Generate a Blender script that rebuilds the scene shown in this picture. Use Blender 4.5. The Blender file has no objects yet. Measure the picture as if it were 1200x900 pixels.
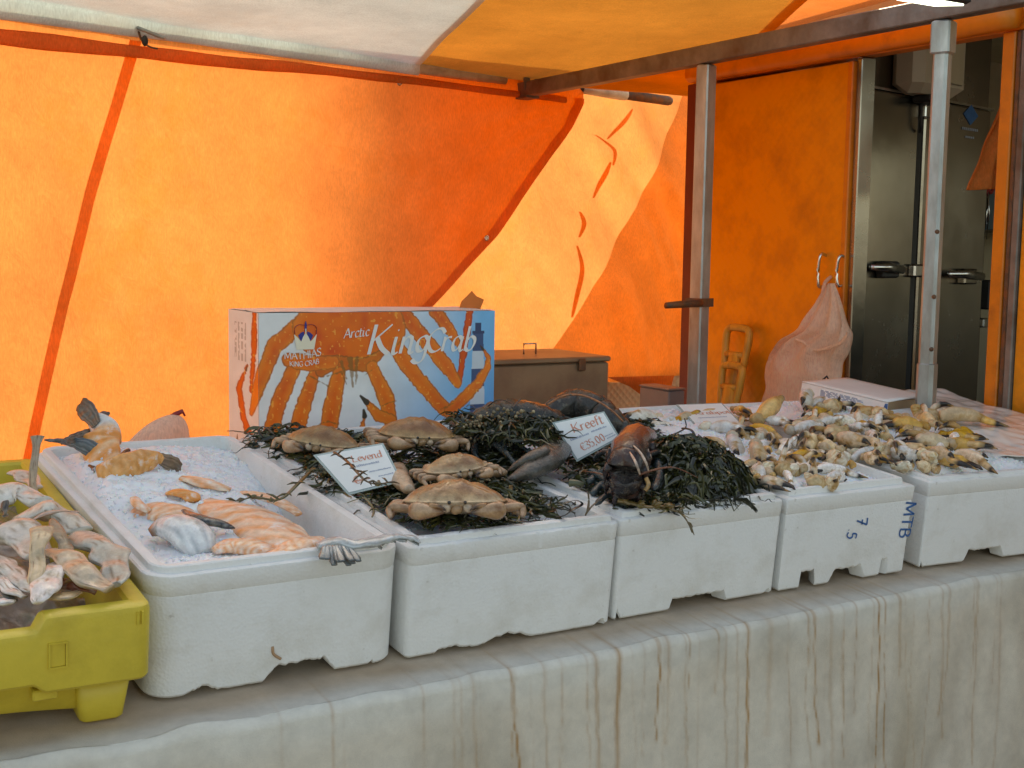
import bpy, math, random
import numpy as np
from mathutils import Vector, Matrix, noise

random.seed(7)
scene = bpy.context.scene
COL = scene.collection
R = math.radians

# ------------------------------------------------------------------ camera
CAMH, FPX, PITCH, ROLL, YAW = 1.55, 1500.33, 0.1015, 0.0159, 0.5382
def _rot(v):
    c, s = math.cos(YAW), math.sin(YAW)
    return Vector((v[0] * c + v[1] * s, -v[0] * s + v[1] * c, v[2]))
_rt = Vector((1, 0, 0)); _up = Vector((0, math.sin(PITCH), math.cos(PITCH)))
CF = _rot((0, math.cos(PITCH), -math.sin(PITCH)))
CR = _rot(math.cos(ROLL) * _rt + math.sin(ROLL) * _up)
CU = _rot(-math.sin(ROLL) * _rt + math.cos(ROLL) * _up)
EYE = Vector((0, 0, CAMH))
cam = bpy.data.cameras.new('camera'); camo = bpy.data.objects.new('camera', cam); COL.objects.link(camo)
cam.sensor_width = 36; cam.lens = FPX / 1200 * 36; cam.clip_start = 0.05; cam.clip_end = 2000
camo.matrix_world = Matrix(((CR.x, CU.x, -CF.x, 0), (CR.y, CU.y, -CF.y, 0), (CR.z, CU.z, -CF.z, CAMH), (0, 0, 0, 1)))
scene.camera = camo

# ------------------------------------------------------------------ sky, sun, exposure
SUN_EL, SUN_AZ = R(43), R(16)          # azimuth measured from +Y towards +X
world = bpy.data.worlds.new('World'); scene.world = world; world.use_nodes = True
wn = world.node_tree.nodes; wl = world.node_tree.links
sky = wn.new('ShaderNodeTexSky'); sky.sky_type = 'NISHITA'; sky.sun_disc = False
sky.sun_elevation = SUN_EL; sky.sun_rotation = SUN_AZ; sky.air_density = 1.0; sky.dust_density = 2.0
wl.new(sky.outputs[0], wn['Background'].inputs['Color']); wn['Background'].inputs['Strength'].default_value = 0.15
sun = bpy.data.lights.new('sun', 'SUN'); sun.energy = 2.0; sun.angle = R(0.5); sun.color = (1.0, 0.93, 0.84)
suno = bpy.data.objects.new('sun', sun); COL.objects.link(suno)
sdir = Vector((math.sin(SUN_AZ) * math.cos(SUN_EL), math.cos(SUN_AZ) * math.cos(SUN_EL), math.sin(SUN_EL)))
suno.rotation_euler = sdir.to_track_quat('Z', 'Y').to_euler(); suno.location = sdir * 20
scene.view_settings.view_transform = 'Standard'; scene.view_settings.look = 'None'
scene.view_settings.exposure = 1.12; scene.view_settings.gamma = 1.0
scene.view_settings.use_white_balance = True; scene.view_settings.white_balance_temperature = 9300; scene.view_settings.white_balance_tint = 9

# ------------------------------------------------------------------ pixels of the photograph to points of the place
def ray(px, py):
    return (CF + CR * ((px - 600) / FPX) + CU * ((450 - py) / FPX))
def at_x(px, py, x): v = ray(px, py); return EYE + v * (x / v.x)
def at_y(px, py, y): v = ray(px, py); return EYE + v * (y / v.y)
def at_z(px, py, z): v = ray(px, py); return EYE + v * ((z - CAMH) / v.z)
TILT = 0.095
TY = Vector((0, math.cos(TILT), math.sin(TILT))); TZ = Vector((0, -math.sin(TILT), math.cos(TILT)))
TO = Vector((0, 0, CAMH - 0.8124))
def at_plane(px, py, o, n): v = ray(px, py); return EYE + v * ((o - EYE).dot(n) / v.dot(n))
def at_tab(px, py, dz=0.0): return at_plane(px, py, TO + TZ * dz, TZ)
def tab(x, y, dz=0.0): return TO + Vector((1, 0, 0)) * x + TY * y + TZ * dz
def mpp(p): return (p - EYE).dot(CF) / FPX          # metres for a photograph pixel at that point
TABM = Matrix(((1, 0, 0, 0), (0, TY.y, TZ.y, 0), (0, TY.z, TZ.z, TO.z), (0, 0, 0, 1)))

# ------------------------------------------------------------------ mesh helpers
class MB:
    def __init__(s): s.v = []; s.f = []; s.c = []; s.sm = []
    def add(s, vs, fs, col=(1, 1, 1), smooth=True):
        o = len(s.v); s.v += [tuple(p) for p in vs]
        s.f += [tuple(i + o for i in f) for f in fs]; s.sm += [smooth] * len(fs)
        if len(col) and isinstance(col[0], (int, float)): s.c += [col] * len(vs)
        else: s.c += list(col)
        return s
    def box(s, a, b, col=(1, 1, 1), M=None):
        x0, y0, z0 = a; x1, y1, z1 = b
        vs = [Vector(p) for p in ((x0, y0, z0), (x1, y0, z0), (x1, y1, z0), (x0, y1, z0), (x0, y0, z1), (x1, y0, z1), (x1, y1, z1), (x0, y1, z1))]
        if M: vs = [M @ p for p in vs]
        return s.add(vs, [(0, 3, 2, 1), (4, 5, 6, 7), (0, 1, 5, 4), (1, 2, 6, 5), (2, 3, 7, 6), (3, 0, 4, 7)], col, False)
    def bbox(s, a, b, r=0.004, col=(1, 1, 1), M=None):
        # chamfered box
        x0, y0, z0 = a; x1, y1, z1 = b
        rings = []
        for (z, i) in ((z0, r), (z0 + r, 0), (z1 - r, 0), (z1, r)):
            rings.append([(x0 + i + r, y0 + i, z), (x1 - i - r, y0 + i, z), (x1 - i, y0 + i + r, z), (x1 - i, y1 - i - r, z), (x1 - i - r, y1 - i, z), (x0 + i + r, y1 - i, z), (x0 + i, y1 - i - r, z), (x0 + i, y0 + i + r, z)])
        return s.loft(rings, True, True, col, False, M)
    def loft(s, rings, cap0=True, cap1=True, col=(1, 1, 1), smooth=True, M=None, closed=True):
        n = len(rings[0]); vs = [Vector(p) for r in rings for p in r]
        if M: vs = [M @ p for p in vs]
        fs = []
        m = n if closed else n - 1
        for i in range(len(rings) - 1):
            for j in range(m):
                k = (j + 1) % n
                fs.append((i * n + j, i * n + k, (i + 1) * n + k, (i + 1) * n + j))
        if cap0: fs.append(tuple(range(n - 1, -1, -1)))
        if cap1: fs.append(tuple((len(rings) - 1) * n + j for j in range(n)))
        return s.add(vs, fs, col, smooth)
    def tube(s, path, rad, n=10, col=(1, 1, 1), up=(0, 0, 1), amp=0.0, freq=30, seed=0, M=None, cap=True):
        # rad: per-point number or (side, up) pair; col: colour or function(t, angle) -> colour
        path = [Vector(p) for p in path]; rings = []; cs = []
        upv = Vector(up)
        for i, p in enumerate(path):
            t = (path[min(i + 1, len(path) - 1)] - path[max(i - 1, 0)]).normalized()
            side = t.cross(upv)
            if side.length < 1e-4: side = t.cross(Vector((1, 0.2, 0)))
            side.normalize(); u2 = side.cross(t).normalized()
            r = rad[i] if hasattr(rad, '__len__') else rad
            a, b = r if hasattr(r, '__len__') else (r, r)
            rg = []
            for j in range(n):
                th = 2 * math.pi * j / n
                q = p + side * (math.cos(th) * a) + u2 * (math.sin(th) * b)
                if amp:
                    d = noise.noise_vector(q * freq + Vector((seed, seed * 1.7, 0))) * amp
                    q = q + d
                rg.append(q)
                if callable(col): cs.append(col(i / max(1, len(path) - 1), th))
            rings.append(rg)
        return s.loft(rings, cap, cap, cs if callable(col) else col, True, M)
    def grid(s, nu, nv, fn, col=(1, 1, 1), smooth=True):
        vs = []; cs = []
        for j in range(nv + 1):
            for i in range(nu + 1):
                vs.append(fn(i / nu, j / nv))
                if callable(col): cs.append(col(i / nu, j / nv, vs[-1]))
        w = nu + 1
        fs = [(j * w + i, j * w + i + 1, (j + 1) * w + i + 1, (j + 1) * w + i) for j in range(nv) for i in range(nu)]
        return s.add(vs, fs, cs if callable(col) else col, smooth)
    def blob(s, c, r, nu=16, nv=10, amp=0.0, freq=20, seed=0, col=(1, 1, 1), M=None):
        c = Vector(c); vs = []; cs = []
        for j in range(nv + 1):
            ph = math.pi * j / nv - math.pi / 2
            for i in range(nu):
                th = 2 * math.pi * i / nu
                d = Vector((math.cos(th) * math.cos(ph), math.sin(th) * math.cos(ph), math.sin(ph)))
                q = c + Vector((d.x * r[0], d.y * r[1], d.z * r[2]))
                if amp: q += d * (noise.noise(q * freq + Vector((seed, 0, seed))) * amp)
                vs.append(M @ q if M else q)
                if callable(col): cs.append(col(d))
        fs = [(j * nu + i, j * nu + (i + 1) % nu, (j + 1) * nu + (i + 1) % nu, (j + 1) * nu + i) for j in range(nv) for i in range(nu)]
        return s.add(vs, fs, cs if callable(col) else col, True)
    def mesh(s, name, mat):
        me = bpy.data.meshes.new(name)
        me.from_pydata(s.v, [], s.f)
        me.polygons.foreach_set('use_smooth', s.sm)
        ca = me.color_attributes.new('Col', 'FLOAT_COLOR', 'POINT')
        arr = np.ones((len(s.v), 4), dtype=np.float32)
        if s.c: arr[:, :3] = np.array([c[:3] for c in s.c], dtype=np.float32)
        ca.data.foreach_set('color', arr.ravel())
        me.materials.append(mat); me.validate(); me.update()
        return me
    def build(s, name, mat, parent=None, M=None, solid=0.0, bevel=0.0):
        o = bpy.data.objects.new(name, s.mesh(name, mat)); COL.objects.link(o)
        if parent is not None: o.parent = parent
        if M is not None: o.matrix_basis = M
        if solid:
            m = o.modifiers.new('thickness', 'SOLIDIFY'); m.thickness = solid; m.offset = 0
        if bevel:
            m = o.modifiers.new('edge', 'BEVEL'); m.width = bevel; m.segments = 2; m.limit_method = 'ANGLE'
        return o

def tag(o, label=None, cat=None, group=None, kind=None):
    if label: o['label'] = label
    if cat: o['category'] = cat
    if group: o['group'] = group
    if kind: o['kind'] = kind
    return o
def thing(name, label, cat, M=None, group=None):
    o = bpy.data.objects.new(name, None); COL.objects.link(o); o.empty_display_size = 0.05
    if M is not None: o.matrix_basis = M
    return tag(o, label, cat, group)
def copy_tree(o, parent=None):
    c = o.copy(); COL.objects.link(c)
    if parent is not None: c.parent = parent
    for ch in [k for k in bpy.data.objects if k.parent == o]: copy_tree(ch, c)
    return c
def frame(o, x, z):
    x = Vector(x).normalized(); y = Vector(z).cross(x).normalized(); z = x.cross(y)
    return Matrix(((x.x, y.x, z.x, o[0]), (x.y, y.y, z.y, o[1]), (x.z, y.z, z.z, o[2]), (0, 0, 0, 1)))
def crom(pts, n=6):
    P = [Vector(p) for p in pts]; out = []
    for i in range(len(P) - 1):
        a, b, c, d = P[max(i - 1, 0)], P[i], P[i + 1], P[min(i + 2, len(P) - 1)]
        for k in range(n):
            t = k / n
            out.append(0.5 * ((2 * b) + (c - a) * t + (2 * a - 5 * b + 4 * c - d) * t * t + (3 * b - a - 3 * c + d) * t ** 3))
    out.append(P[-1]); return out
def lerp(a, b, t): return a + (b - a) * t
def mixc(a, b, t): return tuple(a[i] + (b[i] - a[i]) * t for i in range(3))
def nz(x, y=0.0, z=0.0): return noise.noise(Vector((x, y, z)))
def smooth01(a, b, x):
    t = min(1, max(0, (x - a) / (b - a))); return t * t * (3 - 2 * t)

# ------------------------------------------------------------------ materials
def new_mat(name):
    m = bpy.data.materials.new(name); m.use_nodes = True
    nt = m.node_tree; b = nt.nodes['Principled BSDF']; return m, nt, b
def N(nt, t, **kw):
    n = nt.nodes.new(t)
    for k, v in kw.items():
        if k in n.inputs: n.inputs[k].default_value = v
        else: setattr(n, k, v)
    return n
def mat(name, col=(0.8, 0.8, 0.8), rough=0.5, metal=0.0, use_col=False, var=0.15, nscale=8, bump=0.0, bscale=60, spec=0.5, coat=0.0, sss=0.0, trans=0.0, tint2=None, tscale=5, tlo=.45, thi=.65, objvar=0.0, stretch=(1, 1, 1), rvar=0.0):
    m, nt, b = new_mat(name); L = nt.links
    tc = N(nt, 'ShaderNodeTexCoord'); mp = N(nt, 'ShaderNodeMapping'); mp.inputs['Scale'].default_value = stretch
    L.new(tc.outputs['Object'], mp.inputs['Vector'])
    n1 = N(nt, 'ShaderNodeTexNoise', Scale=nscale, Detail=8.0, Roughness=0.65); L.new(mp.outputs[0], n1.inputs['Vector'])
    if use_col:
        at = N(nt, 'ShaderNodeAttribute', attribute_name='Col'); src = at.outputs['Color']
    else:
        rgb = N(nt, 'ShaderNodeRGB'); rgb.outputs[0].default_value = (*col, 1); src = rgb.outputs[0]
    mr = N(nt, 'ShaderNodeMapRange'); mr.inputs[1].default_value = 0.25; mr.inputs[2].default_value = 0.75
    mr.inputs[3].default_value = 1 - var; mr.inputs[4].default_value = 1 + var; L.new(n1.outputs['Fac'], mr.inputs[0])
    hv = N(nt, 'ShaderNodeHueSaturation'); L.new(src, hv.inputs['Color']); L.new(mr.outputs[0], hv.inputs['Value'])
    out = hv.outputs[0]
    if objvar:
        oi = N(nt, 'ShaderNodeObjectInfo'); m2 = N(nt, 'ShaderNodeMapRange'); m2.inputs[3].default_value = 1 - objvar; m2.inputs[4].default_value = 1 + objvar
        L.new(oi.outputs['Random'], m2.inputs[0]); h2 = N(nt, 'ShaderNodeHueSaturation'); L.new(out, h2.inputs['Color']); L.new(m2.outputs[0], h2.inputs['Value'])
        m3 = N(nt, 'ShaderNodeMapRange'); m3.inputs[3].default_value = 0.75; m3.inputs[4].default_value = 1.3; mm = N(nt, 'ShaderNodeMath', operation='FRACT'); mu = N(nt, 'ShaderNodeMath', operation='MULTIPLY'); mu.inputs[1].default_value = 7.31
        L.new(oi.outputs['Random'], mu.inputs[0]); L.new(mu.outputs[0], mm.inputs[0]); L.new(mm.outputs[0], m3.inputs[0]); L.new(m3.outputs[0], h2.inputs['Saturation']); out = h2.outputs[0]
    if tint2:
        n2 = N(nt, 'ShaderNodeTexNoise', Scale=tscale, Detail=6.0, Roughness=0.6); L.new(mp.outputs[0], n2.inputs['Vector'])
        r2 = N(nt, 'ShaderNodeMapRange'); r2.inputs[1].default_value = tlo; r2.inputs[2].default_value = thi; L.new(n2.outputs['Fac'], r2.inputs[0])
        mx = N(nt, 'ShaderNodeMix', data_type='RGBA'); L.new(r2.outputs[0], mx.inputs[0]); L.new(out, mx.inputs[6]); mx.inputs[7].default_value = (*tint2, 1); out = mx.outputs[2]
    L.new(out, b.inputs['Base Color'])
    b.inputs['Roughness'].default_value = rough; b.inputs['Metallic'].default_value = metal
    if rvar:
        m4 = N(nt, 'ShaderNodeMapRange'); m4.inputs[1].default_value = .3; m4.inputs[2].default_value = .7; m4.inputs[3].default_value = max(0, rough - rvar); m4.inputs[4].default_value = rough + rvar
        L.new(n1.outputs['Fac'], m4.inputs[0]); L.new(m4.outputs[0], b.inputs['Roughness'])
    b.inputs['Specular IOR Level'].default_value = spec; b.inputs['Coat Weight'].default_value = coat; b.inputs['Coat Roughness'].default_value = 0.12
    if sss:
        b.inputs['Subsurface Weight'].default_value = sss; b.inputs['Subsurface Radius'].default_value = (0.02, 0.01, 0.006); b.inputs['Subsurface Scale'].default_value = 0.5
    b.inputs['Transmission Weight'].default_value = trans
    if name == 'brushed_steel': b.inputs['Anisotropic'].default_value = .6
    if bump:
        n3 = N(nt, 'ShaderNodeTexNoise', Scale=bscale, Detail=5.0, Roughness=0.6); L.new(mp.outputs[0], n3.inputs['Vector'])
        bp = N(nt, 'ShaderNodeBump', Strength=1.0, Distance=bump); L.new(n3.outputs['Fac'], bp.inputs['Height']); L.new(bp.outputs[0], b.inputs['Normal'])
    return m

def cloth_mat(name, col, tcol, tmix=0.6, stain=None, wrinkle=0.0045):
    m, nt, b = new_mat(name); L = nt.links; nt.nodes.remove(b)
    out = nt.nodes['Material Output']; tc = N(nt, 'ShaderNodeTexCoord')
    n1 = N(nt, 'ShaderNodeTexNoise', Scale=3.0, Detail=9.0, Roughness=0.7); L.new(tc.outputs['Object'], n1.inputs['Vector'])
    w = N(nt, 'ShaderNodeTexNoise', Scale=240.0, Detail=2.0); mp = N(nt, 'ShaderNodeMapping'); mp.inputs['Scale'].default_value = (1, 1, .25); L.new(tc.outputs['Object'], mp.inputs[0]); L.new(mp.outputs[0], w.inputs['Vector'])
    mr = N(nt, 'ShaderNodeMapRange'); mr.inputs[1].default_value = .3; mr.inputs[2].default_value = .7; mr.inputs[3].default_value = .80; mr.inputs[4].default_value = 1.14; L.new(n1.outputs['Fac'], mr.inputs[0])
    mw = N(nt, 'ShaderNodeMapRange'); mw.inputs[1].default_value = .3; mw.inputs[2].default_value = .7; mw.inputs[3].default_value = .88; mw.inputs[4].default_value = 1.1; L.new(w.outputs['Fac'], mw.inputs[0])
    mu = N(nt, 'ShaderNodeMath', operation='MULTIPLY'); L.new(mr.outputs[0], mu.inputs[0]); L.new(mw.outputs[0], mu.inputs[1])
    def shade(c):
        h = N(nt, 'ShaderNodeHueSaturation'); h.inputs['Color'].default_value = (*c, 1); L.new(mu.outputs[0], h.inputs['Value']); o = h.outputs[0]
        if stain:
            n2 = N(nt, 'ShaderNodeTexNoise', Scale=2.3, Detail=10.0, Roughness=0.75); L.new(tc.outputs['Object'], n2.inputs['Vector'])
            r2 = N(nt, 'ShaderNodeMapRange'); r2.inputs[1].default_value = .52; r2.inputs[2].default_value = .75; r2.inputs[4].default_value = .6; L.new(n2.outputs['Fac'], r2.inputs[0])
            mx = N(nt, 'ShaderNodeMix', data_type='RGBA'); L.new(r2.outputs[0], mx.inputs[0]); L.new(o, mx.inputs[6]); mx.inputs[7].default_value = (*stain, 1); o = mx.outputs[2]
        return o
    d = N(nt, 'ShaderNodeBsdfDiffuse'); t = N(nt, 'ShaderNodeBsdfTranslucent'); L.new(shade(col), d.inputs[0]); L.new(shade(tcol), t.inputs[0])
    n3 = N(nt, 'ShaderNodeTexNoise', Scale=14.0, Detail=6.0, Roughness=0.6, Distortion=0.8); L.new(tc.outputs['Object'], n3.inputs['Vector'])
    ad = N(nt, 'ShaderNodeMath', operation='MULTIPLY_ADD'); L.new(w.outputs['Fac'], ad.inputs[0]); ad.inputs[1].default_value = .08; L.new(n3.outputs['Fac'], ad.inputs[2])
    bp = N(nt, 'ShaderNodeBump', Strength=1.0, Distance=wrinkle); L.new(ad.outputs[0], bp.inputs['Height'])
    L.new(bp.outputs[0], d.inputs['Normal']); L.new(bp.outputs[0], t.inputs['Normal'])
    mix = N(nt, 'ShaderNodeMixShader'); mix.inputs[0].default_value = tmix; L.new(d.outputs[0], mix.inputs[1]); L.new(t.outputs[0], mix.inputs[2]); L.new(mix.outputs[0], out.inputs[0])
    return m

def foam_mat():
    m, nt, b = new_mat('expanded_foam'); L = nt.links; tc = N(nt, 'ShaderNodeTexCoord')
    v = N(nt, 'ShaderNodeTexVoronoi', Scale=210.0); L.new(tc.outputs['Object'], v.inputs['Vector'])
    n = N(nt, 'ShaderNodeTexNoise', Scale=9.0, Detail=9.0, Roughness=.7); L.new(tc.outputs['Object'], n.inputs['Vector'])
    sp = N(nt, 'ShaderNodeTexNoise', Scale=70.0, Detail=3.0); L.new(tc.outputs['Object'], sp.inputs['Vector'])
    r = N(nt, 'ShaderNodeMapRange'); r.inputs[1].default_value = .48; r.inputs[2].default_value = .72; r.inputs[4].default_value = .5; L.new(n.outputs['Fac'], r.inputs[0])
    r2 = N(nt, 'ShaderNodeMapRange'); r2.inputs[1].default_value = .69; r2.inputs[2].default_value = .78; r2.inputs[4].default_value = .5; L.new(sp.outputs['Fac'], r2.inputs[0])
    mx = N(nt, 'ShaderNodeMix', data_type='RGBA'); mx.inputs[6].default_value = (.80, .80, .775, 1); mx.inputs[7].default_value = (.58, .54, .46, 1); L.new(r.outputs[0], mx.inputs[0])
    m2 = N(nt, 'ShaderNodeMix', data_type='RGBA'); L.new(mx.outputs[2], m2.inputs[6]); m2.inputs[7].default_value = (.42, .38, .32, 1); L.new(r2.outputs[0], m2.inputs[0])
    L.new(m2.outputs[2], b.inputs['Base Color']); b.inputs['Roughness'].default_value = .55; b.inputs['Specular IOR Level'].default_value = .3
    ad = N(nt, 'ShaderNodeMath', operation='MULTIPLY_ADD'); L.new(n.outputs['Fac'], ad.inputs[0]); ad.inputs[1].default_value = 1.5; L.new(v.outputs['Distance'], ad.inputs[2])
    bp = N(nt, 'ShaderNodeBump', Strength=.7, Distance=.0009); L.new(ad.outputs[0], bp.inputs['Height']); L.new(bp.outputs[0], b.inputs['Normal'])
    return m

def dimple_mat(name, col, metal, rough, dirt, amt=1.0, front=False):
    m, nt, b = new_mat(name); L = nt.links; tc = N(nt, 'ShaderNodeTexCoord')
    mp = N(nt, 'ShaderNodeMapping'); mp.inputs['Rotation'].default_value = (0, R(45), 0) if front else (R(45), 0, 0); mp.inputs['Scale'].default_value = (1, 0, 1) if front else (0, 1, 1); L.new(tc.outputs['Object'], mp.inputs[0])
    v = N(nt, 'ShaderNodeTexVoronoi', Scale=42.0); v.inputs['Randomness'].default_value = 0.0; L.new(mp.outputs[0], v.inputs['Vector'])
    n = N(nt, 'ShaderNodeTexNoise', Scale=5.0, Detail=9.0, Roughness=.7); L.new(tc.outputs['Object'], n.inputs['Vector'])
    r = N(nt, 'ShaderNodeMapRange'); r.inputs[1].default_value = .45; r.inputs[2].default_value = .75; r.inputs[4].default_value = .75; L.new(n.outputs['Fac'], r.inputs[0])
    mx = N(nt, 'ShaderNodeMix', data_type='RGBA'); mx.inputs[6].default_value = (*col, 1); mx.inputs[7].default_value = (*dirt, 1); L.new(r.outputs[0], mx.inputs[0])
    L.new(mx.outputs[2], b.inputs['Base Color']); b.inputs['Metallic'].default_value = metal; b.inputs['Roughness'].default_value = rough
    bp = N(nt, 'ShaderNodeBump', Strength=.8, Distance=.004 * amt); L.new(v.outputs['Distance'], bp.inputs['Height']); L.new(bp.outputs[0], b.inputs['Normal'])
    return m

M_ = {}
M_['orange_tarp'] = cloth_mat('orange_tarp', (.78, .38, .12), (.84, .255, .07), .62, stain=(.76, .2, .025))
M_['pale_orange_tarp'] = cloth_mat('pale_orange_tarp', (.80, .38, .11), (.86, .305, .10), .62, stain=(.8, .3, .05))
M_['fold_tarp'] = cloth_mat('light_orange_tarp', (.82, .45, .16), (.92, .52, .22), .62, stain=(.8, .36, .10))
M_['orange_roof'] = cloth_mat('orange_roof', (.64, .28, .05), (.80, .33, .06), .30, stain=(.45, .17, .03))
M_['white_tarp'] = cloth_mat('white_tarp', (.78, .79, .78), (.62, .84, .86), .25, stain=(.66, .66, .6), wrinkle=.001)
M_['foam'] = foam_mat()
M_['pole'] = mat('galvanised_steel', (.40, .44, .45), .42, .7, var=.3, nscale=26, tint2=(.25, .23, .2), tscale=9, tlo=.5, thi=.7, stretch=(1, 1, .3), bump=.0006, bscale=40)
M_['beam'] = mat('weathered_steel', (.20, .185, .17), .5, .4, var=.35, nscale=14, tint2=(.12, .08, .055), tscale=6, bump=.001, bscale=45)
M_['rust'] = mat('rusty_iron', (.14, .08, .05), .6, .4, var=.4, nscale=60, tint2=(.25, .09, .03), tscale=25)
M_['wood_rail'] = mat('pale_rail', (.74, .66, .52), .6, 0, var=.15, nscale=10, tint2=(.5, .42, .3), tscale=12)
M_['steel'] = mat('brushed_steel', (.36, .33, .285), .24, 1.0, var=.06, nscale=3, tint2=(.24, .22, .19), tscale=2.2, tlo=.45, thi=.75, bump=.0002, bscale=26, rvar=.07)
M_['chrome'] = mat('worn_chrome', (.6, .6, .6), .22, 1.0, var=.2, nscale=40)
M_['black'] = mat('black_rubber', (.02, .02, .02), .55, 0, var=.2)
M_['orange_trim'] = mat('orange_trim', (.72, .20, .015), .42, 0, var=.2, nscale=7, tint2=(.38, .10, .015), tscale=9, tlo=.52, thi=.78, bump=.0008, bscale=90)  # orange of the door frames, header and awning roll
M_['orange_lit_panel'] = dimple_mat('orange_lit_dimpled_steel', (.80, .33, .025), .35, .42, (.40, .15, .02), .35)  # steel panel with the orange glow of the tarpaulins put into its colour
M_['dimple_steel'] = dimple_mat('dimpled_steel', (.42, .36, .32), .8, .4, (.25, .2, .17), 1.0); M_['dimple_front'] = dimple_mat('dimpled_steel_front', (.5, .44, .40), .7, .42, (.3, .25, .22), 1.0, True)
M_['shaded_red'] = mat('shaded_wall_red', (.16, .02, .012), .5, 0, var=.25)  # shadow tone of the trailer wall put into the colour
M_['yellow'] = mat('yellow_plastic', (.68, .51, .055), .42, 0, var=.1, nscale=14, tint2=(.5, .36, .035), tscale=11, tlo=.5, thi=.8, bump=.0006, bscale=130)
M_['flesh'] = mat('wet_fish', use_col=True, rough=.25, var=.25, nscale=60, bump=.003, bscale=60, coat=.3, sss=.15, tint2=(.32, .28, .21), tscale=26, tlo=.54, thi=.72)
M_['salmon'] = mat('salmon_flesh', use_col=True, rough=.3, var=.25, nscale=60, bump=.002, bscale=90, coat=.25, sss=.15, tint2=(.88, .84, .80), tscale=42, tlo=.55, thi=.7)
M_['crab'] = mat('crab_shell', use_col=True, rough=.4, var=.4, nscale=55, bump=.003, bscale=95, coat=.4, tint2=(.24, .10, .03), tscale=34, tlo=.47, thi=.72)
M_['claw'] = mat('crab_claw_shell', use_col=True, rough=.38, var=.34, nscale=6, bump=.0035, bscale=8, coat=.15, objvar=.22, tint2=(.46, .25, .08), tscale=3.4, tlo=.52, thi=.68)
M_['lobster'] = mat('lobster_shell', use_col=True, rough=.26, var=.7, nscale=70, bump=.004, bscale=110, coat=.28, tint2=(.14, .12, .09), tscale=85, tlo=.58, thi=.68)
M_['barnacle'] = mat('barnacle', use_col=True, rough=.7, var=.25, nscale=120, bump=.001, bscale=200)
M_['weed'] = mat('wet_seaweed', use_col=True, rough=.28, var=.35, nscale=60, coat=.3)
M_['ice'] = mat('crushed_ice', (.90, .93, .94), .3, 0, var=.05, nscale=60, bump=.0016, bscale=150, spec=.5, sss=.5)
M_['paper'] = mat('card', (.84, .85, .82), .5, 0, var=.04, nscale=20)
M_['sleeve'] = mat('clear_sleeve_edge', (.55, .66, .62), .2, 0, var=.1, trans=.3)
M_['red_ink'] = mat('red_ink', (.72, .30, .20), .6); M_['blue_ink'] = mat('blue_ink', (.03, .13, .34), .6, var=.3, nscale=90)
M_['grey_ink'] = mat('grey_ink', (.35, .40, .50), .6); M_['black_ink'] = mat('black_ink', (.03, .03, .035), .6); M_['white_ink'] = mat('white_ink', (.84, .84, .80), .5, var=.05)
M_['cream_ink'] = mat('cream_ink', (.85, .80, .62), .5, var=.05); M_['crown_blue'] = mat('crown_blue', (.015, .03, .25), .5); M_['crown_red'] = mat('crown_red', (.33, .03, .06), .5)
M_['print'] = mat('printed_carton', use_col=True, rough=.38, var=.05, nscale=30)
M_['carton'] = mat('white_carton', (.80, .80, .78), .5, 0, var=.06, nscale=12, bump=.0004, bscale=40)
M_['kraft'] = mat('brown_carton_inside', (.48, .33, .2), .7, 0, var=.1)
M_['brown_box'] = mat('brown_painted_steel', (.30, .20, .12), .42, .3, var=.15, nscale=10, tint2=(.22, .13, .08), tscale=6)
M_['wood'] = mat('orange_wood', (.66, .33, .05), .5, 0, var=.22, nscale=16, stretch=(3, 3, .4), tint2=(.36, .15, .03), tscale=14, tlo=.5, thi=.7)
M_['bag'] = cloth_mat('peach_plastic', (.93, .78, .64), (.95, .72, .55), .5, wrinkle=.008)
M_['dispenser'] = mat('beige_plastic', (.55, .47, .36), .4, 0, var=.06)
M_['red_plastic'] = mat('red_plastic', (.28, .02, .02), .35)
M_['blue_plastic'] = mat('blue_grey_plastic', (.2, .3, .36), .5); M_['pink_box'] = mat('pink_card', (.6, .24, .22), .6); M_['green_box'] = mat('green_card', (.3, .42, .25), .6)
M_['grey_box'] = mat('grey_painted_steel', (.28, .24, .23), .5, .2, var=.15)
M_['ground'] = mat('street_paving', (.13, .12, .11), .85, 0, var=.25, nscale=3, bump=.01, bscale=14)
M_['interior'] = mat('cabin_lining', (.58, .50, .36), .45, .3, var=.15, nscale=4)
M_['smear'] = mat('brown_smear', (.42, .25, .14), .6)

def plastic_sheet_mat():
    m, nt, b = new_mat('clear_film'); L = nt.links; tc = N(nt, 'ShaderNodeTexCoord')
    n = N(nt, 'ShaderNodeTexNoise', Scale=6.0, Detail=6.0); L.new(tc.outputs['Object'], n.inputs['Vector'])
    r = N(nt, 'ShaderNodeMapRange'); r.inputs[1].default_value = .45; r.inputs[2].default_value = .62; L.new(n.outputs['Fac'], r.inputs[0])
    mx = N(nt, 'ShaderNodeMix', data_type='RGBA'); mx.inputs[6].default_value = (.80, .80, .77, 1); mx.inputs[7].default_value = (.82, .74, .67, 1); L.new(r.outputs[0], mx.inputs[0])
    L.new(mx.outputs[2], b.inputs['Base Color']); b.inputs['Roughness'].default_value = .16; b.inputs['Coat Weight'].default_value = .5
    n2 = N(nt, 'ShaderNodeTexNoise', Scale=26.0, Detail=5.0, Distortion=1.2); L.new(tc.outputs['Object'], n2.inputs['Vector'])
    bp = N(nt, 'ShaderNodeBump', Strength=1.0, Distance=.0012); L.new(n2.outputs['Fac'], bp.inputs['Height']); L.new(bp.outputs[0], b.inputs['Normal'])
    return m
M_['film'] = plastic_sheet_mat()
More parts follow.
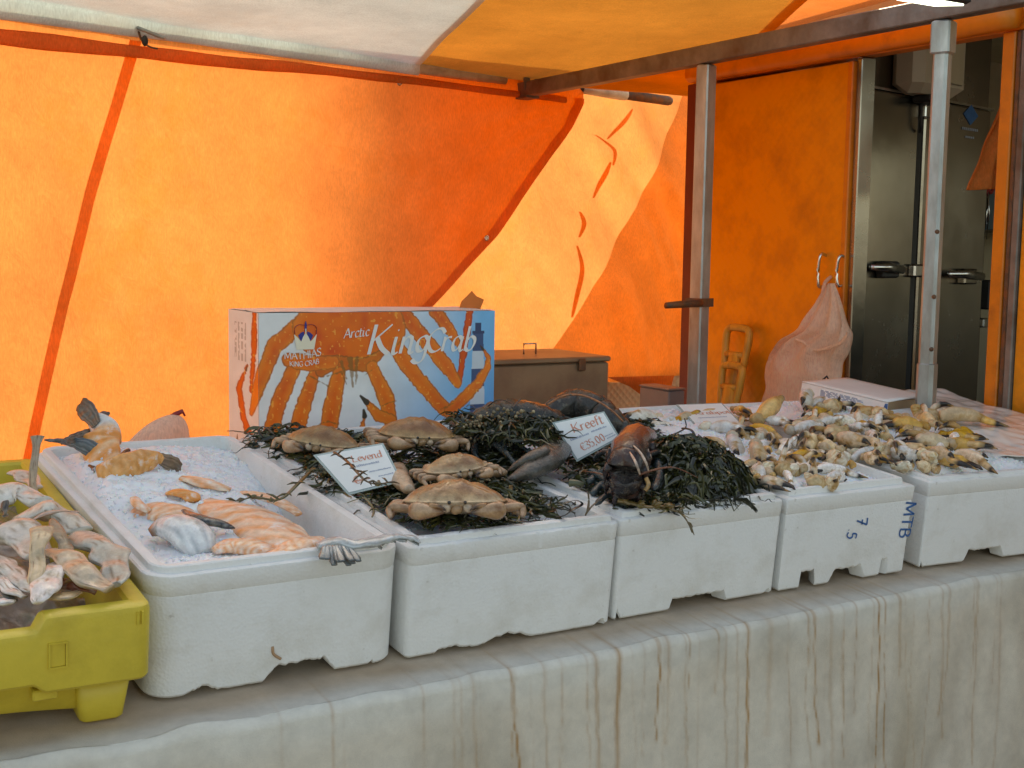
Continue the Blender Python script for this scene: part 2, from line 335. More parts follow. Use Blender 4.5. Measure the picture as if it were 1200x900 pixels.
def lamp_mat():
    m, nt, b = new_mat('lit_led_panel'); b.inputs['Base Color'].default_value = (.8, .9, .9, 1)
    b.inputs['Emission Color'].default_value = (.8, 1, .97, 1); b.inputs['Emission Strength'].default_value = 2.2; return m
M_['led'] = lamp_mat()

# ------------------------------------------------------------------ pen lettering (skeleton letters drawn with a broad nib)
FONT = {
 'K': (.85, [[(.15, 0), (.15, 1)], [(.75, 1), (.17, .43)], [(.3, .56), (.55, .22), (.85, 0)]]),
 'i': (.32, [[(.1, .62), (.1, .1), (.2, 0), (.3, .06)], [(.1, .84), (.14, .88)]]),
 'n': (.62, [[(.1, .62), (.1, 0)], [(.1, .38), (.25, .6), (.42, .57), (.45, .4), (.45, .1), (.54, 0), (.62, .06)]]),
 'g': (.6, [[(.5, .5), (.35, .62), (.15, .53), (.1, .3), (.2, .08), (.4, .1), (.5, .35)], [(.5, .62), (.5, -.1), (.4, -.33), (.2, -.36), (.02, -.24)]]),
 'C': (.85, [[(.82, .8), (.62, .99), (.35, .94), (.13, .7), (.1, .35), (.3, .04), (.55, .0), (.82, .17)]]),
 'r': (.45, [[(.1, .62), (.1, 0)], [(.1, .36), (.22, .57), (.42, .6)]]),
 'a': (.62, [[(.48, .5), (.33, .62), (.15, .52), (.1, .25), (.2, .03), (.36, .08), (.48, .35)], [(.5, .62), (.48, .12), (.55, 0), (.64, .06)]]),
 'b': (.6, [[(.12, 1.05), (.12, 0)], [(.12, .38), (.28, .6), (.48, .52), (.52, .3), (.42, .05), (.25, 0), (.12, .12)]]),
 'c': (.5, [[(.46, .5), (.33, .62), (.15, .52), (.1, .28), (.2, .03), (.35, .0), (.5, .1)]]),
 't': (.4, [[(.16, .85), (.16, .1), (.25, 0), (.38, .06)], [(.02, .6), (.36, .62)]]),
 'A': (.8, [[(.05, 0), (.4, 1)], [(.4, 1), (.78, 0)], [(.2, .36), (.62, .36)]]),
 'M': (1.0, [[(.1, 0), (.15, 1)], [(.15, 1), (.5, .15)], [(.5, .15), (.85, 1)], [(.85, 1), (.9, 0)]]),
 'T': (.78, [[(.02, .97), (.76, .97)], [(.39, 1), (.39, 0)]]),
 'H': (.85, [[(.12, 0), (.12, 1)], [(.74, 0), (.74, 1)], [(.12, .5), (.74, .5)]]),
 'I': (.32, [[(.15, 0), (.15, 1)]]),
 'S': (.62, [[(.55, .85), (.4, 1), (.15, .92), (.12, .7), (.3, .53), (.52, .35), (.5, .1), (.25, 0), (.06, .14)]]),
 'N': (.85, [[(.12, 0), (.12, 1)], [(.12, 1), (.72, 0)], [(.72, 0), (.72, 1)]]),
 'G': (.85, [[(.78, .8), (.6, .98), (.35, .95), (.13, .7), (.1, .35), (.3, .04), (.55, 0), (.76, .12)], [(.76, .1), (.76, .45)], [(.55, .45), (.82, .45)]]),
 'R': (.75, [[(.12, 0), (.12, 1)], [(.12, .98), (.45, .98), (.6, .8), (.45, .55), (.12, .52)], [(.35, .52), (.72, 0)]]),
 'B': (.7, [[(.12, 0), (.12, 1)], [(.12, .98), (.42, .98), (.55, .8), (.42, .56), (.12, .53)], [(.4, .53), (.6, .42), (.6, .15), (.42, .01), (.12, .02)]]),
 'e': (.52, [[(.12, .32), (.46, .36), (.42, .56), (.28, .62), (.14, .5), (.1, .25), (.22, .02), (.38, .01), (.5, .12)]]),
 'f': (.42, [[(.45, .95), (.32, 1.0), (.2, .85), (.18, 0)], [(.03, .6), (.38, .62)]]),
 'L': (.65, [[(.14, 1), (.14, 0)], [(.14, .02), (.6, .02)]]),
 'v': (.55, [[(.05, .62), (.27, 0)], [(.27, 0), (.52, .62)]]),
 'd': (.62, [[(.48, .5), (.33, .62), (.15, .52), (.1, .25), (.2, .03), (.36, .08), (.48, .35)], [(.5, 1.05), (.5, 0)]]),
 'p': (.6, [[(.12, .62), (.12, -.35)], [(.12, .38), (.28, .6), (.48, .52), (.52, .3), (.42, .05), (.25, 0), (.12, .12)]]),
 'o': (.58, [[(.3, .62), (.12, .5), (.1, .25), (.22, .02), (.4, .04), (.52, .3), (.46, .55), (.3, .62)]]),
 '\u20ac': (.7, [[(.66, .85), (.48, 1), (.25, .85), (.17, .5), (.25, .12), (.48, 0), (.66, .12)], [(.02, .6), (.5, .6)], [(.02, .42), (.46, .42)]]),
 '3': (.55, [[(.08, .9), (.3, 1), (.46, .8), (.25, .55), (.48, .35), (.4, .05), (.2, 0), (.05, .1)]]),
 '5': (.55, [[(.46, .98), (.14, .98), (.12, .58), (.35, .6), (.48, .35), (.38, .05), (.2, 0), (.05, .08)]]),
 '0': (.6, [[(.3, 1), (.13, .8), (.1, .4), (.2, .05), (.38, .03), (.5, .4), (.45, .85), (.3, 1)]]),
 '7': (.6, [[(.05, .95), (.52, .98)], [(.52, .98), (.22, 0)], [(.15, .5), (.5, .52)]]),
 ',': (.25, [[(.12, .08), (.08, -.15)]]), '.': (.25, [[(.1, .02), (.14, .06)]]), 'W': (1.05, [[(.03, 1), (.28, 0)], [(.28, 0), (.5, .75)], [(.5, .75), (.75, 0)], [(.75, 0), (1, 1)]]),
 'F': (.62, [[(.12, 0), (.12, 1)], [(.12, .97), (.58, .97)], [(.12, .53), (.5, .53)]]), ' ': (.4, []),
}
def pen_text(s, size, nib=.14, ang=35, slant=0.0, thin=.045, arc=0.0):
    # flat strips: list of quads in a plane (x along the line, y up)
    mb = MB(); x = 0; na = R(ang); nv = Vector((math.cos(na), math.sin(na))) * nib * .5
    total = sum(FONT[c][0] for c in s)
    for ch in s:
        w, strokes = FONT[ch]
        for si, st in enumerate(strokes):
            pts = crom([(p[0], p[1], 0) for p in st], 5) if len(st) > 2 else [Vector((*p, 0)) for p in st]
            L = []; Rr = []
            for i, p in enumerate(pts):
                t = (pts[min(i + 1, len(pts) - 1)] - pts[max(i - 1, 0)]).normalized(); nrm = Vector((-t.y, t.x))
                d = nrm * max(abs(nrm.dot(nv)), thin * .5)
                for sg, arr in ((1, L), (-1, Rr)):
                    q = Vector((p.x, p.y)) + d * sg
                    gx = x + q.x + q.y * slant; gy = q.y + arc * ((x + q.x) / total - .5) ** 2 * 4
                    arr.append((gx * size, gy * size, .00012 * si))
            n = len(L); mb.add(L + Rr, [(i, i + 1, n + i + 1, n + i) for i in range(n - 1)], smooth=False)
        x += w
    mb.width = x * size
    return mb
def plane_frame(o, right, up):
    r = Vector(right).normalized(); u = Vector(up); u = (u - r * u.dot(r)).normalized(); n = r.cross(u)
    return Matrix(((r.x, u.x, n.x, o[0]), (r.y, u.y, n.y, o[1]), (r.z, u.z, n.z, o[2]), (0, 0, 0, 1)))

# ================================================================== SETTING
def ground():
    mb = MB(); mb.grid(8, 8, lambda u, v: (lerp(-400, 400, u), lerp(-400, 400, v), 0))
    tag(mb.build('ground', M_['ground']), kind='structure')
ground()

# ------------------------------------------------------------------ stall table under its cloth
def table_edge(x): return 1.655 + .031 * (x - .3) + .006 * nz(x * 4.5, 3) + .004 * nz(x * 13, 8)
def make_table():
    t = thing('stall_table', 'long sloping stall table hidden beneath the stained canvas cloth', 'table', Matrix.Translation((1, 2.3, 0)))
    mb = MB(); I = Matrix.Translation((-1, -2.3, 0))
    mb.box((-1.3, 1.72, -.04), (2.85, 2.78, -.008), M=I @ TABM); mb.build('table_top', M_['wood'], t)
    for x in (-.9, .5, 1.6, 2.6):
        for y in (1.85, 2.7):
            l = MB(); l.tube([(x - 1, y - 2.3, 0), (x - 1, y - 2.3, .6875 + .0953 * y)], .02, 8); l.build('leg', M_['pole'], t)
make_table()
def make_cloth():
    rnd = random.Random(5)
    NX, x0, x1 = 780, -.55, 2.86
    # drip stains: start x, end depth below the edge, strength, wobble seed, width
    drips = []
    for (px, py, ln, st, w) in [(1035, 706, .42, 1.0, .0045), (1046, 706, .40, .7, .003), (950, 716, .24, .95, .004), (945, 718, .5, .45, .003), (1010, 712, .2, .55, .003), (880, 735, .50, .8, .006), (868, 738, .3, .4, .004), (845, 742, .10, .6, .003),
            (770, 752, .16, .8, .004), (728, 765, .3, .75, .008), (700, 770, .2, .6, .008), (690, 772, .4, .4, .003), (660, 776, .32, .5, .003), (605, 792, .34, .85, .005), (560, 800, .25, .35, .008), (540, 806, .4, .3, .004), (1105, 690, .25, .5, .006), (1118, 690, .3, .4, .004), (1150, 684, .2, .35, .004), (1180, 678, .4, .35, .005), (800, 745, .5, .4, .004), (1060, 702, .15, .4, .003), (975, 715, .5, .35, .008), (990, 713, .28, .5, .003), (905, 730, .2, .3, .012), (640, 782, .5, .3, .005), (1090, 693, .45, .3, .003), (925, 725, .42, .35, .003)]:
        p = at_tab(px, py); drips.append((p.x, ln, st, rnd.uniform(0, 99), w * .62))
    for k in range(26):
        drips.append((rnd.uniform(.6, 2.7), rnd.uniform(.06, .5), rnd.choice((.1, .15, .25, .45)), rnd.uniform(0, 99), rnd.uniform(.0012, .0035)))
    rows = []
    for k in range(70): rows.append(('t', 1.72 + 1.18 * (1 - k / 69) ** 2.2))
    for k in range(9): rows.append(('r', k / 8 * math.pi / 2))
    for z in np.linspace(.0, .62, 120)[1:]: rows.append(('d', z))
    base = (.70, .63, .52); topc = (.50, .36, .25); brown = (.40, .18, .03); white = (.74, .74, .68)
    vs = []; cs = []
    for kind, val in rows:
        for i in range(NX + 1):
            x = lerp(x0, x1, i / NX); ye = table_edge(x); rr = .016 + .006 * nz(x * 2.1, 40)
            lumps = (.006 * max(0, nz(x * 5, 20)) + .004 * max(0, nz(x * 11, 9))) * (1 + 1.8 * smooth01(1.1, .4, x))
            if kind == 't':
                y = lerp(ye + rr, 2.9, (val - 1.72) / (2.9 - 1.72)); hs = max(0, 1 - (y - ye) / .07)
                wr = .0025 * nz(x * 9 + y * 4, y * 7) * smooth01(ye, ye + .05, y)
                p = tab(x, y, .002 + wr + lumps * hs)
                s = 0.0
            elif kind == 'r':
                a = val; p = tab(x, ye + rr - math.sin(a) * rr, .002 - rr + math.cos(a) * rr + lumps * (1 - a / 1.6)); s = 0.0
            else:
                s = val; q = tab(x, ye, .002 - rr)
                fold = (.014 * nz(x * 1.6 + s, s * 1.6, 5) + .0045 * nz(x * 5 + s * 3.0, s * 4, 2)) * min(1, s * 4) + .004 * nz(x * 20, s * 9) * min(1, s * 9)
                p = Vector((x, q.y - .03 * s - fold, q.z - s))
            vs.append(p)
            # colour: bare canvas, brownish wet top, edge highlight painted in white, drips
            if kind == 't':
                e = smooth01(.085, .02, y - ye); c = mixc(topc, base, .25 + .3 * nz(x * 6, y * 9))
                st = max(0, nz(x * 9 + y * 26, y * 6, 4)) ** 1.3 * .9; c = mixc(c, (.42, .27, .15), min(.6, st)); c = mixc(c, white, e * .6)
            else:
                c = base
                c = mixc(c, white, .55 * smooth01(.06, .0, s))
                c = mixc(c, (.48, .42, .33), .5 * smooth01(.0, .5, nz(x * 2.3, s * 4, 3) + .5 * nz(x * 9, s * 5, 1))); c = mixc(c, (.46, .35, .21), .35 * smooth01(.25, .6, nz(x * 5, s * 2.2, 13)))
            dark = 0
            for (dx, ln, stt, sd, w) in drips:
                if abs(x - dx) > .07: continue
                off = (x - dx) - .022 * nz(s * 4, sd) * min(1, s * 5) - .004 * nz(s * 40, sd)
                if s < ln:
                    ww = w * (1 + .8 * nz(s * 12, sd + 3)) * (1 + .8 * smooth01(ln - .03, ln, s))
                    g = math.exp(-(off / max(ww, .001)) ** 2) * stt * (.7 + .45 * nz(s * 9, sd + 7)) * smooth01(ln, ln - .01, s)
                    if kind == 't': g *= smooth01(.16, .0, y - ye) * .7
                    dark = max(dark, g)
                    h = math.exp(-(off / (w * 5)) ** 2) * stt * .13 * (.5 + nz(s * 5, sd + 1)); 
                    if kind != 't': dark = max(dark, h)
            c = mixc(c, brown, min(.95, max(0, dark * 1.15)))
            cs.append(c)
    w = NX + 1; mb = MB()
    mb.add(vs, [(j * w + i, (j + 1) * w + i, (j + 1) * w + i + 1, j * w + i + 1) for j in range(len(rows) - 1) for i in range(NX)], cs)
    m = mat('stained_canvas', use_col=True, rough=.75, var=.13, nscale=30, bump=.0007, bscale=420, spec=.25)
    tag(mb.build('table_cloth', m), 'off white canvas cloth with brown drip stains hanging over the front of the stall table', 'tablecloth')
make_cloth()

# ------------------------------------------------------------------ back tarpaulin
A0 = Vector((.614, 3.762, 0)); AD = Vector((.974, .227, 0)).normalized(); AN = Vector((-AD.y, AD.x, 0))
def P1(s, z, off=0.0): return Vector((A0.x + AD.x * s, A0.y + AD.y * s, z)) + AN * off
def px1(px, py):
    q = at_plane(px, py, A0, AN); return (q - A0).dot(AD), q.z
EDGE = [px1(*p) for p in [(681, 122), (668, 150), (640, 196), (590, 276), (545, 330), (515, 362), (470, 415), (430, 470), (400, 520)]]
def edge_s(z):
    e = EDGE
    if z >= e[0][1]: return e[0][0]
    for a, b in zip(e, e[1:]):
        if z >= b[1]: return lerp(a[0], b[0], (a[1] - z) / (a[1] - b[1]))
    return e[-1][0]
CORNER = (EDGE[0][0], EDGE[0][1])
def tarp_off(s, z):
    dx, dz = CORNER[0] - s, CORNER[1] - z; a = math.atan2(dz, dx); r = math.hypot(dx, dz)
    o = .004 * math.sin(a * 34 + 1.5 * nz(r * 2)) * smooth01(1.6, .1, r)
    o += .035 * nz(s * 1.1, z * .9) + .010 * nz(s * 3.1 + z, z * 2.4) + .004 * nz(s * 8 + z * 5, z * 3)
    o += .12 * smooth01(1.2, .5, 0) * 0
    return o + .07 * math.sin(min(1, max(0, (2.15 - z) / 1.2)) * math.pi * .5)
def make_back_tarp():
    t = thing('back_tarpaulin', 'orange tarpaulin back wall with a dark vertical seam and slanting free edge', 'tarpaulin', Matrix.Translation(P1(.6, 2.15)))
    inv = t.matrix_basis.inverted()
    def F(u, v):
        z = lerp(2.20, .72, v); s = lerp(-1.9, edge_s(z), u); return inv @ P1(s, z, tarp_off(s, z))
    mb = MB(); mb.grid(200, 120, F); mb.build('sheet', M_['orange_tarp'], t)
    # vertical seam and free-edge hem: second layers of the same cloth
    sa, sb = px1(156, 50), px1(52, 512)
    def S(u, v):
        z = lerp(2.15, .74, v); k = (sa[1] - z) / (sa[1] - sb[1]); s = lerp(sa[0], sb[0], k) + (u - .5) * .036 + .006 * nz(z * 3, 7); return inv @ P1(s, z, tarp_off(s, z) - .005)
    mb = MB(); mb.grid(3, 80, S); mb.build('seam', M_['orange_tarp'], t)
    def H(u, v):
        z = lerp(2.16, .74, v); s = edge_s(z) - .055 * (1 - u) * (1 + .1 * nz(z * 4)); return inv @ P1(s, z, tarp_off(s, z) - .005)
    mb = MB(); mb.grid(3, 80, H); mb.build('hem', M_['orange_tarp'], t)
    # rolled fold under the rail
    rings = []
    for k in range(61):
        u = k / 60; s = lerp(-1.9, CORNER[0] - .12, u); zc = 2.112 + .030 * smooth01(0, 1.5, s) + .008 * nz(s * 2.2, 3); hh = lerp(.022, .012, smooth01(0, 1.8, s)) * (1 + .25 * nz(s * 4))
        rings.append([inv @ P1(s, zc + math.sin(a) * hh, tarp_off(s, zc) - .012 + math.cos(a) * .010 + .003 * nz(s * 16, a)) for a in [2 * math.pi * j / 10 for j in range(10)]])
    mb = MB(); mb.loft(rings); mb.build('rolled_fold', M_['orange_tarp'], t)
    g = None
    for (px, py) in ((468, 97), (577, 279)):
        s, z = px1(px, py); mb = MB(); c = P1(s, z, tarp_off(s, z) - .009)
        rings = [[inv @ (c + (AD * math.cos(b) + Vector((0, 0, 1)) * math.sin(b)) * (.0085 + .003 * math.cos(a)) - AN * (.002 * math.sin(a))) for a in [2 * math.pi * j / 6 for j in range(6)]] for b in [2 * math.pi * k / 16 for k in range(17)]]
        mb.loft(rings, False, False); mb.build('eyelet', M_['chrome'], t)
        mb = MB(); mb.add([inv @ (c - AN * .001 + (AD * math.cos(b) + Vector((0, 0, 1)) * math.sin(b)) * .007) for b in [2 * math.pi * k / 12 for k in range(12)]], [tuple(range(12))]); mb.build('eyelet_cord', M_['white_ink'], t)
make_back_tarp()

# ------------------------------------------------------------------ side tarpaulin behind it
def make_side_tarp():
    t = thing('side_tarpaulin', 'sunlit light orange side tarpaulin folded back on itself, hanging behind the metal chest', 'tarpaulin', Matrix.Translation((2.8, 4.48, 2.1)))
    inv = t.matrix_basis.inverted()
    path = crom([(5.3, 5.25, 0), (4.6, 5.05, 0), (4.0, 4.85, 0), (3.6, 4.70, 0), (3.2, 4.57, 0), (2.8, 4.49, 0), (2.4, 4.46, 0), (2.02, 4.46, 0)], 12)
    def yx(x):
        for p, q in zip(path, path[1:]):
            if x >= q.x: return lerp(q.y, p.y, (x - q.x) / (p.x - q.x))
        return path[-1].y
    def pt(x, z, off=0):
        w = .030 * nz(x * 1.7 + z, z * 1.3, 3) + .012 * nz(x * 5 - z * 3, z * 3, 6) + .0035 * nz(x * 15 + z * 9, z * 8) + .010 * math.sin((x + z * .9) * 17) * smooth01(2.9, 3.3, x)
        return inv @ Vector((x, yx(x) - w - off, z))
    def zb(x): return at_y(760, 446, 4.5).z + .012 * math.sin(x * 9) + .01 * nz(x * 6)
    mb = MB(); mb.grid(220, 110, lambda u, v: pt(lerp(5.2, 2.02, u), lerp(2.72, zb(lerp(5.2, 2.02, u)), v))); mb.build('sheet', M_['pale_orange_tarp'], t)
    # unseen fringe of thin strips added to soften the shade edge on the back tarpaulin
    mb = MB(); rnd = random.Random(4)
    for k in range(190):
        f = k / 189; x = 2.05 - f * .37 - rnd.uniform(0, .0005); y = 4.46; w = .0018 * (1 - f) * .5 + .0001
        mb.add([inv @ Vector(p) for p in ((x - w, y, 1.0), (x + w, y, 1.0), (x + w, y, 2.72), (x - w, y, 2.72))], [(0, 1, 2, 3)], smooth=False)
    mb.build('shade_fringe', M_['pale_orange_tarp'], t)
    # the part folded back: a second layer to the right of a slanting fold, bulging towards the stall
    def hit(px, py):
        y = 4.5
        for _ in range(8): p = at_y(px, py, y); y = yx(p.x) - .02
        return p
    FL = [hit(px, py) for px, py in ((818, 80), (806, 112), (788, 150), (765, 205), (738, 258), (706, 318), (676, 370), (652, 410), (640, 440), (636, 460))]
    def fx(z):
        if z >= FL[0].z: return FL[0].x
        for p, q in zip(FL, FL[1:]):
            if z >= q.z: return lerp(p.x, q.x, (p.z - z) / (p.z - q.z))
        return FL[-1].x
    def FB(u, v):
        z = lerp(FL[0].z, zb(3.0) - .012, v); x0 = fx(z) + .012 * nz(z * 5, 2); x = lerp(x0, 4.6, u ** 1.7); d = x - x0
        return pt(x, z, .010 + .055 * math.sin(min(1, d / .22) * math.pi / 2) + (.036 * nz((x + z * .55) * 6, z * 1.2) + .018 * nz((x + z * .6) * 16, z * 3, 7) + .005 * nz(x * 30, z * 22)) * smooth01(0, .1, d))
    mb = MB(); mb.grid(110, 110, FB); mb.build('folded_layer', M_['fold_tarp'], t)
    c0 = [at_y(px, py, 4.40) for (px, py) in ((712, 442), (790, 440), (781, 474), (776, 483), (764, 474), (750, 462), (738, 453))]
    mb = MB(); mb.add([inv @ p for p in c0], [tuple(range(7))]); mb.build('loose_corner', M_['orange_tarp'], t, solid=.002)
    # short narrow strips of a second cloth layer, along curved dark lines
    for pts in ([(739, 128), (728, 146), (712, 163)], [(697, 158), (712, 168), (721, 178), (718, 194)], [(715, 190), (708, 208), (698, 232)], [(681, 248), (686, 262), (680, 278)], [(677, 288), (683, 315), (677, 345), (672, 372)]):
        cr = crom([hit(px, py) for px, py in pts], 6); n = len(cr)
        mb = MB(); mb.grid(2, n - 1, lambda u, vv: pt(cr[int(round(vv * (n - 1)))].x + (u - .5) * .030 * math.sin(math.pi * (.12 + .76 * vv)), cr[int(round(vv * (n - 1)))].z, .010)); mb.build('layer_strip', M_['orange_tarp'], t)
make_side_tarp()

# ------------------------------------------------------------------ roof sheets, rail, beam, poles
def roof_z(x, y): return 2.20 + .05 * (4.0 - y) + .012 * nz(x * 1.3, y * 1.1) + .004 * nz(x * 6, y * 3)
RP = [(at_z(px, py, 2.22)) for (px, py) in ((486, 72), (582, 0))]
def white_edge(y):
    a, b = RP; return a.x + (b.x - a.x) * (y - a.y) / (b.y - a.y)
RQ = [(at_z(px, py, 2.22)) for (px, py) in ((905, 40), (962, 0))]
def seam_edge(y):
    a, b = RQ; return a.x + (b.x - a.x) * (y - a.y) / (b.y - a.y)
def rail_y(x): return A0.y + (x - A0.x) * AD.y / AD.x
def front_y(x): return min(2.72, 2.85 - .5 * (x - 1.9))
def roof(name, label, m, xa, xb, dz, wrap=False):
    W = [(-.012, 2.148), (-.030, 2.150), (-.040, 2.172), (-.040, 2.192)] if wrap else []
    nw = len(W); n = 60
    def F(u, v):
        k = int(round(v * (n + nw))); yr = 4.0; x = 1.5
        for _ in range(4):
            y = yr + W[k][0] if k < nw else lerp(yr + (-.045 if wrap else .03), front_y(x), (k - nw) / n); x = lerp(xa(y), xb(y), u); yr = rail_y(min(x, 2.6))
        if k < nw: return Vector((x, y, W[k][1] + .014 * smooth01(-1.5, 2, x) + .004 * nz(x * 3)))
        return Vector((x, y, roof_z(x, y) + dz))
    mb = MB(); mb.grid(110, n + nw, F); o = mb.build(name, m); tag(o, label, 'tarpaulin'); return o
roof('roof_tarpaulin', 'white translucent roof tarpaulin over the left of the stall', M_['white_tarp'], lambda y: -2.2, lambda y: white_edge(y), 0, True)
roof('roof_tarpaulin', 'orange roof tarpaulin above the rail end, overlapping the white sheet', M_['orange_roof'], lambda y: white_edge(y) - .025, lambda y: seam_edge(y) + .05, .012)
roof('roof_tarpaulin', 'bright orange roof tarpaulin above the lamp and the steel beam', M_['orange_tarp'], lambda y: seam_edge(y), lambda y: 2.85, .024)

def make_rail():
    a = P1(-2.0, 2.172); b = P1(2.50, 2.196); d = (b - a).normalized()
    t = thing('roof_rail', 'pale round rail carrying the back edge of the roof, dark slotted bar at its end', 'rail', Matrix.Translation(a)); I = t.matrix_basis.inverted()
    mb = MB(); mb.tube([I @ a, I @ a.lerp(b, .5), I @ (a + d * ((b - a).length - .62))], .021, 14); mb.build('pole', M_['wood_rail'], t)
    s0 = P1(2.30, 2.206); s1 = P1(2.56, 2.203)
    mb = MB(); mb.tube([I @ s0, I @ s0.lerp(s1, .3), I @ s0.lerp(s1, .7), I @ s1], [.024, .026, .026, .024], 14, amp=.003, freq=25); mb.build('sleeve', M_['wood_rail'], t)
    s2 = P1(2.86, 2.204); mb = MB(); mb.tube([I @ s1, I @ s1.lerp(s2, .93), I @ s1.lerp(s2, .98), I @ s2], [(.017, .020), (.017, .020), (.014, .016), (.006, .008)], 14); mb.build('slotted_bar', M_['rust'], t)
    mb = MB(); mb.blob(I @ s0, (.022, .02, .024), 12, 8); mb.build('end_plug', M_['black'], t)
    for px in (604, 617):
        s, z = px1(px, 98); mb = MB(); c = P1(s, 2.185, -.06); mb.box((-.013, -.004, -.03), (.013, .004, .045), M=I @ frame(c, AD, (0, 0, 1))); mb.build('bracket', M_['beam'], t)
make_rail()
def make_beam():
    x = 2.53; t = thing('roof_beam', 'brown weathered steel beam running over both poles to the trailer side', 'beam', Matrix.Translation((x, 3, 2.16)))
    mb = MB(); prof = [(-.022, -.028), (.022, -.028), (.022, .028), (-.022, .028), (-.022, .022), (.014, .022), (.014, -.022), (-.022, -.022)]
    mb.bbox((-.022, -1.9, -.027), (.022, 1.28, .027), .003); mb.build('box_section', M_['beam'], t)
    mb = MB(); mb.box((-.028, 1.12, -.034), (.028, 1.2, -.026)); mb.build('end_plate', M_['beam'], t)
make_beam()
def make_poles():
    t = thing('tent_pole', 'galvanised square pole standing in the gap behind the front crab claw box, under the lamp', 'pole', Matrix.Translation((2.53, 2.211, 0)), 'steel poles under the roof beam')
    mb = MB(); mb.bbox((-.019, -.019, 0), (.019, .019, 2.06), .007, M=Matrix.Rotation(R(20), 4, 'Z')); mb.build('shaft', M_['pole'], t)
    mb = MB(); mb.bbox((-.0245, -.0245, 2.05), (.0245, .0245, 2.130), .004, M=Matrix.Rotation(R(20), 4, 'Z')); mb.build('sleeve', M_['pole'], t)
    mb = MB(); mb.bbox((-.022, -.022, 0), (.022, .022, 1.30), .009, M=Matrix.Rotation(R(20), 4, 'Z')); mb.build('lower_shaft', M_['pole'], t)
    for z in (1.62, 1.46, 1.33):
        mb = MB(); mb.blob((-.010, -.0185, z), (.006, .006, .006), 8, 6); mb.build('rivet', M_['rust'], t)
    u = thing('tent_pole', 'grey square pole with a rusty clamp bar in front of the orange lit trailer door', 'pole', Matrix.Translation((2.53, 3.114, 0)), 'steel poles under the roof beam')
    mb = MB(); mb.bbox((-.023, -.023, 0), (.023, .023, 2.130), .004, M=Matrix.Rotation(R(14), 4, 'Z')); mb.build('shaft', M_['pole'], u)
    for i, (px, py) in enumerate(((829, 355),)):
        q = at_y(px, py, 3.09); zc = q.z
        mb = MB(); mb.box((-.032, -.032, zc - .012), (.030, .030, zc + .014), M=Matrix.Rotation(R(14), 4, 'Z')); c = mb.build('clamp', M_['rust'], u)
        l = at_y(781, 358, 3.05) - Vector((2.53, 3.114, 0)); r0 = Vector((-.02, -.03, zc))
        mb = MB(); mb.tube([r0, r0.lerp(l, .5), l], [.012, .012, .010], 10, amp=.002, freq=60); mb.build('clamp_bar', M_['rust'], u)
make_poles()
def make_lamp():
    c = at_z(1090, 3, 2.135); t = thing('flood_lamp', 'lit square flood lamp in a black housing under the roof beam', 'lamp', Matrix.Translation(c))
    w = .075; Mz = Matrix.Rotation(R(8), 4, 'X')
    mb = MB(); mb.bbox((-w, -w * .75, .003), (w, w * .75, .035), .006, M=Mz); mb.build('housing', M_['black'], t)
    mb = MB(); mb.box((-w * .82, -w * .58, -.001), (w * .82, w * .58, .004), M=Mz); mb.build('light_panel', M_['led'], t)
    mb = MB(); mb.box((-.012, -.02, .034), (.012, .02, .06), M=Mz); mb.build('bracket', M_['black'], t)
make_lamp()
def make_clip():
    s, z = px1(160, 40); c = P1(s, z, -.035); t = thing('hanging_clip', 'grey metal hook clip hanging from the white roof edge above the tarpaulin seam', 'hook', Matrix.Translation(c)); I = t.matrix_basis.inverted()
    def q(px, py, d=-.05): a, b = px1(px, py); return I @ P1(a, b, d)
    mb = MB(); a, b = q(153, 33, -.03), q(175, 49, -.09); mb.tube([a, b], [(.008, .006), (.008, .006)], 6); mb.build('arm', M_['pole'], t)
    mb = MB(); mb.tube(crom([q(156, 36, -.03), q(158, 48, -.04), q(163, 57, -.06), q(171, 60, -.07)], 4), [(.005, .003)] * 13, 6); mb.build('hook', M_['rust'], t)
    mb = MB(); mb.blob(q(160, 50, -.05), (.010, .01, .016), 8, 6); mb.build('spring', M_['black'], t)
make_clip()

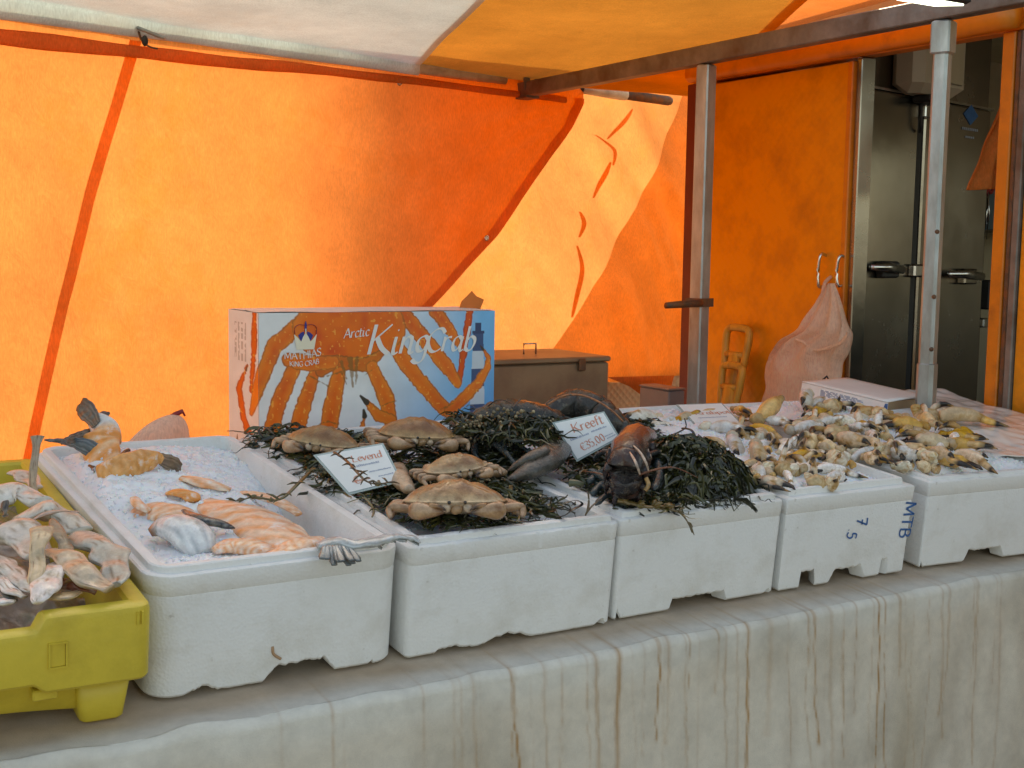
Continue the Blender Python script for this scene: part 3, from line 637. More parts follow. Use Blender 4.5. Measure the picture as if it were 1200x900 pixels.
# ------------------------------------------------------------------ catering trailer on the right
TX = 2.9; FA_ = R(13)
def ty(px, py): return at_x(px, py, TX)
def make_trailer():
    t = thing('market_trailer', 'orange lit catering trailer with an open doorway beside the stall', 'trailer', Matrix.Translation((TX, 3.0, 0))); I = t.matrix_basis.inverted()
    yl, yr, zt = 2.874, 2.296, 2.155
    def bx(name, a, b, m, ch=.003):
        mb = MB(); mb.bbox(a, b, ch, M=I); return mb.build(name, M_[m], t)
    bx('door_panel', (TX - .005, yl + .012, .42), (TX + .03, 3.525, zt - .01), 'orange_lit_panel')
    bx('panel_edge', (TX - .012, yl - .012, .42), (TX + .034, yl + .010, zt - .01), 'orange_trim')
    bx('door_frame', (TX + .002, yl - .036, .40), (TX + .06, yl - .014, zt), 'steel')
    bx('wall_panel', (TX + .012, 3.53, .42), (TX + .05, 3.655, 2.5), 'orange_lit_panel')
    bx('shaded_wall_strip', (TX - .01, 3.545, .42), (TX + .010, 3.66, zt), 'shaded_red')  # strip of trailer wall, its shadow painted as dark red
    bx('wall_panel', (TX + .004, 2.06, .42), (TX + .04, yr - .05, 2.5), 'orange_lit_panel'); bx('wall_panel', (TX + .004, .2, .42), (TX + .04, 2.055, 1.15), 'orange_lit_panel')
    bx('door_jamb', (TX - .006, yr - .006, .40), (TX + .06, yr + .034, zt), 'orange_trim')
    bx('jamb_strip', (TX - .002, yr - .024, .40), (TX + .055, yr - .008, zt), 'rust')
    bx('jamb_strip', (TX - .006, yr - .048, .40), (TX + .050, yr - .026, zt), 'beam')
    bx('header', (TX + .004, yr - .05, zt + .002), (TX + .06, 3.53, 2.5), 'orange_trim')
    # rolled awning tube along the lintel
    mb = MB(); pts = [I @ Vector((TX - .03, y, 2.188 + .004 * nz(y * 5))) for y in np.linspace(2.27, 3.62, 30)]
    mb.tube(pts, [(.026, .034)] * 30, 12, amp=.003, freq=14); mb.build('awning_roll', M_['orange_trim'], t)
    for y in (2.55, 3.05, 3.35):
        mb = MB(); mb.box((TX - .02, y - .02, 2.219), (TX + .0, y + .02, 2.24), M=I); mb.build('awning_clip', M_['rust'], t)
    def prism(name, x0, x1, y0, ye0, ye1, z0, z1, m):
        mb = MB(); q = [(x0, y0), (x1, y0), (x1, ye1), (x0, ye0)]
        mb.add([I @ Vector((x, y, z)) for z in (z0, z1) for x, y in q], [(3, 2, 1, 0), (4, 5, 6, 7), (0, 1, 5, 4), (1, 2, 6, 5), (2, 3, 7, 6), (3, 0, 4, 7)], smooth=False); mb.build(name, M_[m], t)
    k = math.tan(FA_); ye = lambda x: 3.66 + (x - TX) * k
    prism('roof', TX - .02, 5.62, .15, ye(TX - .02) + .03, ye(5.62) + .03, 2.505, 2.55, 'grey_box'); prism('ceiling', TX + .065, 5.54, .2, ye(TX + .065) - .01, ye(5.54) - .01, 2.46, 2.5, 'interior')
    prism('floor', TX, 5.54, .2, ye(TX) - .01, ye(5.54) - .01, .40, .44, 'grey_box'); prism('far_wall', 5.55, 5.6, .2, ye(5.55), ye(5.6), .40, 1.5, 'interior'); prism('far_wall', 5.55, 5.6, .2, ye(5.55), ye(5.6), 2.1, 2.5, 'interior'); prism('far_wall', 5.55, 5.6, 2.2, ye(5.55), ye(5.6), 1.5, 2.1, 'interior')  # window gap left in the unseen wall to give the doors a bright reflection
    mb = MB(); x0, x1 = TX + .055, 5.545; mb.add([I @ Vector((x, ye(x) + d, z)) for z in (.445, 2.455) for x, d in ((x0, -.04), (x1, -.04), (x1, -.0), (x0, -.0))], [(3, 2, 1, 0), (4, 5, 6, 7), (0, 1, 5, 4), (1, 2, 6, 5), (2, 3, 7, 6), (3, 0, 4, 7)], smooth=False); mb.build('end_wall', M_['interior'], t)
    bx('unseen_dark_block', (TX + .3, 1.35, .445), (5.5, 1.75, 1.38), 'black')  # unseen dark block added so the steel doors reflect black low down
    for (px, py0, py1, dx) in ((969, 300, 334, -.012), (991, 302, 333, -.012)):
        p0, p1 = ty(px, py0), ty(px - 2, py1); h = MB()
        h.tube(crom([I @ (p0 + Vector((0, 0, 0))), I @ (p0 + Vector((-.03, -.004, .004))), I @ (p0.lerp(p1, .5) + Vector((-.034, 0, 0))), I @ (p1 + Vector((-.03, -.004, -.004))), I @ p1], 5), .005, 8); h.build('door_handle', M_['chrome'], t)
    for x in (3.6, 4.9):
        mb = MB(); mb.tube([I @ Vector((x, 3.0, .3)), I @ Vector((x, 3.2, .3))], .3, 24); mb.build('wheel', M_['black'], t)
    for y in (.6, 2.6): 
        mb = MB(); mb.box((3.2, y, 0.004), (3.3, y + .1, .40), M=I); mb.build('support_leg', M_['grey_box'], t)
make_trailer()

# cold-store cabinet inside
FS = Vector((2.98, 2.98, 0)); FA = R(13); FD = Vector((math.cos(FA), math.sin(FA), 0)); FN = Vector((math.sin(FA), -math.cos(FA), 0))
def fr(s, z, off=0): return Vector((FS.x + FD.x * s, FS.y + FD.y * s, z)) + FN * off
def pxf(px, py, off=0):
    q = at_plane(px, py, FS + FN * off, FN); return (q - FS).dot(FD), q.z
def make_fridge():
    o = fr(0, .445); t = thing('cold_store', 'tall brushed steel cold store with two doors inside the trailer doorway', 'fridge', Matrix.Translation(o)); 
    FM = Matrix.Translation(-o) @ Matrix(((FD.x, -FN.x, 0, FS.x), (FD.y, -FN.y, 0, FS.y), (0, 0, 1, 0), (0, 0, 0, 1)))   # (along, into, up)
    sg0 = pxf(1066, 300)[0]; sg1 = pxf(1074, 300)[0]; s2 = pxf(1150, 300)[0]; zt = 2.094
    mb = MB(); mb.bbox((.0, .025, .46), (1.01, .20, 2.42), .004, M=FM); mb.build('cabinet', M_['steel'], t)
    mb = MB(); mb.bbox((.01, -.01, .48), (sg0, .022, zt), .006, M=FM); d1 = mb.build('door', M_['steel'], t)
    mb = MB(); mb.bbox((sg1, -.01, .48), (s2, .022, zt), .006, M=FM); d2 = mb.build('door', M_['steel'], t)
    mb = MB(); mb.box((sg0 + .002, .0, .48), (sg1 - .002, .0245, zt), M=FM); mb.build('door_seal', M_['black'], t)
    mb = MB(); mb.box((.005, -.002, zt + .004), (1.0, .0245, zt + .012), M=FM); mb.build('trim', M_['chrome'], t)
    def lever(par, px0, px1_, py, tip=1):
        a = pxf(px0, py, .03); b = pxf(px1_, py + 3, .03)
        mb = MB(); mb.tube([FM @ Vector((a[0], -.055, a[1])), FM @ Vector((lerp(a[0], b[0], .5), -.06, a[1])), FM @ Vector((b[0], -.05, b[1]))], [(.006, .010), (.010, .016), (.009, .014)], 8); mb.build('door_handle', M_['chrome'], t)
        m_ = lerp(a[0], b[0], .72); mb = MB(); mb.bbox((m_ - .05, -.045, b[1] - .028), (m_ + .05, -.0105, b[1] + .028), .006, M=FM); mb.build('latch', M_['black'] if tip else M_['steel'], t)
    lever(d1, 1012, 1052, 313); lever(d2, 1104, 1146, 321, 0)
    a = pxf(1065, 317); mb = MB(); mb.bbox((a[0] - .03, -.04, a[1] - .022), (a[0] + .05, -.011, a[1] + .022), .006, M=FM); mb.build('latch_keeper', M_['chrome'], t)
    a = pxf(1080, 130); mb = MB(); mb.bbox((a[0] - .025, -.03, a[1] - .025), (a[0] + .035, -.011, a[1] + .022), .004, M=FM); mb.build('hinge', M_['chrome'], t)
    a = pxf(1073, 130); mb = MB(); mb.tube(crom([FM @ Vector((a[0], -.02, a[1] + .07)), FM @ Vector((a[0] - .02, -.03, a[1] + .02)), FM @ Vector((a[0] - .015, -.03, a[1] - .05)), FM @ Vector((a[0], -.02, a[1] - .07))], 5), .006, 6); mb.build('cable', M_['black'], t)
    mb = MB(); mb.tube([FM @ Vector((a[0] - .09, -.02, a[1] + .062)), FM @ Vector((a[0], -.02, a[1] + .066))], .004, 6); mb.build('cable_tail', M_['black'], t)
    # maker's badge: blue diamond and two short lines
    c = pxf(1134, 135); mb = MB(); z = -.0125
    mb.add([FM @ Vector((c[0] + dx, z, c[1] + dz)) for dx, dz in ((-.055, 0), (0, -.036), (.055, 0), (0, .036))], [(0, 1, 2, 3)], smooth=False); b = mb.build('badge', M_['blue_ink'], t)
    mb = MB()
    for k in range(9): mb.add([FM @ Vector((c[0] - .06 + .0135 * k + dx, z, c[1] - .055 + dz)) for dx, dz in ((0, 0), (.010, 0), (.010, .009), (0, .009))], [(0, 1, 2, 3)], smooth=False)
    for k in range(5): mb.add([FM @ Vector((c[0] - .033 + .0135 * k + dx, z, c[1] - .082 + dz)) for dx, dz in ((0, 0), (.010, 0), (.010, .007), (0, .007))], [(0, 1, 2, 3)], smooth=False)
    mb.build('badge_print', M_['grey_ink'], t)
    # second cabinet seen past it
    q = pxf(1160, 420, -.35); mb = MB(); mb.bbox((1.015, .30, .46), (1.6, .58, 1.66), .005, M=FM); mb.build('side_cabinet', M_['steel'], t)
    q = pxf(1153, 378, -.28); mb = MB(); mb.bbox((q[0] - .04, .26, q[1] - .02), (q[0] + .05, .298, q[1] + .02), .006, M=FM); mb.build('side_latch', M_['chrome'], t)
    q = pxf(1143, 345, -.27); mb = MB(); mb.bbox((q[0] - .02, .2, q[1] - .06), (q[0] + .10, .295, q[1] + .06), .006, M=FM); mb.build('switch_box', M_['black'], t)
make_fridge()
FMW = Matrix(((FD.x, -FN.x, 0, FS.x), (FD.y, -FN.y, 0, FS.y), (0, 0, 1, 0), (0, 0, 0, 1)))
def make_interior_things():
    a = pxf(1092, 66, .05); t = thing('towel_dispenser', 'beige paper towel dispenser on the steel wall above the cold store', 'dispenser', FMW @ Matrix.Translation((a[0], .024, a[1])))
    mb = MB(); mb.bbox((-.15, -.12, -.13), (.17, -.002, .17), .03); mb.build('housing', M_['dispenser'], t)
    mb = MB(); mb.bbox((-.08, -.128, -.09), (.12, -.1205, .11), .003); mb.build('window', M_['cabinet_glass'] if 'cabinet_glass' in M_ else M_['interior'], t)
    mb = MB(); mb.bbox((-.06, -.11, -.155), (.06, -.04, -.131), .006); mb.build('outlet', M_['black'], t)
    a = pxf(1017, 73, .02); t = thing('wifi_sign', 'small white WiFi sign above the left cold store door', 'sign', FMW @ Matrix.Translation((a[0], .018, a[1])))
    mb = MB(); mb.box((-.075, -.006, -.085), (.075, .004, .095)); mb.build('plate', M_['paper'], t)
    mb = MB(); mb.blob((0, -.0065, .03), (.055, .0022, .05), 20, 8); mb.build('emblem', M_['black_ink'], t)
    mb = MB(); mb.box((.004, -.0105, -.002), (.05, -.0092, .058)); mb.build('emblem_panel', M_['white_ink'], t)
    for s, x, m in (('Wi', -.052, 'white_ink'), ('Fi', .010, 'black_ink')):
        p = pen_text(s, .046, .2, 20, thin=.12); p.build('lettering', M_[m], t, M=plane_frame((x, -.0115, .008), (1, 0, 0), (0, 0, 1)))
    mb = MB()
    for k in range(6): mb.box((-.05 + .017 * k, -.0072, -.058), (-.038 + .017 * k, -.0062, -.046))
    mb.build('small_print', M_['grey_ink'], t)
    # orange cloth hanging behind the right jamb
    q0 = at_y(1182, 112, 2.55); t = thing('hanging_cloth', 'orange pleated cloth hanging in the right of the trailer doorway', 'cloth', Matrix.Translation(q0)); I = t.matrix_basis.inverted()
    def F(u, v):
        w = lerp(.012, .15, v ** .9); c = lerp(0, -.05, v); x = c - w * .6 + u * w * 1.5; z = -v * .28 + .015 * u * v
        return Vector((x, .016 * math.sin(u * 17 + v) * (0.3 + v) + .01 * nz(u * 5, v * 3), z))
    mb = MB(); mb.grid(50, 30, F); o = mb.build('pleats', M_['orange_tarp'], t, solid=.004)
    mb = MB(); mb.blob((0, 0, .012), (.018, .018, .02), 10, 8); mb.build('knot', M_['orange_tarp'], t)
    # shelf things past the cold store
    s0 = pxf(1163, 240, -.5); Mw = FMW @ Matrix.Translation((s0[0], .38, s0[1] - .12))
    t = thing('wall_shelf', 'narrow steel shelf seen past the right edge of the cold store', 'shelf', Mw)
    mb = MB(); mb.box((-.25, -.08, -.012), (.5, .2, 0)); mb.build('board', M_['steel'], t); mb = MB(); mb.box((-.25, .2, -.8), (.5, .22, .9)); mb.build('back_panel', M_['interior'], t)
    for (dx, w, h, m, lab, nm) in ((-.13, .07, .22, 'blue_plastic', 'blue grey tub on the shelf past the cold store', 'storage_tub'), (-.03, .09, .15, 'pink_box', 'pinkish red carton on the shelf past the cold store', 'carton'), (.075, .09, .21, 'green_box', 'pale green carton on the shelf at the right jamb', 'carton')):
        tt = thing(nm, lab, 'box', Mw @ Matrix.Translation((dx, .06, .001)))
        mb = MB(); mb.bbox((-w / 2, -.05, 0), (w / 2, .08, h), .006); mb.build('body', M_[m], tt)
        mb = MB(); mb.bbox((-w / 2 - .003, -.053, h - .001), (w / 2 + .003, .083, h + .014), .004); mb.build('lid', M_[m], tt)
    q = pxf(1158, 222, -.1); t = thing('scissors', 'dark red handled scissors hanging in the trailer doorway', 'scissors', FMW @ Matrix.Translation((q[0], .1, q[1])))
    for sg in (-1, 1):
        mb = MB(); mb.tube([(sg * .02 + .022 * math.cos(a), 0, .02 + .032 * math.sin(a)) for a in [2 * math.pi * k / 16 for k in range(17)]], .007, 8); mb.build('handle', M_['red_plastic'], t)
        mb = MB(); mb.tube([(sg * .012, .003 * sg, -.01), (-sg * .004, .003 * sg, -.09), (-sg * .003, .003 * sg, -.19)], [(.006, .003), (.007, .002), (.001, .001)], 6); mb.build('blade', M_['chrome'], t)
    q = pxf(1153, 262, -.1); t = thing('hanging_rod', 'thin steel hook rod hanging below the scissors', 'rod', FMW @ Matrix.Translation((q[0], .13, q[1])))
    mb = MB(); mb.tube(crom([(0, 0, .16), (0, 0, 0), (-.004, 0, -.11), (.0, -.01, -.14), (.03, -.01, -.15)], 5), .004, 6); mb.build('rod', M_['chrome'], t)
    mb = MB(); mb.bbox((-.03, -.005, -.055), (.03, .005, -.045), .002); mb.build('crossbar', M_['chrome'], t)
make_interior_things()

# spades, bag on the door
def make_spade(top, foot, label, w=.115, h=.15):
    d = (top - foot).normalized(); t = thing('spade', label, 'spade', Matrix.Translation(foot), 'wooden spades leaning on the trailer'); I = t.matrix_basis.inverted()
    side = Vector((0, 1, 0)); side = (side - d * side.dot(d)).normalized(); thick = d.cross(side)
    T = I @ top
    def q(a, b): return T + side * a - d * b
    loop = crom([q(-w * .28, h * 1.5), q(-w * .42, h * .8), q(-w * .5, h * .25), q(-w * .42, .006), q(0, 0), q(w * .42, .006), q(w * .5, h * .25), q(w * .42, h * .8), q(w * .28, h * 1.5)], 6)
    mb = MB(); mb.tube(loop, .013, 8, amp=.001, freq=50, up=thick); mb.tube([q(-w * .4, h * .62), q(w * .4, h * .62)], .012, 8); mb.build('grip', M_['wood'], t)
    L = (top - foot).length
    mb = MB(); mb.tube([q(0, h * .62), q(0, h * 1.2), q(0, h * 1.9), q(0, L - .3)], [(.030, .014), (.036, .016), (.024, .018), (.020, .018)], 10, amp=.001, freq=40, up=thick); mb.build('shaft', M_['wood'], t)
    mb = MB(); mb.tube([q(0, L - .34), q(0, L - .25), q(0, L)], [(.022, .012), (.11, .008), (.10, .003)], 10, up=thick); mb.build('blade', M_['grey_box'], t)
a = at_x(866, 384, 2.86); make_spade(a, Vector((2.70, a.y + .02, .004)), 'orange wooden spade with its grip tallest against the trailer door')
a = at_x(859, 428, 2.80); make_spade(a, Vector((2.66, a.y + .0, .004)), 'shorter wooden spade standing in front of the taller one', .10, .12)
def make_bag():
    P = [(972, 332, 972 + 5), (958, 352, 983), (946, 372, 988), (937, 388, 992), (922, 398, 993), (908, 412, 991), (901, 425, 985), (899, 440, 985), (899, 455, 984), (894, 470, 984), (890, 485, 984), (890, 500, 980)]
    o = ty(975, 332); t = thing('plastic_bag', 'peach coloured plastic bag hanging from the trailer door handle', 'bag', Matrix.Translation(o)); I = t.matrix_basis.inverted(); rings = []
    PP = crom([(a, c, b) for a, b, c in P], 4)
    for i, p in enumerate(PP):
        v = i / (len(PP) - 1); l = at_x(p.x, p.z, TX - .06); r = at_x(p.y, p.z, TX - .06); c = (l + r) / 2; hw = (l - r) / 2; dp = lerp(.008, .042, smooth01(0, .5, v)); rg = []
        for j in range(40):
            a = 2 * math.pi * j / 40; q = c + hw * math.cos(a) + Vector((1, 0, 0)) * (dp * math.sin(a))
            q.x += .020 * math.sin(a * 7 + 3 * nz(v * 3, 1)) * smooth01(.0, .3, v) * smooth01(.75, .3, v) + .010 * nz(a * 2.5, v * 7)
            rg.append(I @ q)
        rings.append(rg)
    mb = MB(); mb.loft(rings); mb.build('body', M_['bag'], t)
    e = [at_x(px, py, TX - .105) for px, py in ((932, 398), (940, 401), (955, 410), (970, 408), (985, 402), (993, 393), (993, 389))]
    rings = []
    mb = MB(); mb.tube(crom([I @ p for p in e], 5), [(.003, .006)] * 31, 6, amp=.002, freq=40); mb.build('rim_fold', M_['bag'], t)
    b = [at_x(px, py, TX - .105) for px, py in ((962, 447), (969, 441), (972, 447))]
    mb = MB(); mb.tube([I @ p for p in b], .003, 6); mb.build('print_mark', M_['black_ink'], t)
    mb = MB(); mb.tube(crom([I @ (o + Vector((-.005, 0, .02))), I @ (o + Vector((-.03, 0, .0))), I @ (o + Vector((-.04, 0, -.05)))], 4), .006, 8); mb.build('handle_loop', M_['bag'], t)
make_bag()

def make_cabinet():
    q = at_y(712, 438, 4.66); r = at_y(800, 438, 4.66); t = thing('steel_cabinet', 'low dimpled steel cabinet under the hem of the side tarpaulin', 'cabinet', Matrix.Translation((q.x, 4.66, 0))); w = r.x - q.x
    mb = MB(); mb.bbox((-.25, 0, .1), (w, .3, q.z), .006); mb.build('body', M_['dimple_front'], t)
    for x in (-.2, w - .05):
        mb = MB(); mb.box((x, .05, 0), (x + .03, .08, .099)); mb.build('foot', M_['steel'], t)
make_cabinet()
# ------------------------------------------------------------------ behind the boxes: workbench, chest, small bin
def make_bench():
    t = thing('workbench', 'steel workbench behind the boxes under the brown chest', 'bench', Matrix.Translation((1.9, 3.3, 0)))
    mb = MB(); mb.bbox((-.55, -.3, .93), (.26, .45, .96), .004); mb.build('top', M_['steel'], t)
    for x in (-.5, .2):
        for y in (-.25, .4):
            mb = MB(); mb.box((x - .02, y - .02, 0), (x + .02, y + .02, .929)); mb.build('leg', M_['steel'], t)
make_bench()
def make_chest():
    yc = 3.2; l = at_y(560, 424, yc); r = at_y(714, 420, yc); zt = at_y(640, 422, yc).z; z0 = .961
    t = thing('metal_chest', 'brown metal chest with a hinged lid and wire handle behind the seafood', 'chest', Matrix.Translation(((l.x + r.x) / 2, yc, z0))); w = (r.x - l.x) / 2; h = zt - z0
    mb = MB(); mb.bbox((-w, 0, 0), (w, .32, h - .012), .005); mb.build('body', M_['brown_box'], t)
    mb = MB(); mb.bbox((-w - .004, -.006, h - .010), (w + .004, .326, h + .006), .004); l_ = mb.build('lid', M_['brown_box'], t)
    q = at_y(619, 405, yc + .16); x = q.x - (l.x + r.x) / 2
    mb = MB(); mb.tube([(x - .022, .15, h + .004), (x - .022, .15, h + .038), (x + .022, .15, h + .038), (x + .022, .15, h + .004)], .003, 8); mb.build('handle', M_['chrome'], t)
    q = at_y(680, 427, yc); x = q.x - (l.x + r.x) / 2
    mb = MB(); mb.bbox((x - .012, -.016, h - .035), (x + .012, -.0065, h + .002), .003); mb.build('latch', M_['rust'], t)
make_chest()
q = at_y(793, 458, 3.3)
t = thing('waste_bin', 'small dull grey metal bin beside the far pole', 'bin', Matrix.Translation((q.x, 3.3, 0)))
mb = MB(); mb.bbox((-.032, 0, .004), (.035, .16, q.z), .004); mb.build('body', M_['grey_box'], t)
mb = MB(); mb.bbox((-.035, -.003, q.z + .001), (.038, .163, q.z + .008), .003); mb.build('rim', M_['grey_box'], t)

# ================================================================== BOXES ON THE TABLE
def perim(w, d, r, inset, nf=120, ns=24, nc=7):
    # rounded rectangle from the front-left corner round; gives (x, y, on_front, u)
    r = max(.003, r); o = []
    rr = max(.002, r - inset)
    x0, y0, x1, y1 = inset, inset, w - inset, d - inset
    def arc(cx, cy, a0):
        for k in range(nc): a = a0 + k / nc * math.pi / 2; o.append((cx + rr * math.cos(a), cy + rr * math.sin(a), 0, 0))
    for k in range(nf): t = k / nf; o.append((lerp(x0 + rr, x1 - rr, t), y0, 1, lerp(r, w - r, t)))
    arc(x1 - rr, y0 + rr, -math.pi / 2)
    for k in range(ns): o.append((x1, lerp(y0 + rr, y1 - rr, k / ns), 0, 0))
    arc(x1 - rr, y1 - rr, 0)
    for k in range(ns): o.append((lerp(x1 - rr, x0 + rr, k / ns), y1, 0, 0))
    arc(x0 + rr, y1 - rr, math.pi / 2)
    for k in range(ns): o.append((x0, lerp(y1 - rr, y0 + rr, k / ns), 0, 0))
    arc(x0 + rr, y0 + rr, math.pi)
    return o
BOXH = .19
BOXES = {1: (.458, 1.763, .020, .399, .022), 2: (.861, 1.767, .026, .408, .010), 3: (1.272, 1.786, .028, .388, .008), 4: (1.664, 1.796, -.002, .345, .004), 5: (2.056, 1.802, -.06, .405, .006), 6: (2.585, 1.76, -.06, .265, .006)}
BOXD = .765
def box_m(k):
    x, y, yaw, w, r = BOXES[k]
    return TABM @ Matrix.Translation((x, y, .0075)) @ Matrix.Rotation(yaw, 4, 'Z')
def foam_box(k, label, notches, rad, crumble=.0, lip=.008, step=.012):
    x, y, yaw, w, r = BOXES[k]; h = BOXH - .006; d = BOXD; sd = k * 13.7
    def zb(p):
        if not p[2]: return 0
        z = 0
        for (a, b, hh, sl) in notches:
            if a <= p[3] <= b: z = max(z, hh * min(1, (p[3] - a) / sl if sl else 1, (b - p[3]) / sl if sl else 1))
        return max(0, z + (.0035 * nz(p[3] * 90, sd) + .002 * nz(p[3] * 240, sd)) * (1 if z > .001 else .25) * (1 if crumble else .2))
    mb = MB(); rings = []
    prof = [(.034, 'b', .03), (.034, 'b', 0), (.008, 'b', 0), (.0045, 'b', .004), (.0026, 0, h - .034), (.0038, 0, h - .0315), (.0022, 0, h - .029), (.0008, 0, h - .005), (.0018, 0, h - .002), (.005, 0, h), (step, 0, h), (step + .0015, 0, h + lip), (step + .004, 0, h + lip + .002), (.026, 0, h + lip + .002), (.029, 0, h + lip), (.031, 0, h - .004), (.040, 0, .036), (.055, 0, .030)]
    for n, (ins, ty_, z) in enumerate(prof):
        rg = []
        for p in perim(w, d, rad, ins):
            zz = (zb(p) if ty_ == 'b' else 0) + z
            if n == 0: zz = max(zz, .03)
            j = crumble * (nz(p[0] * 120, p[1] * 120, sd) * .5 + nz(p[0] * 45, p[1] * 45, sd)) if n in (7, 8, 9, 10, 12, 13) else 0
            rg.append((p[0], p[1] + (abs(j) * .6 if p[2] and n < 11 else 0), zz - abs(j)))
        rings.append(rg)
    mb.loft(rings, True, True)
    o = mb.build('foam_box', M_['foam'], None, M=box_m(k)); tag(o, label, 'foam box', 'white foam fish boxes in a row on the table')
    o.data.polygons.foreach_set('use_smooth', [True] * len(o.data.polygons)); o.data.set_sharp_from_angle(angle=R(32))
    return o
FB = {}
FB[1] = foam_box(1, 'white foam box of salmon and ice with rounded corners next to the yellow crate', [(.05, .12, .012, .05), (.175, .29, .022, .018), (.345, .40, .014, .02)], .045, .0012)
FB[2] = foam_box(2, 'white foam box holding brown crabs, its lower front edge broken away', [(.05, .13, .007, .03), (.14, .245, .013, .05), (.37, .40, .02, .03)], .016, .003)
FB[3] = foam_box(3, 'white foam box holding the lobster and the dark seaweed mound', [(.0, .022, .022, .012), (.13, .265, .019, .006), (.36, .385, .012, .02)], .012, .0018)
FB[4] = foam_box(4, 'white foam box with blue handwriting on its front, full of crab claws', [(.055, .095, .032, .002), (.135, .235, .026, .014), (.275, .298, .032, .002)], .004, .0008, .011, .018)
FB[5] = foam_box(5, 'white foam box of crab claws and ice to the right of the blue handwriting', [(.13, .25, .024, .012), (.0, .012, .012, .002)], .008, .0008, .004, .010)
FB[6] = foam_box(6, 'white foam box under clear film, behind the front pole at the picture edge', [(.08, .18, .02, .012)], .008, .0008, .004, .010)
# handwriting and marks on the fronts
def front_frame(k, x, z): return Matrix.Translation((x, .0035 - .0012, z))
def on_front(k, px, py):
    m = box_m(k); o = m @ Vector((0, .004, 0)); n = m.to_3x3() @ Vector((0, -1, 0)); q = at_plane(px, py, o, n); return m.inverted() @ q
for txt, px, py, size, ang, nm in (('7', 1004, 606, .030, -94, 'handwriting'), ('.5', 994, 619, .026, -100, 'handwriting'), ('MTB', 1061, 587, .027, -96, 'handwriting')):
    q = on_front(4, px, py); a = R(ang)
    # the face leans by its draft, so the ink follows the sloping front
    p = pen_text(txt, size * (1.15 if txt == 'MTB' else 1), .16, 30, thin=.12); r = Vector((math.cos(a), 0, math.sin(a))); u = Vector((-math.sin(a), 0, math.cos(a)))
    rot = Matrix.Rotation(0, 4, 'X'); fm = plane_frame(Vector((q.x - u.x * 0, .0, q.z)), r, u)
    vs = []
    for v in p.v:
        w_ = fm @ Vector(v); zr = min(max(w_.z, 0), .16); w_.y = .0045 - .0019 * (zr / .15) - .0012; vs.append(w_)
    p.v = [tuple(v) for v in vs]; p.build(nm, M_['blue_ink'], FB[4])
q = on_front(1, 322, 766); mb = MB(); mb.tube(crom([(q.x - .004, .0035, q.z + .012), (q.x - .002, .0037, q.z), (q.x + .010, .0038, q.z - .010)], 5), [(.001 + .0025 * math.sin(math.pi * i / 10), .0022) for i in range(11)], 8); mb.build('smear', M_['smear'], FB[1])

# ------------------------------------------------------------------ yellow crate
CRX0, CRX1, CRY0, CRY1, CRH = .03, .450, 1.705, 2.53, .172
def make_crate():
    t = thing('fish_crate', 'yellow plastic fish crate full of white fish trimmings beside the foam boxes', 'crate', TABM @ Matrix.Translation((CRX0, CRY0, .006))); w, d = CRX1 - CRX0, CRY1 - CRY0
    def top(p): # handle recess in the front rim
        if p[2] and p[3] < .285: return -.020 * smooth01(.285, .270, p[3])
        return 0
    def low(p):
        if p[2] and p[3] < .285: return .0 + .012 * smooth01(.285, .265, p[3])
        return 0
    rings = []
    for (ins, z, f) in [(.030, .068, low), (.004, .066, low), (.001, .070, low), (.0, CRH - .010, top), (.002, CRH - .003, top), (.007, CRH, top), (.026, CRH, top), (.031, CRH - .004, top), (.034, CRH - .02, top), (.058, .03, None), (.075, .022, None)]:
        rings.append([(p[0], p[1], z + (f(p) if f else 0)) for p in perim(w, d, .02, ins)])
    mb = MB(); mb.loft(rings, False, True); o = mb.build('rim', M_['yellow'], t); o.data.set_sharp_from_angle(angle=R(35))
    rings = []
    for (ins, z) in [(.07, .016), (.052, .016), (.046, .022), (.030, .0675)]:
        rings.append([(p[0], p[1], z + (.010 * math.sin(math.pi * min(1, max(0, (p[3] - .02) / .33))) if p[2] and z < .03 else 0)) for p in perim(w, d, .03, ins)])
    mb = MB(); mb.loft(rings, True, False); o = mb.build('body', M_['yellow'], t); o.data.set_sharp_from_angle(angle=R(35))
    for (cx, cy) in ((w - .058, .062), (.058, .062), (w - .058, d - .062), (.058, d - .062)):
        mb = MB(); rings = []
        for z, e, rr in ((0, .026, .010), (.003, .029, .010), (.066, .038, .012)):
            rings.append([(cx + p[0] - e, cy + p[1] - e, z) for p in perim(2 * e, 2 * e, rr, 0, 6, 6, 4)])
        mb.loft(rings); mb.build('foot', M_['yellow'], t)
    x = w - .14
    mb = MB(); mb.bbox((x - .012, .012, .052), (x + .02, .036, .067), .002); mb.build('rim_block', M_['yellow'], t)
    x = w - .135; z = .118
    for a, b in (((x, z - .018), (x + .024, z - .0155)), ((x, z + .0155), (x + .024, z + .018)), ((x, z - .0153), (x + .0025, z + .0153)), ((x + .0215, z - .0153), (x + .024, z + .0153))):
        mb = MB(); mb.box((a[0], -.003, a[1]), (b[0], .004, b[1])); mb.build('socket_rib', M_['yellow'], t)
    mb = MB(); mb.box((x + .003, -.0008, z - .015), (x + .021, .003, z + .015)); mb.build('socket_face', M_['yellow'], t)
    for k in range(2):
        mb = MB(); mb.box((w - .022 + k * .006, -.0025, CRH - .026), (w - .019 + k * .006, .003, CRH - .008)); mb.build('rib', M_['yellow'], t)
make_crate()

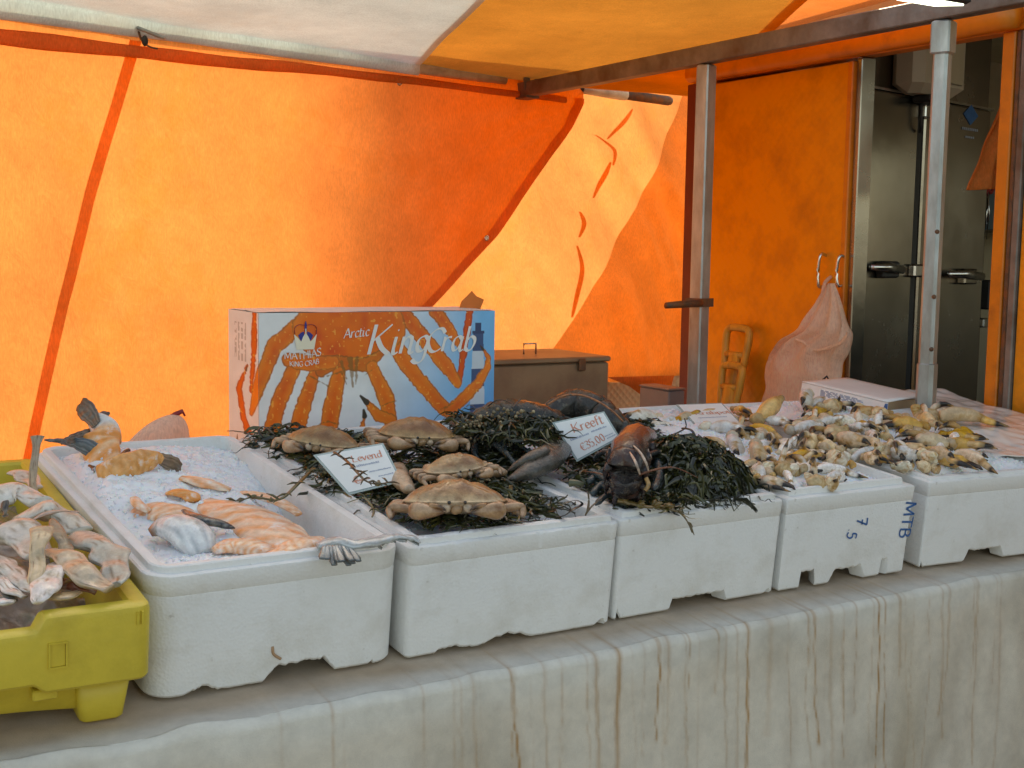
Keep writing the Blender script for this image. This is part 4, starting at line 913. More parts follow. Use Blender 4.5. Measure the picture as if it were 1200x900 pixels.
# ------------------------------------------------------------------ king crab carton
def seg_d(X, Y, pts, widths):
    d = np.full(X.shape, 1e9); 
    for (a, b, wa, wb) in zip(pts, pts[1:], widths, widths[1:]):
        ax, ay = a; bx, by = b; vx, vy = bx - ax, by - ay; t = np.clip(((X - ax) * vx + (Y - ay) * vy) / (vx * vx + vy * vy + 1e-9), 0, 1)
        d = np.minimum(d, np.hypot(X - ax - t * vx, Y - ay - t * vy) - (wa + (wb - wa) * t) / 2)
    return d
def vnoise(X, Y, sc, seed):
    rs = np.random.RandomState(seed); g = rs.rand(140, 140); x = X / sc + 7.3; y = Y / sc + 3.1
    xi = np.floor(x).astype(int); yi = np.floor(y).astype(int); fx = x - xi; fy = y - yi; fx = fx * fx * (3 - 2 * fx); fy = fy * fy * (3 - 2 * fy)
    a = g[yi % 140, xi % 140]; b = g[yi % 140, (xi + 1) % 140]; c = g[(yi + 1) % 140, xi % 140]; e = g[(yi + 1) % 140, (xi + 1) % 140]
    return (a * (1 - fx) + b * fx) * (1 - fy) + (c * (1 - fx) + e * fx) * fy
def art(NU, NV, ysp, xa=190, xb=1135):
    X, Y = np.meshgrid(np.linspace(xa, xb, NU), np.linspace(120, 120 + ysp, NV))
    C = np.zeros(X.shape + (3,)); white = np.array((.80, .84, .84)); C[:] = white
    t = np.clip((X - 620 + (Y - 300) * .25) / 420, 0, 1)[..., None]; C = C * (1 - t) + np.array((.14, .50, .84)) * t
    t2 = np.clip((X - 950) / 200, 0, 1)[..., None] * np.clip((Y - 250) / 300, 0, 1)[..., None]; C = C * (1 - t2) + np.array((.04, .30, .68)) * t2
    n = vnoise(X, Y, 60, 1)[..., None]; C *= .93 + .12 * n
    # lighthouse
    lw = 22 + (Y - 200) * .035; on = (np.abs(X - 1063) < lw) & (Y > 205); band = ((Y - 205) // 68).astype(int) % 2
    C[on & (band == 0)] = (.03, .08, .2); C[on & (band == 1)] = (.55, .66, .74)
    C[(np.abs(X - 1063) < 13) & (Y > 165) & (Y < 206)] = (.02, .05, .14); C[(np.abs(X - 1063) < 26) & (Y > 196) & (Y < 206)] = (.02, .05, .14)
    # small print, upper left
    pr = (X > 92) & (X < 148) & (Y > 160) & (Y < 300) & (((X - 92) // 7).astype(int) % 2 == 0) & (vnoise(X, Y, 9, 3) > .38)
    C[pr] = C[pr] * .55
    org = np.array((.95, .17, .006)); red = np.array((.72, .035, .004)); yel = np.array((.95, .48, .08)); brn = np.array((.28, .13, .02))
    nA = vnoise(X, Y, 26, 5); nB = vnoise(X, Y, 9, 6); nC = vnoise(X, Y, 70, 8)
    def paint(d, soft=2.0, mul=1.0, pal=0):
        d = d + (nB - .5) * 5 + (nA - .5) * 5
        m = np.clip(-d / soft, 0, 1)[..., None]; inner = np.clip(-d / 34, 0, 1)[..., None]
        k = np.clip((nA * .6 + nC * .7) - .42, 0, 1)[..., None]
        col = yel * (1 - inner) * .28 + (org * (1 - k) + red * k) * (.72 + .28 * inner)
        if pal == 1: col = red * (.8 + .3 * nA[..., None]) * .6 + org * .4
        col = col * (1 - .45 * np.clip(1 - np.abs(d + 3) / 5, 0, 1)[..., None]); sp = (nB > .88)[..., None]; col = np.where(sp, col * .5 + yel * .6, col)
        C[:] = C * (1 - m) + col * mul * m
    def leg(pts, wd, **k): paint(seg_d(X, Y, pts, [q * .80 for q in wd]), **k)
    leg([(175, 120), (172, 260), (160, 400)], [30, 30, 24], pal=1)
    leg([(880, 120), (940, 190), (985, 260)], [70, 60, 30])
    leg([(1025, 120), (1000, 280), (985, 385)], [42, 40, 34], pal=1)
    leg([(740, 120), (830, 220), (930, 330), (975, 395)], [80, 80, 72, 50])
    leg([(330, 170), (250, 235), (190, 370), (160, 478)], [80, 84, 64, 30])
    leg([(330, 290), (265, 430), (205, 640), (190, 830)], [70, 80, 74, 60])
    leg([(395, 340), (345, 480), (310, 640), (290, 830)], [60, 82, 76, 70])
    leg([(690, 210), (770, 330), (900, 470), (945, 510)], [84, 80, 74, 62])
    leg([(940, 505), (1060, 405), (1105, 340), (1110, 300), (1075, 255)], [66, 60, 42, 30, 8])
    paint(((X - 535) / 225) ** 2 * 90 + ((Y - 175) / 130) ** 2 * 90 - 90, soft=3)
    leg([(420, 330), (470, 300), (600, 310), (660, 270)], [60, 70, 70, 40], mul=.8)
    leg([(490, 340), (465, 460), (440, 600), (430, 760)], [70, 92, 92, 80])
    leg([(620, 320), (680, 440), (695, 520)], [64, 84, 76])
    leg([(700, 520), (645, 500), (600, 450)], [60, 56, 30])
    leg([(500, 640), (575, 570), (592, 500)], [50, 46, 16])
    leg([(300, 285), (380, 300), (470, 300)], [70, 80, 60])
    leg([(145, 310), (108, 400), (130, 510), (180, 620)], [10, 30, 40, 44], pal=1)
    leg([(95, 640), (100, 575)], [22, 6])
    for (p, w_) in (([(600, 450), (575, 425)], [24, 10]), ([(592, 500), (588, 478)], [22, 12]), ([(1085, 268), (1072, 252)], [14, 5]), ([(100, 590), (101, 572)], [9, 4]), ([(140, 330), (146, 306)], [10, 4])):
        d = seg_d(X, Y, p, w_); m = np.clip(-d / 2, 0, 1)[..., None]; C[:] = C * (1 - m) + np.array((.05, .035, .02)) * m
    # joint creases, mouth parts
    for (p, w_) in (([(415, 520), (450, 512), (490, 525)], [5, 7, 5]), ([(650, 470), (690, 455), (720, 450)], [4, 6, 4]), ([(430, 350), (500, 335), (520, 380)], [6, 8, 4]), ([(590, 350), (640, 320)], [6, 4]), ([(535, 290), (545, 390)], [26, 8]), ([(560, 290), (556, 380)], [20, 8]), ([(500, 300), (520, 360)], [16, 6]), ([(380, 345), (450, 385)], [5, 7]), ([(905, 490), (960, 470)], [4, 6])):
        d = seg_d(X, Y, p, w_) + (nB - .5) * 6; m = np.clip(-d / 3, 0, 1)[..., None] * .75; C[:] = C * (1 - m) + brn * m
    return C
def make_kc():
    yb = 2.66; l = at_y(303, 367, yb); r = at_y(580, 363, yb); zt = l.z; z0 = tab(0, 2.66).z + .012; w = r.x - l.x; h = zt - z0; dp = .20
    t = thing('king_crab_carton', 'printed king crab carton standing behind the crabs with a blue and orange front', 'carton', Matrix.Translation((l.x, yb, z0)))
    mb = MB(); mb.box((0, .0015, 0), (w, dp, h)); o = mb.build('carton_body', M_['carton'], t)
    NU, NV = 470, 300; k = w / 945; C = art(NU, NV, h / k); mb = MB()
    vs = [(w * i / (NU - 1), 0, h - h * j / (NV - 1)) for j in range(NV) for i in range(NU)]
    mb.add(vs, [(j * NU + i, (j + 1) * NU + i, (j + 1) * NU + i + 1, j * NU + i + 1) for j in range(NV - 1) for i in range(NU - 1)], [tuple(c) for c in C.reshape(-1, 3)], True)
    mb.build('front_print', M_['print'], t)
    mb = MB(); mb.add([(w + .0008, .002, 0), (w + .0008, dp, 0), (w + .0008, dp, h), (w + .0008, .002, h)], [(0, 1, 2, 3)], (.07, .3, .6), False); mb.build('side_print', M_['print'], t)
    mb = MB(); mb.grid(20, 8, lambda u, v: (u * w, .002 + v * dp, h + .0015 + .004 * math.sin(math.pi * u) * math.sin(math.pi * v) + .002 * nz(u * 5, v * 4)), (.78, .76, .72)); mb.build('lid', M_['print'], t)
    NS = 60; C = art(NS, NV, h / k, 65, 190); mb = MB()
    mb.add([(-.0008, dp - dp * i / (NS - 1), h - h * j / (NV - 1)) for j in range(NV) for i in range(NS)], [(j * NS + i, (j + 1) * NS + i, (j + 1) * NS + i + 1, j * NS + i + 1) for j in range(NV - 1) for i in range(NS - 1)], [tuple(c) for c in C.reshape(-1, 3)], True); mb.build('side_print', M_['print'], t)
    def P(x, y): return Vector(((x - 190) * k, -.0016, h - (y - 120) * k))
    def put(txt, x, y, size, m, nm='lettering', ang=0, **kw):
        p = pen_text(txt, size * k, **kw); a = R(ang); p.build(nm, M_[m], t, M=plane_frame(P(x, y), (math.cos(a), 0, math.sin(a)), (-math.sin(a), 0, math.cos(a)))); return p.width / k
    put('KingCrab', 592, 272, 98, 'white_ink', nib=.17, ang_=0) if False else None
    x = 590
    p = pen_text('K', 108 * k, nib=.17, ang=38, slant=.28, thin=.055); p.build('lettering', M_['white_ink'], t, M=plane_frame(P(590, 274), (1, 0, .0), (0, 0, 1)))
    p = pen_text('ing', 100 * k, nib=.16, ang=38, slant=.28, thin=.055); p.build('lettering', M_['white_ink'], t, M=plane_frame(P(690, 274), (1, 0, .0), (0, 0, 1)))
    p = pen_text('C', 86 * k, nib=.17, ang=38, slant=.25, thin=.055); p.build('lettering', M_['white_ink'], t, M=plane_frame(P(832, 270), (1, 0, .0), (0, 0, 1)))
    p = pen_text('rab', 88 * k, nib=.16, ang=38, slant=.25, thin=.055); p.build('lettering', M_['white_ink'], t, M=plane_frame(P(898, 270), (1, 0, .0), (0, 0, 1)))
    put('Arctic', 506, 214, 34, 'white_ink', nib=.15, ang=5, slant=.25, thin=.06)
    put('MATHIAS', 283, 288, 27, 'white_ink', nib=.15, ang=4, thin=.07, arc=.25)
    put('KING CRAB', 302, 312, 17.5, 'white_ink', nib=.17, ang=3, thin=.09, arc=.3)
    # crown emblem
    def poly(pts, m, d, nm='emblem'):
        mb = MB(); mb.add([P(x, y) - Vector((0, d, 0)) for x, y in pts], [tuple(range(len(pts)))], smooth=False); mb.build(nm, M_[m], t)
    poly([(328, 250), (318, 195), (335, 210), (345, 222), (352, 205), (362, 190), (372, 205), (380, 222), (392, 210), (404, 195), (394, 250)], 'cream_ink', .0008)
    poly([(334, 200), (345, 190), (356, 186), (356, 208), (348, 226), (340, 212)], 'crown_blue', .0003); poly([(390, 200), (378, 190), (368, 186), (368, 208), (376, 226), (385, 212)], 'crown_blue', .0003)
    for pts in ([(322, 195), (322, 172), (338, 162), (358, 164)], [(402, 195), (402, 172), (386, 162), (366, 164)]):
        mb = MB(); mb.tube(crom([P(*p) for p in pts], 5), [(.0016, .0006)] * 16, 6); mb.build('emblem_arch', M_['crown_red'], t)
    poly([(358, 186), (366, 186), (366, 160), (362, 148), (358, 160)], 'crown_blue', .0006)
    poly([(360, 206), (364, 206), (364, 176), (360, 176)], 'cream_ink', .0012)
    # torn orange flap standing above the lid
    q = [at_y(px, py, yb + .1) - Vector((l.x, yb, z0)) for px, py in ((537, 364), (541, 353), (553, 341), (558, 347), (567, 351), (562, 364))]
    mb = MB(); mb.add(q, [tuple(range(6))], (.72, .16, .02), False); mb.build('lid_flap', M_['print'], t, solid=.002)
make_kc()
def make_carton():
    dz = .244; IT = TABM.inverted(); A, B, D = [IT @ at_tab(px, py, dz) for px, py in ((940, 447), (1040, 471), (1029, 451))]
    ab = B - A; ab.z = 0; ad = D - A; n = Vector((-ab.y, ab.x, 0)).normalized(); dep = ad.dot(n)
    if dep < 0: n = -n; dep = -dep
    w = ab.length; h = .058; dep = min(.2, max(.12, dep))
    fm = TABM @ Matrix(((ab.x / w, n.x, 0, A.x), (ab.y / w, n.y, 0, A.y), (0, 0, 1, dz - h), (0, 0, 0, 1)))
    t = thing('white_carton', 'white carton with a barcode label and an open end behind the crab claws', 'carton', fm)
    mb = MB(); T = .004
    mb.box((0, 0, 0), (w, T, h - .003)); mb.box((0, dep - T, 0), (w, dep, h - .003)); mb.box((0, T, 0), (T, dep - T, h - .003)); mb.box((T, T, 0), (w, dep - T, T)); mb.build('body', M_['carton'], t)
    mb = MB(); mb.grid(12, 8, lambda u, v: (u * w, v * dep, h - .0005 + .004 * math.sin(math.pi * v) * u)); mb.build('lid', M_['carton'], t, solid=.003)
    mb = MB(); mb.box((T, T, T + .001), (w - .02, dep - T, h - .006)); mb.build('inside', M_['kraft'], t)
    mb = MB(); mb.add([(w, T, h * .55), (w, dep - T, h * .55), (w + .09, dep + .02, h * .62), (w + .09, -.01, h * .6)], [(0, 1, 2, 3)], smooth=False); mb.build('flap', M_['carton'], t, solid=.003)
    mb = MB(); mb.box((w - .001, T, 0), (w + .002, dep - T, h * .62)); mb.build('end_panel', M_['carton'], t)
    mb = MB(); mb.box((w * .22, -.0012, h * .28), (w * .72, -.0002, h * .86)); mb.build('label', M_['paper'], t)
    mb = MB(); rnd = random.Random(3)
    for k in range(6): 
        x = w * .24
        while x < w * .68:
            l = rnd.uniform(.006, .02); mb.box((x, -.0018, h * (.80 - .05 * k)), (x + l, -.0013, h * (.80 - .05 * k) + .0025)); x += l + rnd.uniform(.003, .008)
    mb.build('label_print', M_['grey_ink'], t)
    for z0, z1 in ((.40, .50), (.30, .37)):
        mb = MB(); x = w * .46
        while x < w * .68: l = rnd.uniform(.001, .0035); mb.box((x, -.0018, h * z0), (x + l, -.0013, h * z1)); x += l + rnd.uniform(.001, .0035)
        mb.build('barcode', M_['black_ink'], t)
    mb = MB(); mb.add([(w - .012, -.0008, h * .52), (w + .0026, -.0008, h * .5), (w + .0026, -.0008, h * .92), (w - .006, -.0008, h * .9)], [(0, 1, 2, 3)], smooth=False); mb.build('blue_sticker', M_['blue_ink'], t)
    # plastic liner crumpled at the open end
make_carton()
def make_bag2():
    # tied peach bag lying behind the first box
    l = at_y(146, 514, 2.66); r = at_y(226, 510, 2.66); top = at_y(205, 489, 2.66); o = (l + r) / 2; o.z = tab(0, 2.68).z + .01
    t = thing('plastic_bag', 'small peach plastic bag tied with red, behind the salmon box', 'bag', Matrix.Translation(o)); hw = (r.x - l.x) / 2 + .01; H = top.z - o.z
    def F(u, v):
        a = u * 2 * math.pi; ph = v * math.pi / 2; x = math.cos(a) * math.cos(ph) * hw + hw * .55 * math.sin(ph) ** 3; y = .05 + math.sin(a) * math.cos(ph) * .045; z = H * math.sin(ph) ** .8
        n = .012 * nz(x * 14, y * 14, z * 12); return (x + n, y + n, z)
    mb = MB(); mb.grid(48, 20, F); mb.build('body', M_['bag'], t)
    k = Vector((hw * .62, .05, H)); mb = MB(); mb.tube([k - Vector((.012, 0, .004)), k, k + Vector((.014, 0, .006)), k + Vector((.02, -.002, -.004))], [.004, .006, .005, .002], 8, amp=.002, freq=90); mb.build('tie', M_['red_plastic'], t)
make_bag2()

# ================================================================== ICE
def ice(label, k, hfun, nx=70, ny=130, chips=1500, x0=.030, x1=None, y0=.030, y1=None, seed=1):
    x, y, yaw, w, r = BOXES[k]; x1 = x1 or w - .030; y1 = y1 or BOXD - .030; rnd = random.Random(seed)
    def H(a, b): return hfun((a - x0) / (x1 - x0), (b - y0) / (y1 - y0))
    mb = MB()
    def F(u, v):
        a, b = lerp(x0, x1, u), lerp(y0, y1, v); n = .006 * nz(a * 26, b * 26, seed) + .004 * nz(a * 75, b * 75, seed) + .0026 * nz(a * 190, b * 190, seed)
        e_ = min(a - x0, x1 - a, b - y0, y1 - b); return (a, b, min(H(a, b) + n, .172 + .004 * nz(a * 60, b * 60) + .5 * e_))
    mb.grid(nx, ny, F)
    for _ in range(chips):
        a, b = rnd.uniform(x0, x1), rnd.uniform(y0, y1); s = rnd.choice((.0012, .0016, .002, .003)); e_ = min(a - x0, x1 - a, b - y0, y1 - b); c = Vector((a, b, min(H(a, b) + .006 * nz(a * 26, b * 26, seed), .172 + .5 * e_) + s * .3))
        M = Matrix.Translation(c) @ Matrix.Rotation(rnd.uniform(0, 6), 4, 'Z') @ Matrix.Rotation(rnd.uniform(0, 3), 4, 'X')
        e = [rnd.uniform(.6, 1.3) * s for _ in range(6)]
        mb.add([M @ Vector(p) for p in ((e[0], 0, 0), (-e[1], 0, 0), (0, e[2], 0), (0, -e[3], 0), (0, 0, e[4]), (0, 0, -e[5]))], [(0, 2, 4), (2, 1, 4), (1, 3, 4), (3, 0, 4), (2, 0, 5), (1, 2, 5), (3, 1, 5), (0, 3, 5)], smooth=False)
    o = mb.build('crushed_ice', M_['ice'], M=box_m(k)); tag(o, label, 'ice', kind='stuff'); return o
def h1(u, v): return .151 + .045 * smooth01(.3, 1, v) * (1 - .55 * smooth01(.55, 1, u)) + .022 * smooth01(.5, .0, u) * smooth01(.25, .7, v) + .02 * math.sin(math.pi * u) * math.sin(math.pi * min(1, v * 1.2)) - .045 * smooth01(.72, 1, u) * smooth01(.9, .4, v) + .02 * smooth01(.3, .0, v)
def h2(u, v): return .150 + .02 * nz(u * 4, v * 6)
def h4(u, v): return .186 + .016 * math.sin(math.pi * u) ** .6 * math.sin(math.pi * min(1, v * 1.05)) ** .5 + .012 * v
def h5(u, v): return .184 + .024 * math.sin(math.pi * u) ** .6 * math.sin(math.pi * min(1, v * 1.05)) ** .5 + .016 * v
ice('crushed ice packed round the salmon in the rounded foam box', 1, h1, 80, 150, 2600, seed=3)
ice('crushed ice bed under the brown crabs', 2, h2, 40, 70, 500, seed=4)
ice('crushed ice bed under the lobster and seaweed', 3, h2, 40, 70, 500, seed=5)
ice('crushed ice heaped under the claws in the box with handwriting', 4, h4, 70, 140, 2600, x0=.028, x1=.317, seed=6)
ice('crushed ice heaped under the claws behind the front pole', 5, h5, 80, 140, 2800, x0=.028, x1=.377, seed=7)
ice('crushed ice under the clear film in the last foam box', 6, h2, 30, 50, 100, seed=8)

# ================================================================== FISH
def path3(pts, n=4): return crom([at_tab(a, b, c) for a, b, c in pts], n)
def px_piece(name, label, cat, pts, wid, col, m, flat=.6, dz=.18, amp=.006, freq=40, seed=0, n=14, group=None, part='flesh', up=None, sub=5, rag=0.0):
    # a lump or fillet laid along pixels of the photograph; pts (px, py[, height above the table])
    P = []
    for p in pts: P.append(at_tab(p[0], p[1], p[2] if len(p) > 2 else dz))
    W = [w * mpp(p) * .5 for w, p in zip(wid, P)]
    path = crom(P, sub); wr = crom([(w, 0, 0) for w in W], sub); o = P[len(P) // 2]
    mb = MB(); rg_ = rag
    mb.tube([p - o for p in path], [(max(.0008, w.x * (1 + rg_ * nz(i * .11, seed * 3.3))), max(.0008, w.x) * flat * (1 + rg_ * 1.6 * nz(i * .10, seed * 5.1, 4))) for i, w in enumerate(wr)], n, col, up=up or TZ, amp=amp, freq=freq, seed=seed)
    t = thing(name, label, cat, Matrix.Translation(o), group); mb.build(part, m, t); return t, path, o
def fan(t, o, base, tip_c, spread, k, m, col, w=.007, thick=.0012, part='fin_ray', curl=.0, seed=0, joined=None):
    # fin or tail: rays from a base line to a fanned tip line
    rnd = random.Random(seed); b0, b1 = [Vector(p) - o for p in base]; t0, t1 = [Vector(p) - o for p in tip_c]
    mb = MB()
    for i in range(k):
        f = i / (k - 1); a = b0.lerp(b1, f); e = t0.lerp(t1, f) + spread * math.sin(math.pi * f) + Vector((rnd.uniform(-1, 1), rnd.uniform(-1, 1), rnd.uniform(-1, 1))) * .004
        mid = a.lerp(e, .55) + Vector((0, 0, curl)); ww = (t0 - t1).length / k * 1.25 + .0008
        mb.tube(crom([a, mid, e], 4), [(lerp(.0022, ww, j / 8) if j < 7 else ww * .6, thick) for j in range(9)], 6, lambda tt, th, c=mixc(col[0], col[1], rnd.random()): mixc(c, col[2], tt), up=TZ)
    mb.build(part, m, t)
sal_o, sal_p = (.86, .27, .035), (.90, .50, .28)
def scol(tt, th, a=sal_o, b=(.86, .44, .16), s=0):
    k = .5 + .5 * math.sin(tt * 60 + 6 * math.cos(th * 2)); return mixc(a, b, k * .75)
# standing tail piece at the back corner of the salmon box
def tail1(tt, th):
    c = mixc((.86, .30, .05), (.92, .58, .34), (.5 + .5 * math.sin(tt * 34 + math.cos(th) * 2)) ** 2)
    c = mixc(c, (.74, .74, .72), smooth01(.52, .64, tt + .10 * math.sin(th))); c = mixc(c, (.16, .13, .10), smooth01(.86, 1, tt))
    return mixc((.16, .05, .03), c, smooth01(.02, .10, tt))
def fincol(a, b, tip): return lambda tt, th: mixc(mixc(a, b, (.5 + .5 * math.sin(math.cos(th) * 17)) ** 1.5), tip, smooth01(.5, 1, tt) * .8)
def fin(t, o, pts, wid, col, part='fin', flat=.10, notch=.0):
    P = path3(pts, 6); W = crom([(w * mpp(P[0]) * .5, 0, 0) for w in wid], 6)
    mb = MB(); mb.tube([p - o for p in P], [(max(.0006, w.x), max(.0008, w.x * flat)) for w in W], 28, col, up=CF, amp=.0022, freq=120); mb.build(part, M_['flesh'], t)
DARK = fincol((.08, .065, .05), (.22, .18, .14), (.05, .04, .03)); SLATE = fincol((.05, .07, .08), (.16, .19, .2), (.04, .04, .05)); BROWN = fincol((.14, .10, .06), (.32, .24, .16), (.09, .07, .05))
t, path, o = px_piece('salmon_piece', 'salmon tail piece standing up in the back left corner of the ice', 'fish', [(128, 552, .19), (122, 538, .205), (118, 522, .222), (121, 508, .24), (116, 497, .254), (108, 490, .262)], [36, 44, 48, 42, 28, 18], tail1, M_['salmon'], .5, amp=.002, seed=4, n=26, up=CF)
fin(t, o, [(113, 498, .256), (107, 488, .267), (100, 480, .276), (93, 474, .282)], [12, 20, 24, 18], DARK, 'tail_fin'); fin(t, o, [(116, 495, .258), (121, 487, .266), (128, 484, .27)], [12, 12, 3], DARK, 'tail_fin')
fin(t, o, [(108, 508, .235), (94, 512, .236), (80, 516, .237), (72, 519, .236)], [14, 13, 9, 3], DARK); fin(t, o, [(112, 530, .215), (98, 522, .226), (76, 517, .23), (52, 516, .231)], [22, 18, 8, 2], SLATE)
mb = MB(); pp = [at_tab(x, y, z) - o for x, y, z in ((106, 548, .195), (116, 555, .194), (130, 547, .2), (142, 536, .205), (150, 531, .206))]; mb.tube(crom(pp, 4), [(.005, .008)] * 17, 10, lambda tt, th: (.07, .025, .015), amp=.003, freq=60); mb.build('dark_skin', M_['flesh'], t)
t, path, o = px_piece('salmon_piece', 'orange salmon tail slab lying on the ice, its brown fin fanned to the right', 'fish', [(118, 558, .197), (136, 552, .209), (160, 543, .216), (182, 538, .217), (190, 540, .213)], [26, 34, 32, 18, 10], lambda tt, th: mixc((.74, .28, .05), (.88, .46, .18), (.5 + .5 * math.sin(tt * 55 + 4 * math.cos(th))) ** 1.5), M_['salmon'], .5, amp=.0035, seed=8, n=22, up=CF)
fin(t, o, [(182, 537, .208), (194, 541, .207), (205, 545, .205), (212, 548, .203)], [12, 18, 18, 10], BROWN, 'tail_fin'); fin(t, o, [(186, 553, .192), (200, 556, .19), (212, 560, .188)], [8, 11, 6], BROWN, 'lower_fin')
mb = MB(); pp = [at_tab(x, y, z) - o for x, y, z in ((110, 553, .198), (124, 543, .210), (146, 535, .214), (166, 530, .213))]; mb.tube(crom(pp, 6), [(.005, .006)] * 19, 10, lambda tt, th: mixc((.62, .62, .6), (.05, .05, .05), (.5 + .5 * math.sin(tt * 60 + 2 * math.cos(th))) ** 2), amp=.002, freq=70); mb.build('silver_skin', M_['flesh'], t)
q = lambda px, py, dz: at_tab(px, py, dz)
pale = lambda tt, th: mixc((.88, .36, .13), (.92, .72, .56), (.5 + .5 * math.sin(tt * 52 + 5 * math.cos(th)) + .25 * nz(tt * 14, th * 2)))
hi = .155
for nm, lab, pts, wid, sd in (
    ('salmon_fillet', 'long pale salmon fillet half buried in ice at the right of the box', [(232, 586, .15), (262, 600, .15), (300, 615, .148), (332, 636, .15), (350, 650, .15)], [20, 52, 66, 58, 24], 1),
    ('salmon_fillet', 'small orange salmon fillet end poking from the ice in the middle', [(195, 578, .165), (206, 577, .168), (222, 580, .166), (227, 587, .160)], [8, 17, 22, 14], 2),
    ('salmon_fillet', 'frosted salmon fillet under the ice left of the silver fish side', [(152, 606, .146), (175, 600, .15), (205, 604, .15), (230, 614, .146)], [16, 40, 46, 24], 3),
    ('salmon_fillet', 'salmon fillet piece at the front rim right of the silver fish side', [(252, 646, .157), (272, 640, .16), (300, 642, .16), (318, 648, .158)], [16, 34, 34, 14], 4),
    ('salmon_fillet', 'salmon belly strip next to the silver fin on the front rim', [(312, 650, .165), (335, 644, .17), (360, 636, .17), (374, 630, .165)], [10, 26, 28, 14], 5),
    ('salmon_fillet', 'orange salmon strip in the ice right of the long pale fillet', [(318, 610, .152), (338, 618, .155), (360, 632, .15)], [12, 24, 12], 7),
    ('salmon_fillet', 'frosty salmon back under the ice in the middle of the box', [(212, 560, .17), (240, 566, .168), (270, 574, .16)], [10, 22, 10], 8),
    ('salmon_fillet', 'pink salmon flake at the left wall of the salmon box', [(156, 584, .168), (164, 592, .166), (176, 600, .158)], [8, 16, 8], 9),
    ('salmon_fillet', 'thin salmon edge showing behind the fillets, below the seaweed sprig', [(280, 578, .150), (300, 580, .152), (326, 588, .15), (350, 602, .146)], [8, 16, 18, 10], 6)):
    pts = [(a, b, c + .028) for a, b, c in pts]; wid = [w * 1.15 for w in wid]
    px_piece(nm, lab, 'fish', pts, wid, scol if sd == 2 else pale, M_['salmon'], .38, amp=.003, seed=sd * 3, n=18, group='salmon pieces in the ice')
def silver(tt, th):
    c = mixc((.78, .79, .77), (.50, .53, .54), (.5 + .5 * math.sin(th * 9 + tt * 5)) ** 3)
    return mixc((.32, .13, .05), c, smooth01(.02, .22, tt))
px_piece('silver_fish', 'silver domed fish side with a brown edge at the front of the salmon box', 'fish', [(176, 624, .182), (190, 618, .19), (210, 620, .195), (228, 632, .188), (238, 652, .17)], [14, 30, 46, 50, 30], silver, M_['flesh'], .75, amp=.0025, freq=30, seed=5, n=24)
px_piece('salmon_piece', 'strip of dark mottled salmon skin lying across the ice behind the silver fish side', 'fish', [(216, 598, .196), (228, 606, .201), (244, 611, .199), (262, 615, .194), (274, 618, .188)], [8, 17, 20, 17, 5], lambda tt, th: mixc((.03, .035, .04), (.32, .34, .34), max(0, nz(tt * 22, th * 3)) * 1.2), M_['flesh'], .5, amp=.002, seed=15)
# silver tail draped over the front rim
gc = lambda tt, th: mixc((.30, .33, .33), (.62, .66, .66), .5 + .5 * math.sin(th * 6 + tt * 17))
t, path, o = px_piece('silver_fish', 'grey silver fish tail draped over the front rim between the first two foam boxes', 'fish', [(372, 640, .205), (392, 634, .212), (415, 638, .212), (440, 634, .214), (464, 629, .214), (482, 631, .209), (492, 637, .204)], [18, 22, 20, 22, 15, 12, 4], gc, M_['flesh'], .45, amp=.003, freq=60, seed=11, n=16)
fan(t, o, (q(380, 640, .212), q(408, 638, .212)), (q(380, 656, .200), q(421, 657, .200)), Vector((0, -.004, -.004)), 9, M_['flesh'], ((.35, .38, .37), (.5, .53, .52), (.10, .12, .12)), part='tail_fin', seed=21)
fan(t, o, (q(436, 632, .214), q(470, 628, .214)), (q(444, 640, .204), q(490, 637, .203)), Vector((0, 0, .003)), 8, M_['flesh'], ((.42, .46, .45), (.58, .62, .6), (.2, .22, .2)), part='side_fin', seed=22)

# white fish trimmings in the crate
def fishmound():
    mb = MB(); I = TABM
    def F(u, v):
        x = lerp(CRX0 + .04, CRX1 - .04, u); y = lerp(CRY0 + .04, CRY1 - .05, v); e = min(u, 1 - u, v, 1 - v)
        z = .105 + .05 * smooth01(0, .28, e) + .016 * nz(x * 17, y * 17, 2) + .01 * nz(x * 45, y * 45) ; return I @ Vector((x, y, z))
    mb.grid(60, 110, F, lambda u, v, p: mixc((.30, .20, .15), (.44, .33, .26), .5 + .5 * nz(u * 9, v * 14)))
    tag(mb.build('fish_trimmings', M_['flesh']), 'mass of pale fish trimmings filling the bottom of the yellow crate', 'fish', kind='stuff')
fishmound()
W1, W2, G1, Y1, B1 = (.70, .66, .57), (.60, .52, .43), (.40, .38, .33), (.50, .34, .17), (.10, .07, .045)
def fcol(a, b, f=20, g=3):
    def c(tt, th):
        n = .5 + .7 * nz(tt * 3 + f, math.cos(th) * 2.5 + g, math.sin(th) * 2.5) + .35 * nz(tt * 3, math.cos(th) * 11, math.sin(th) * 11 + f)
        k = mixc(a, b, min(1, max(0, n))); return mixc(k, (k[0] * .45, k[1] * .36, k[2] * .28), smooth01(.25, .6, nz(tt * 7 + g, math.cos(th) * 4, math.sin(th) * 4)))
    return c
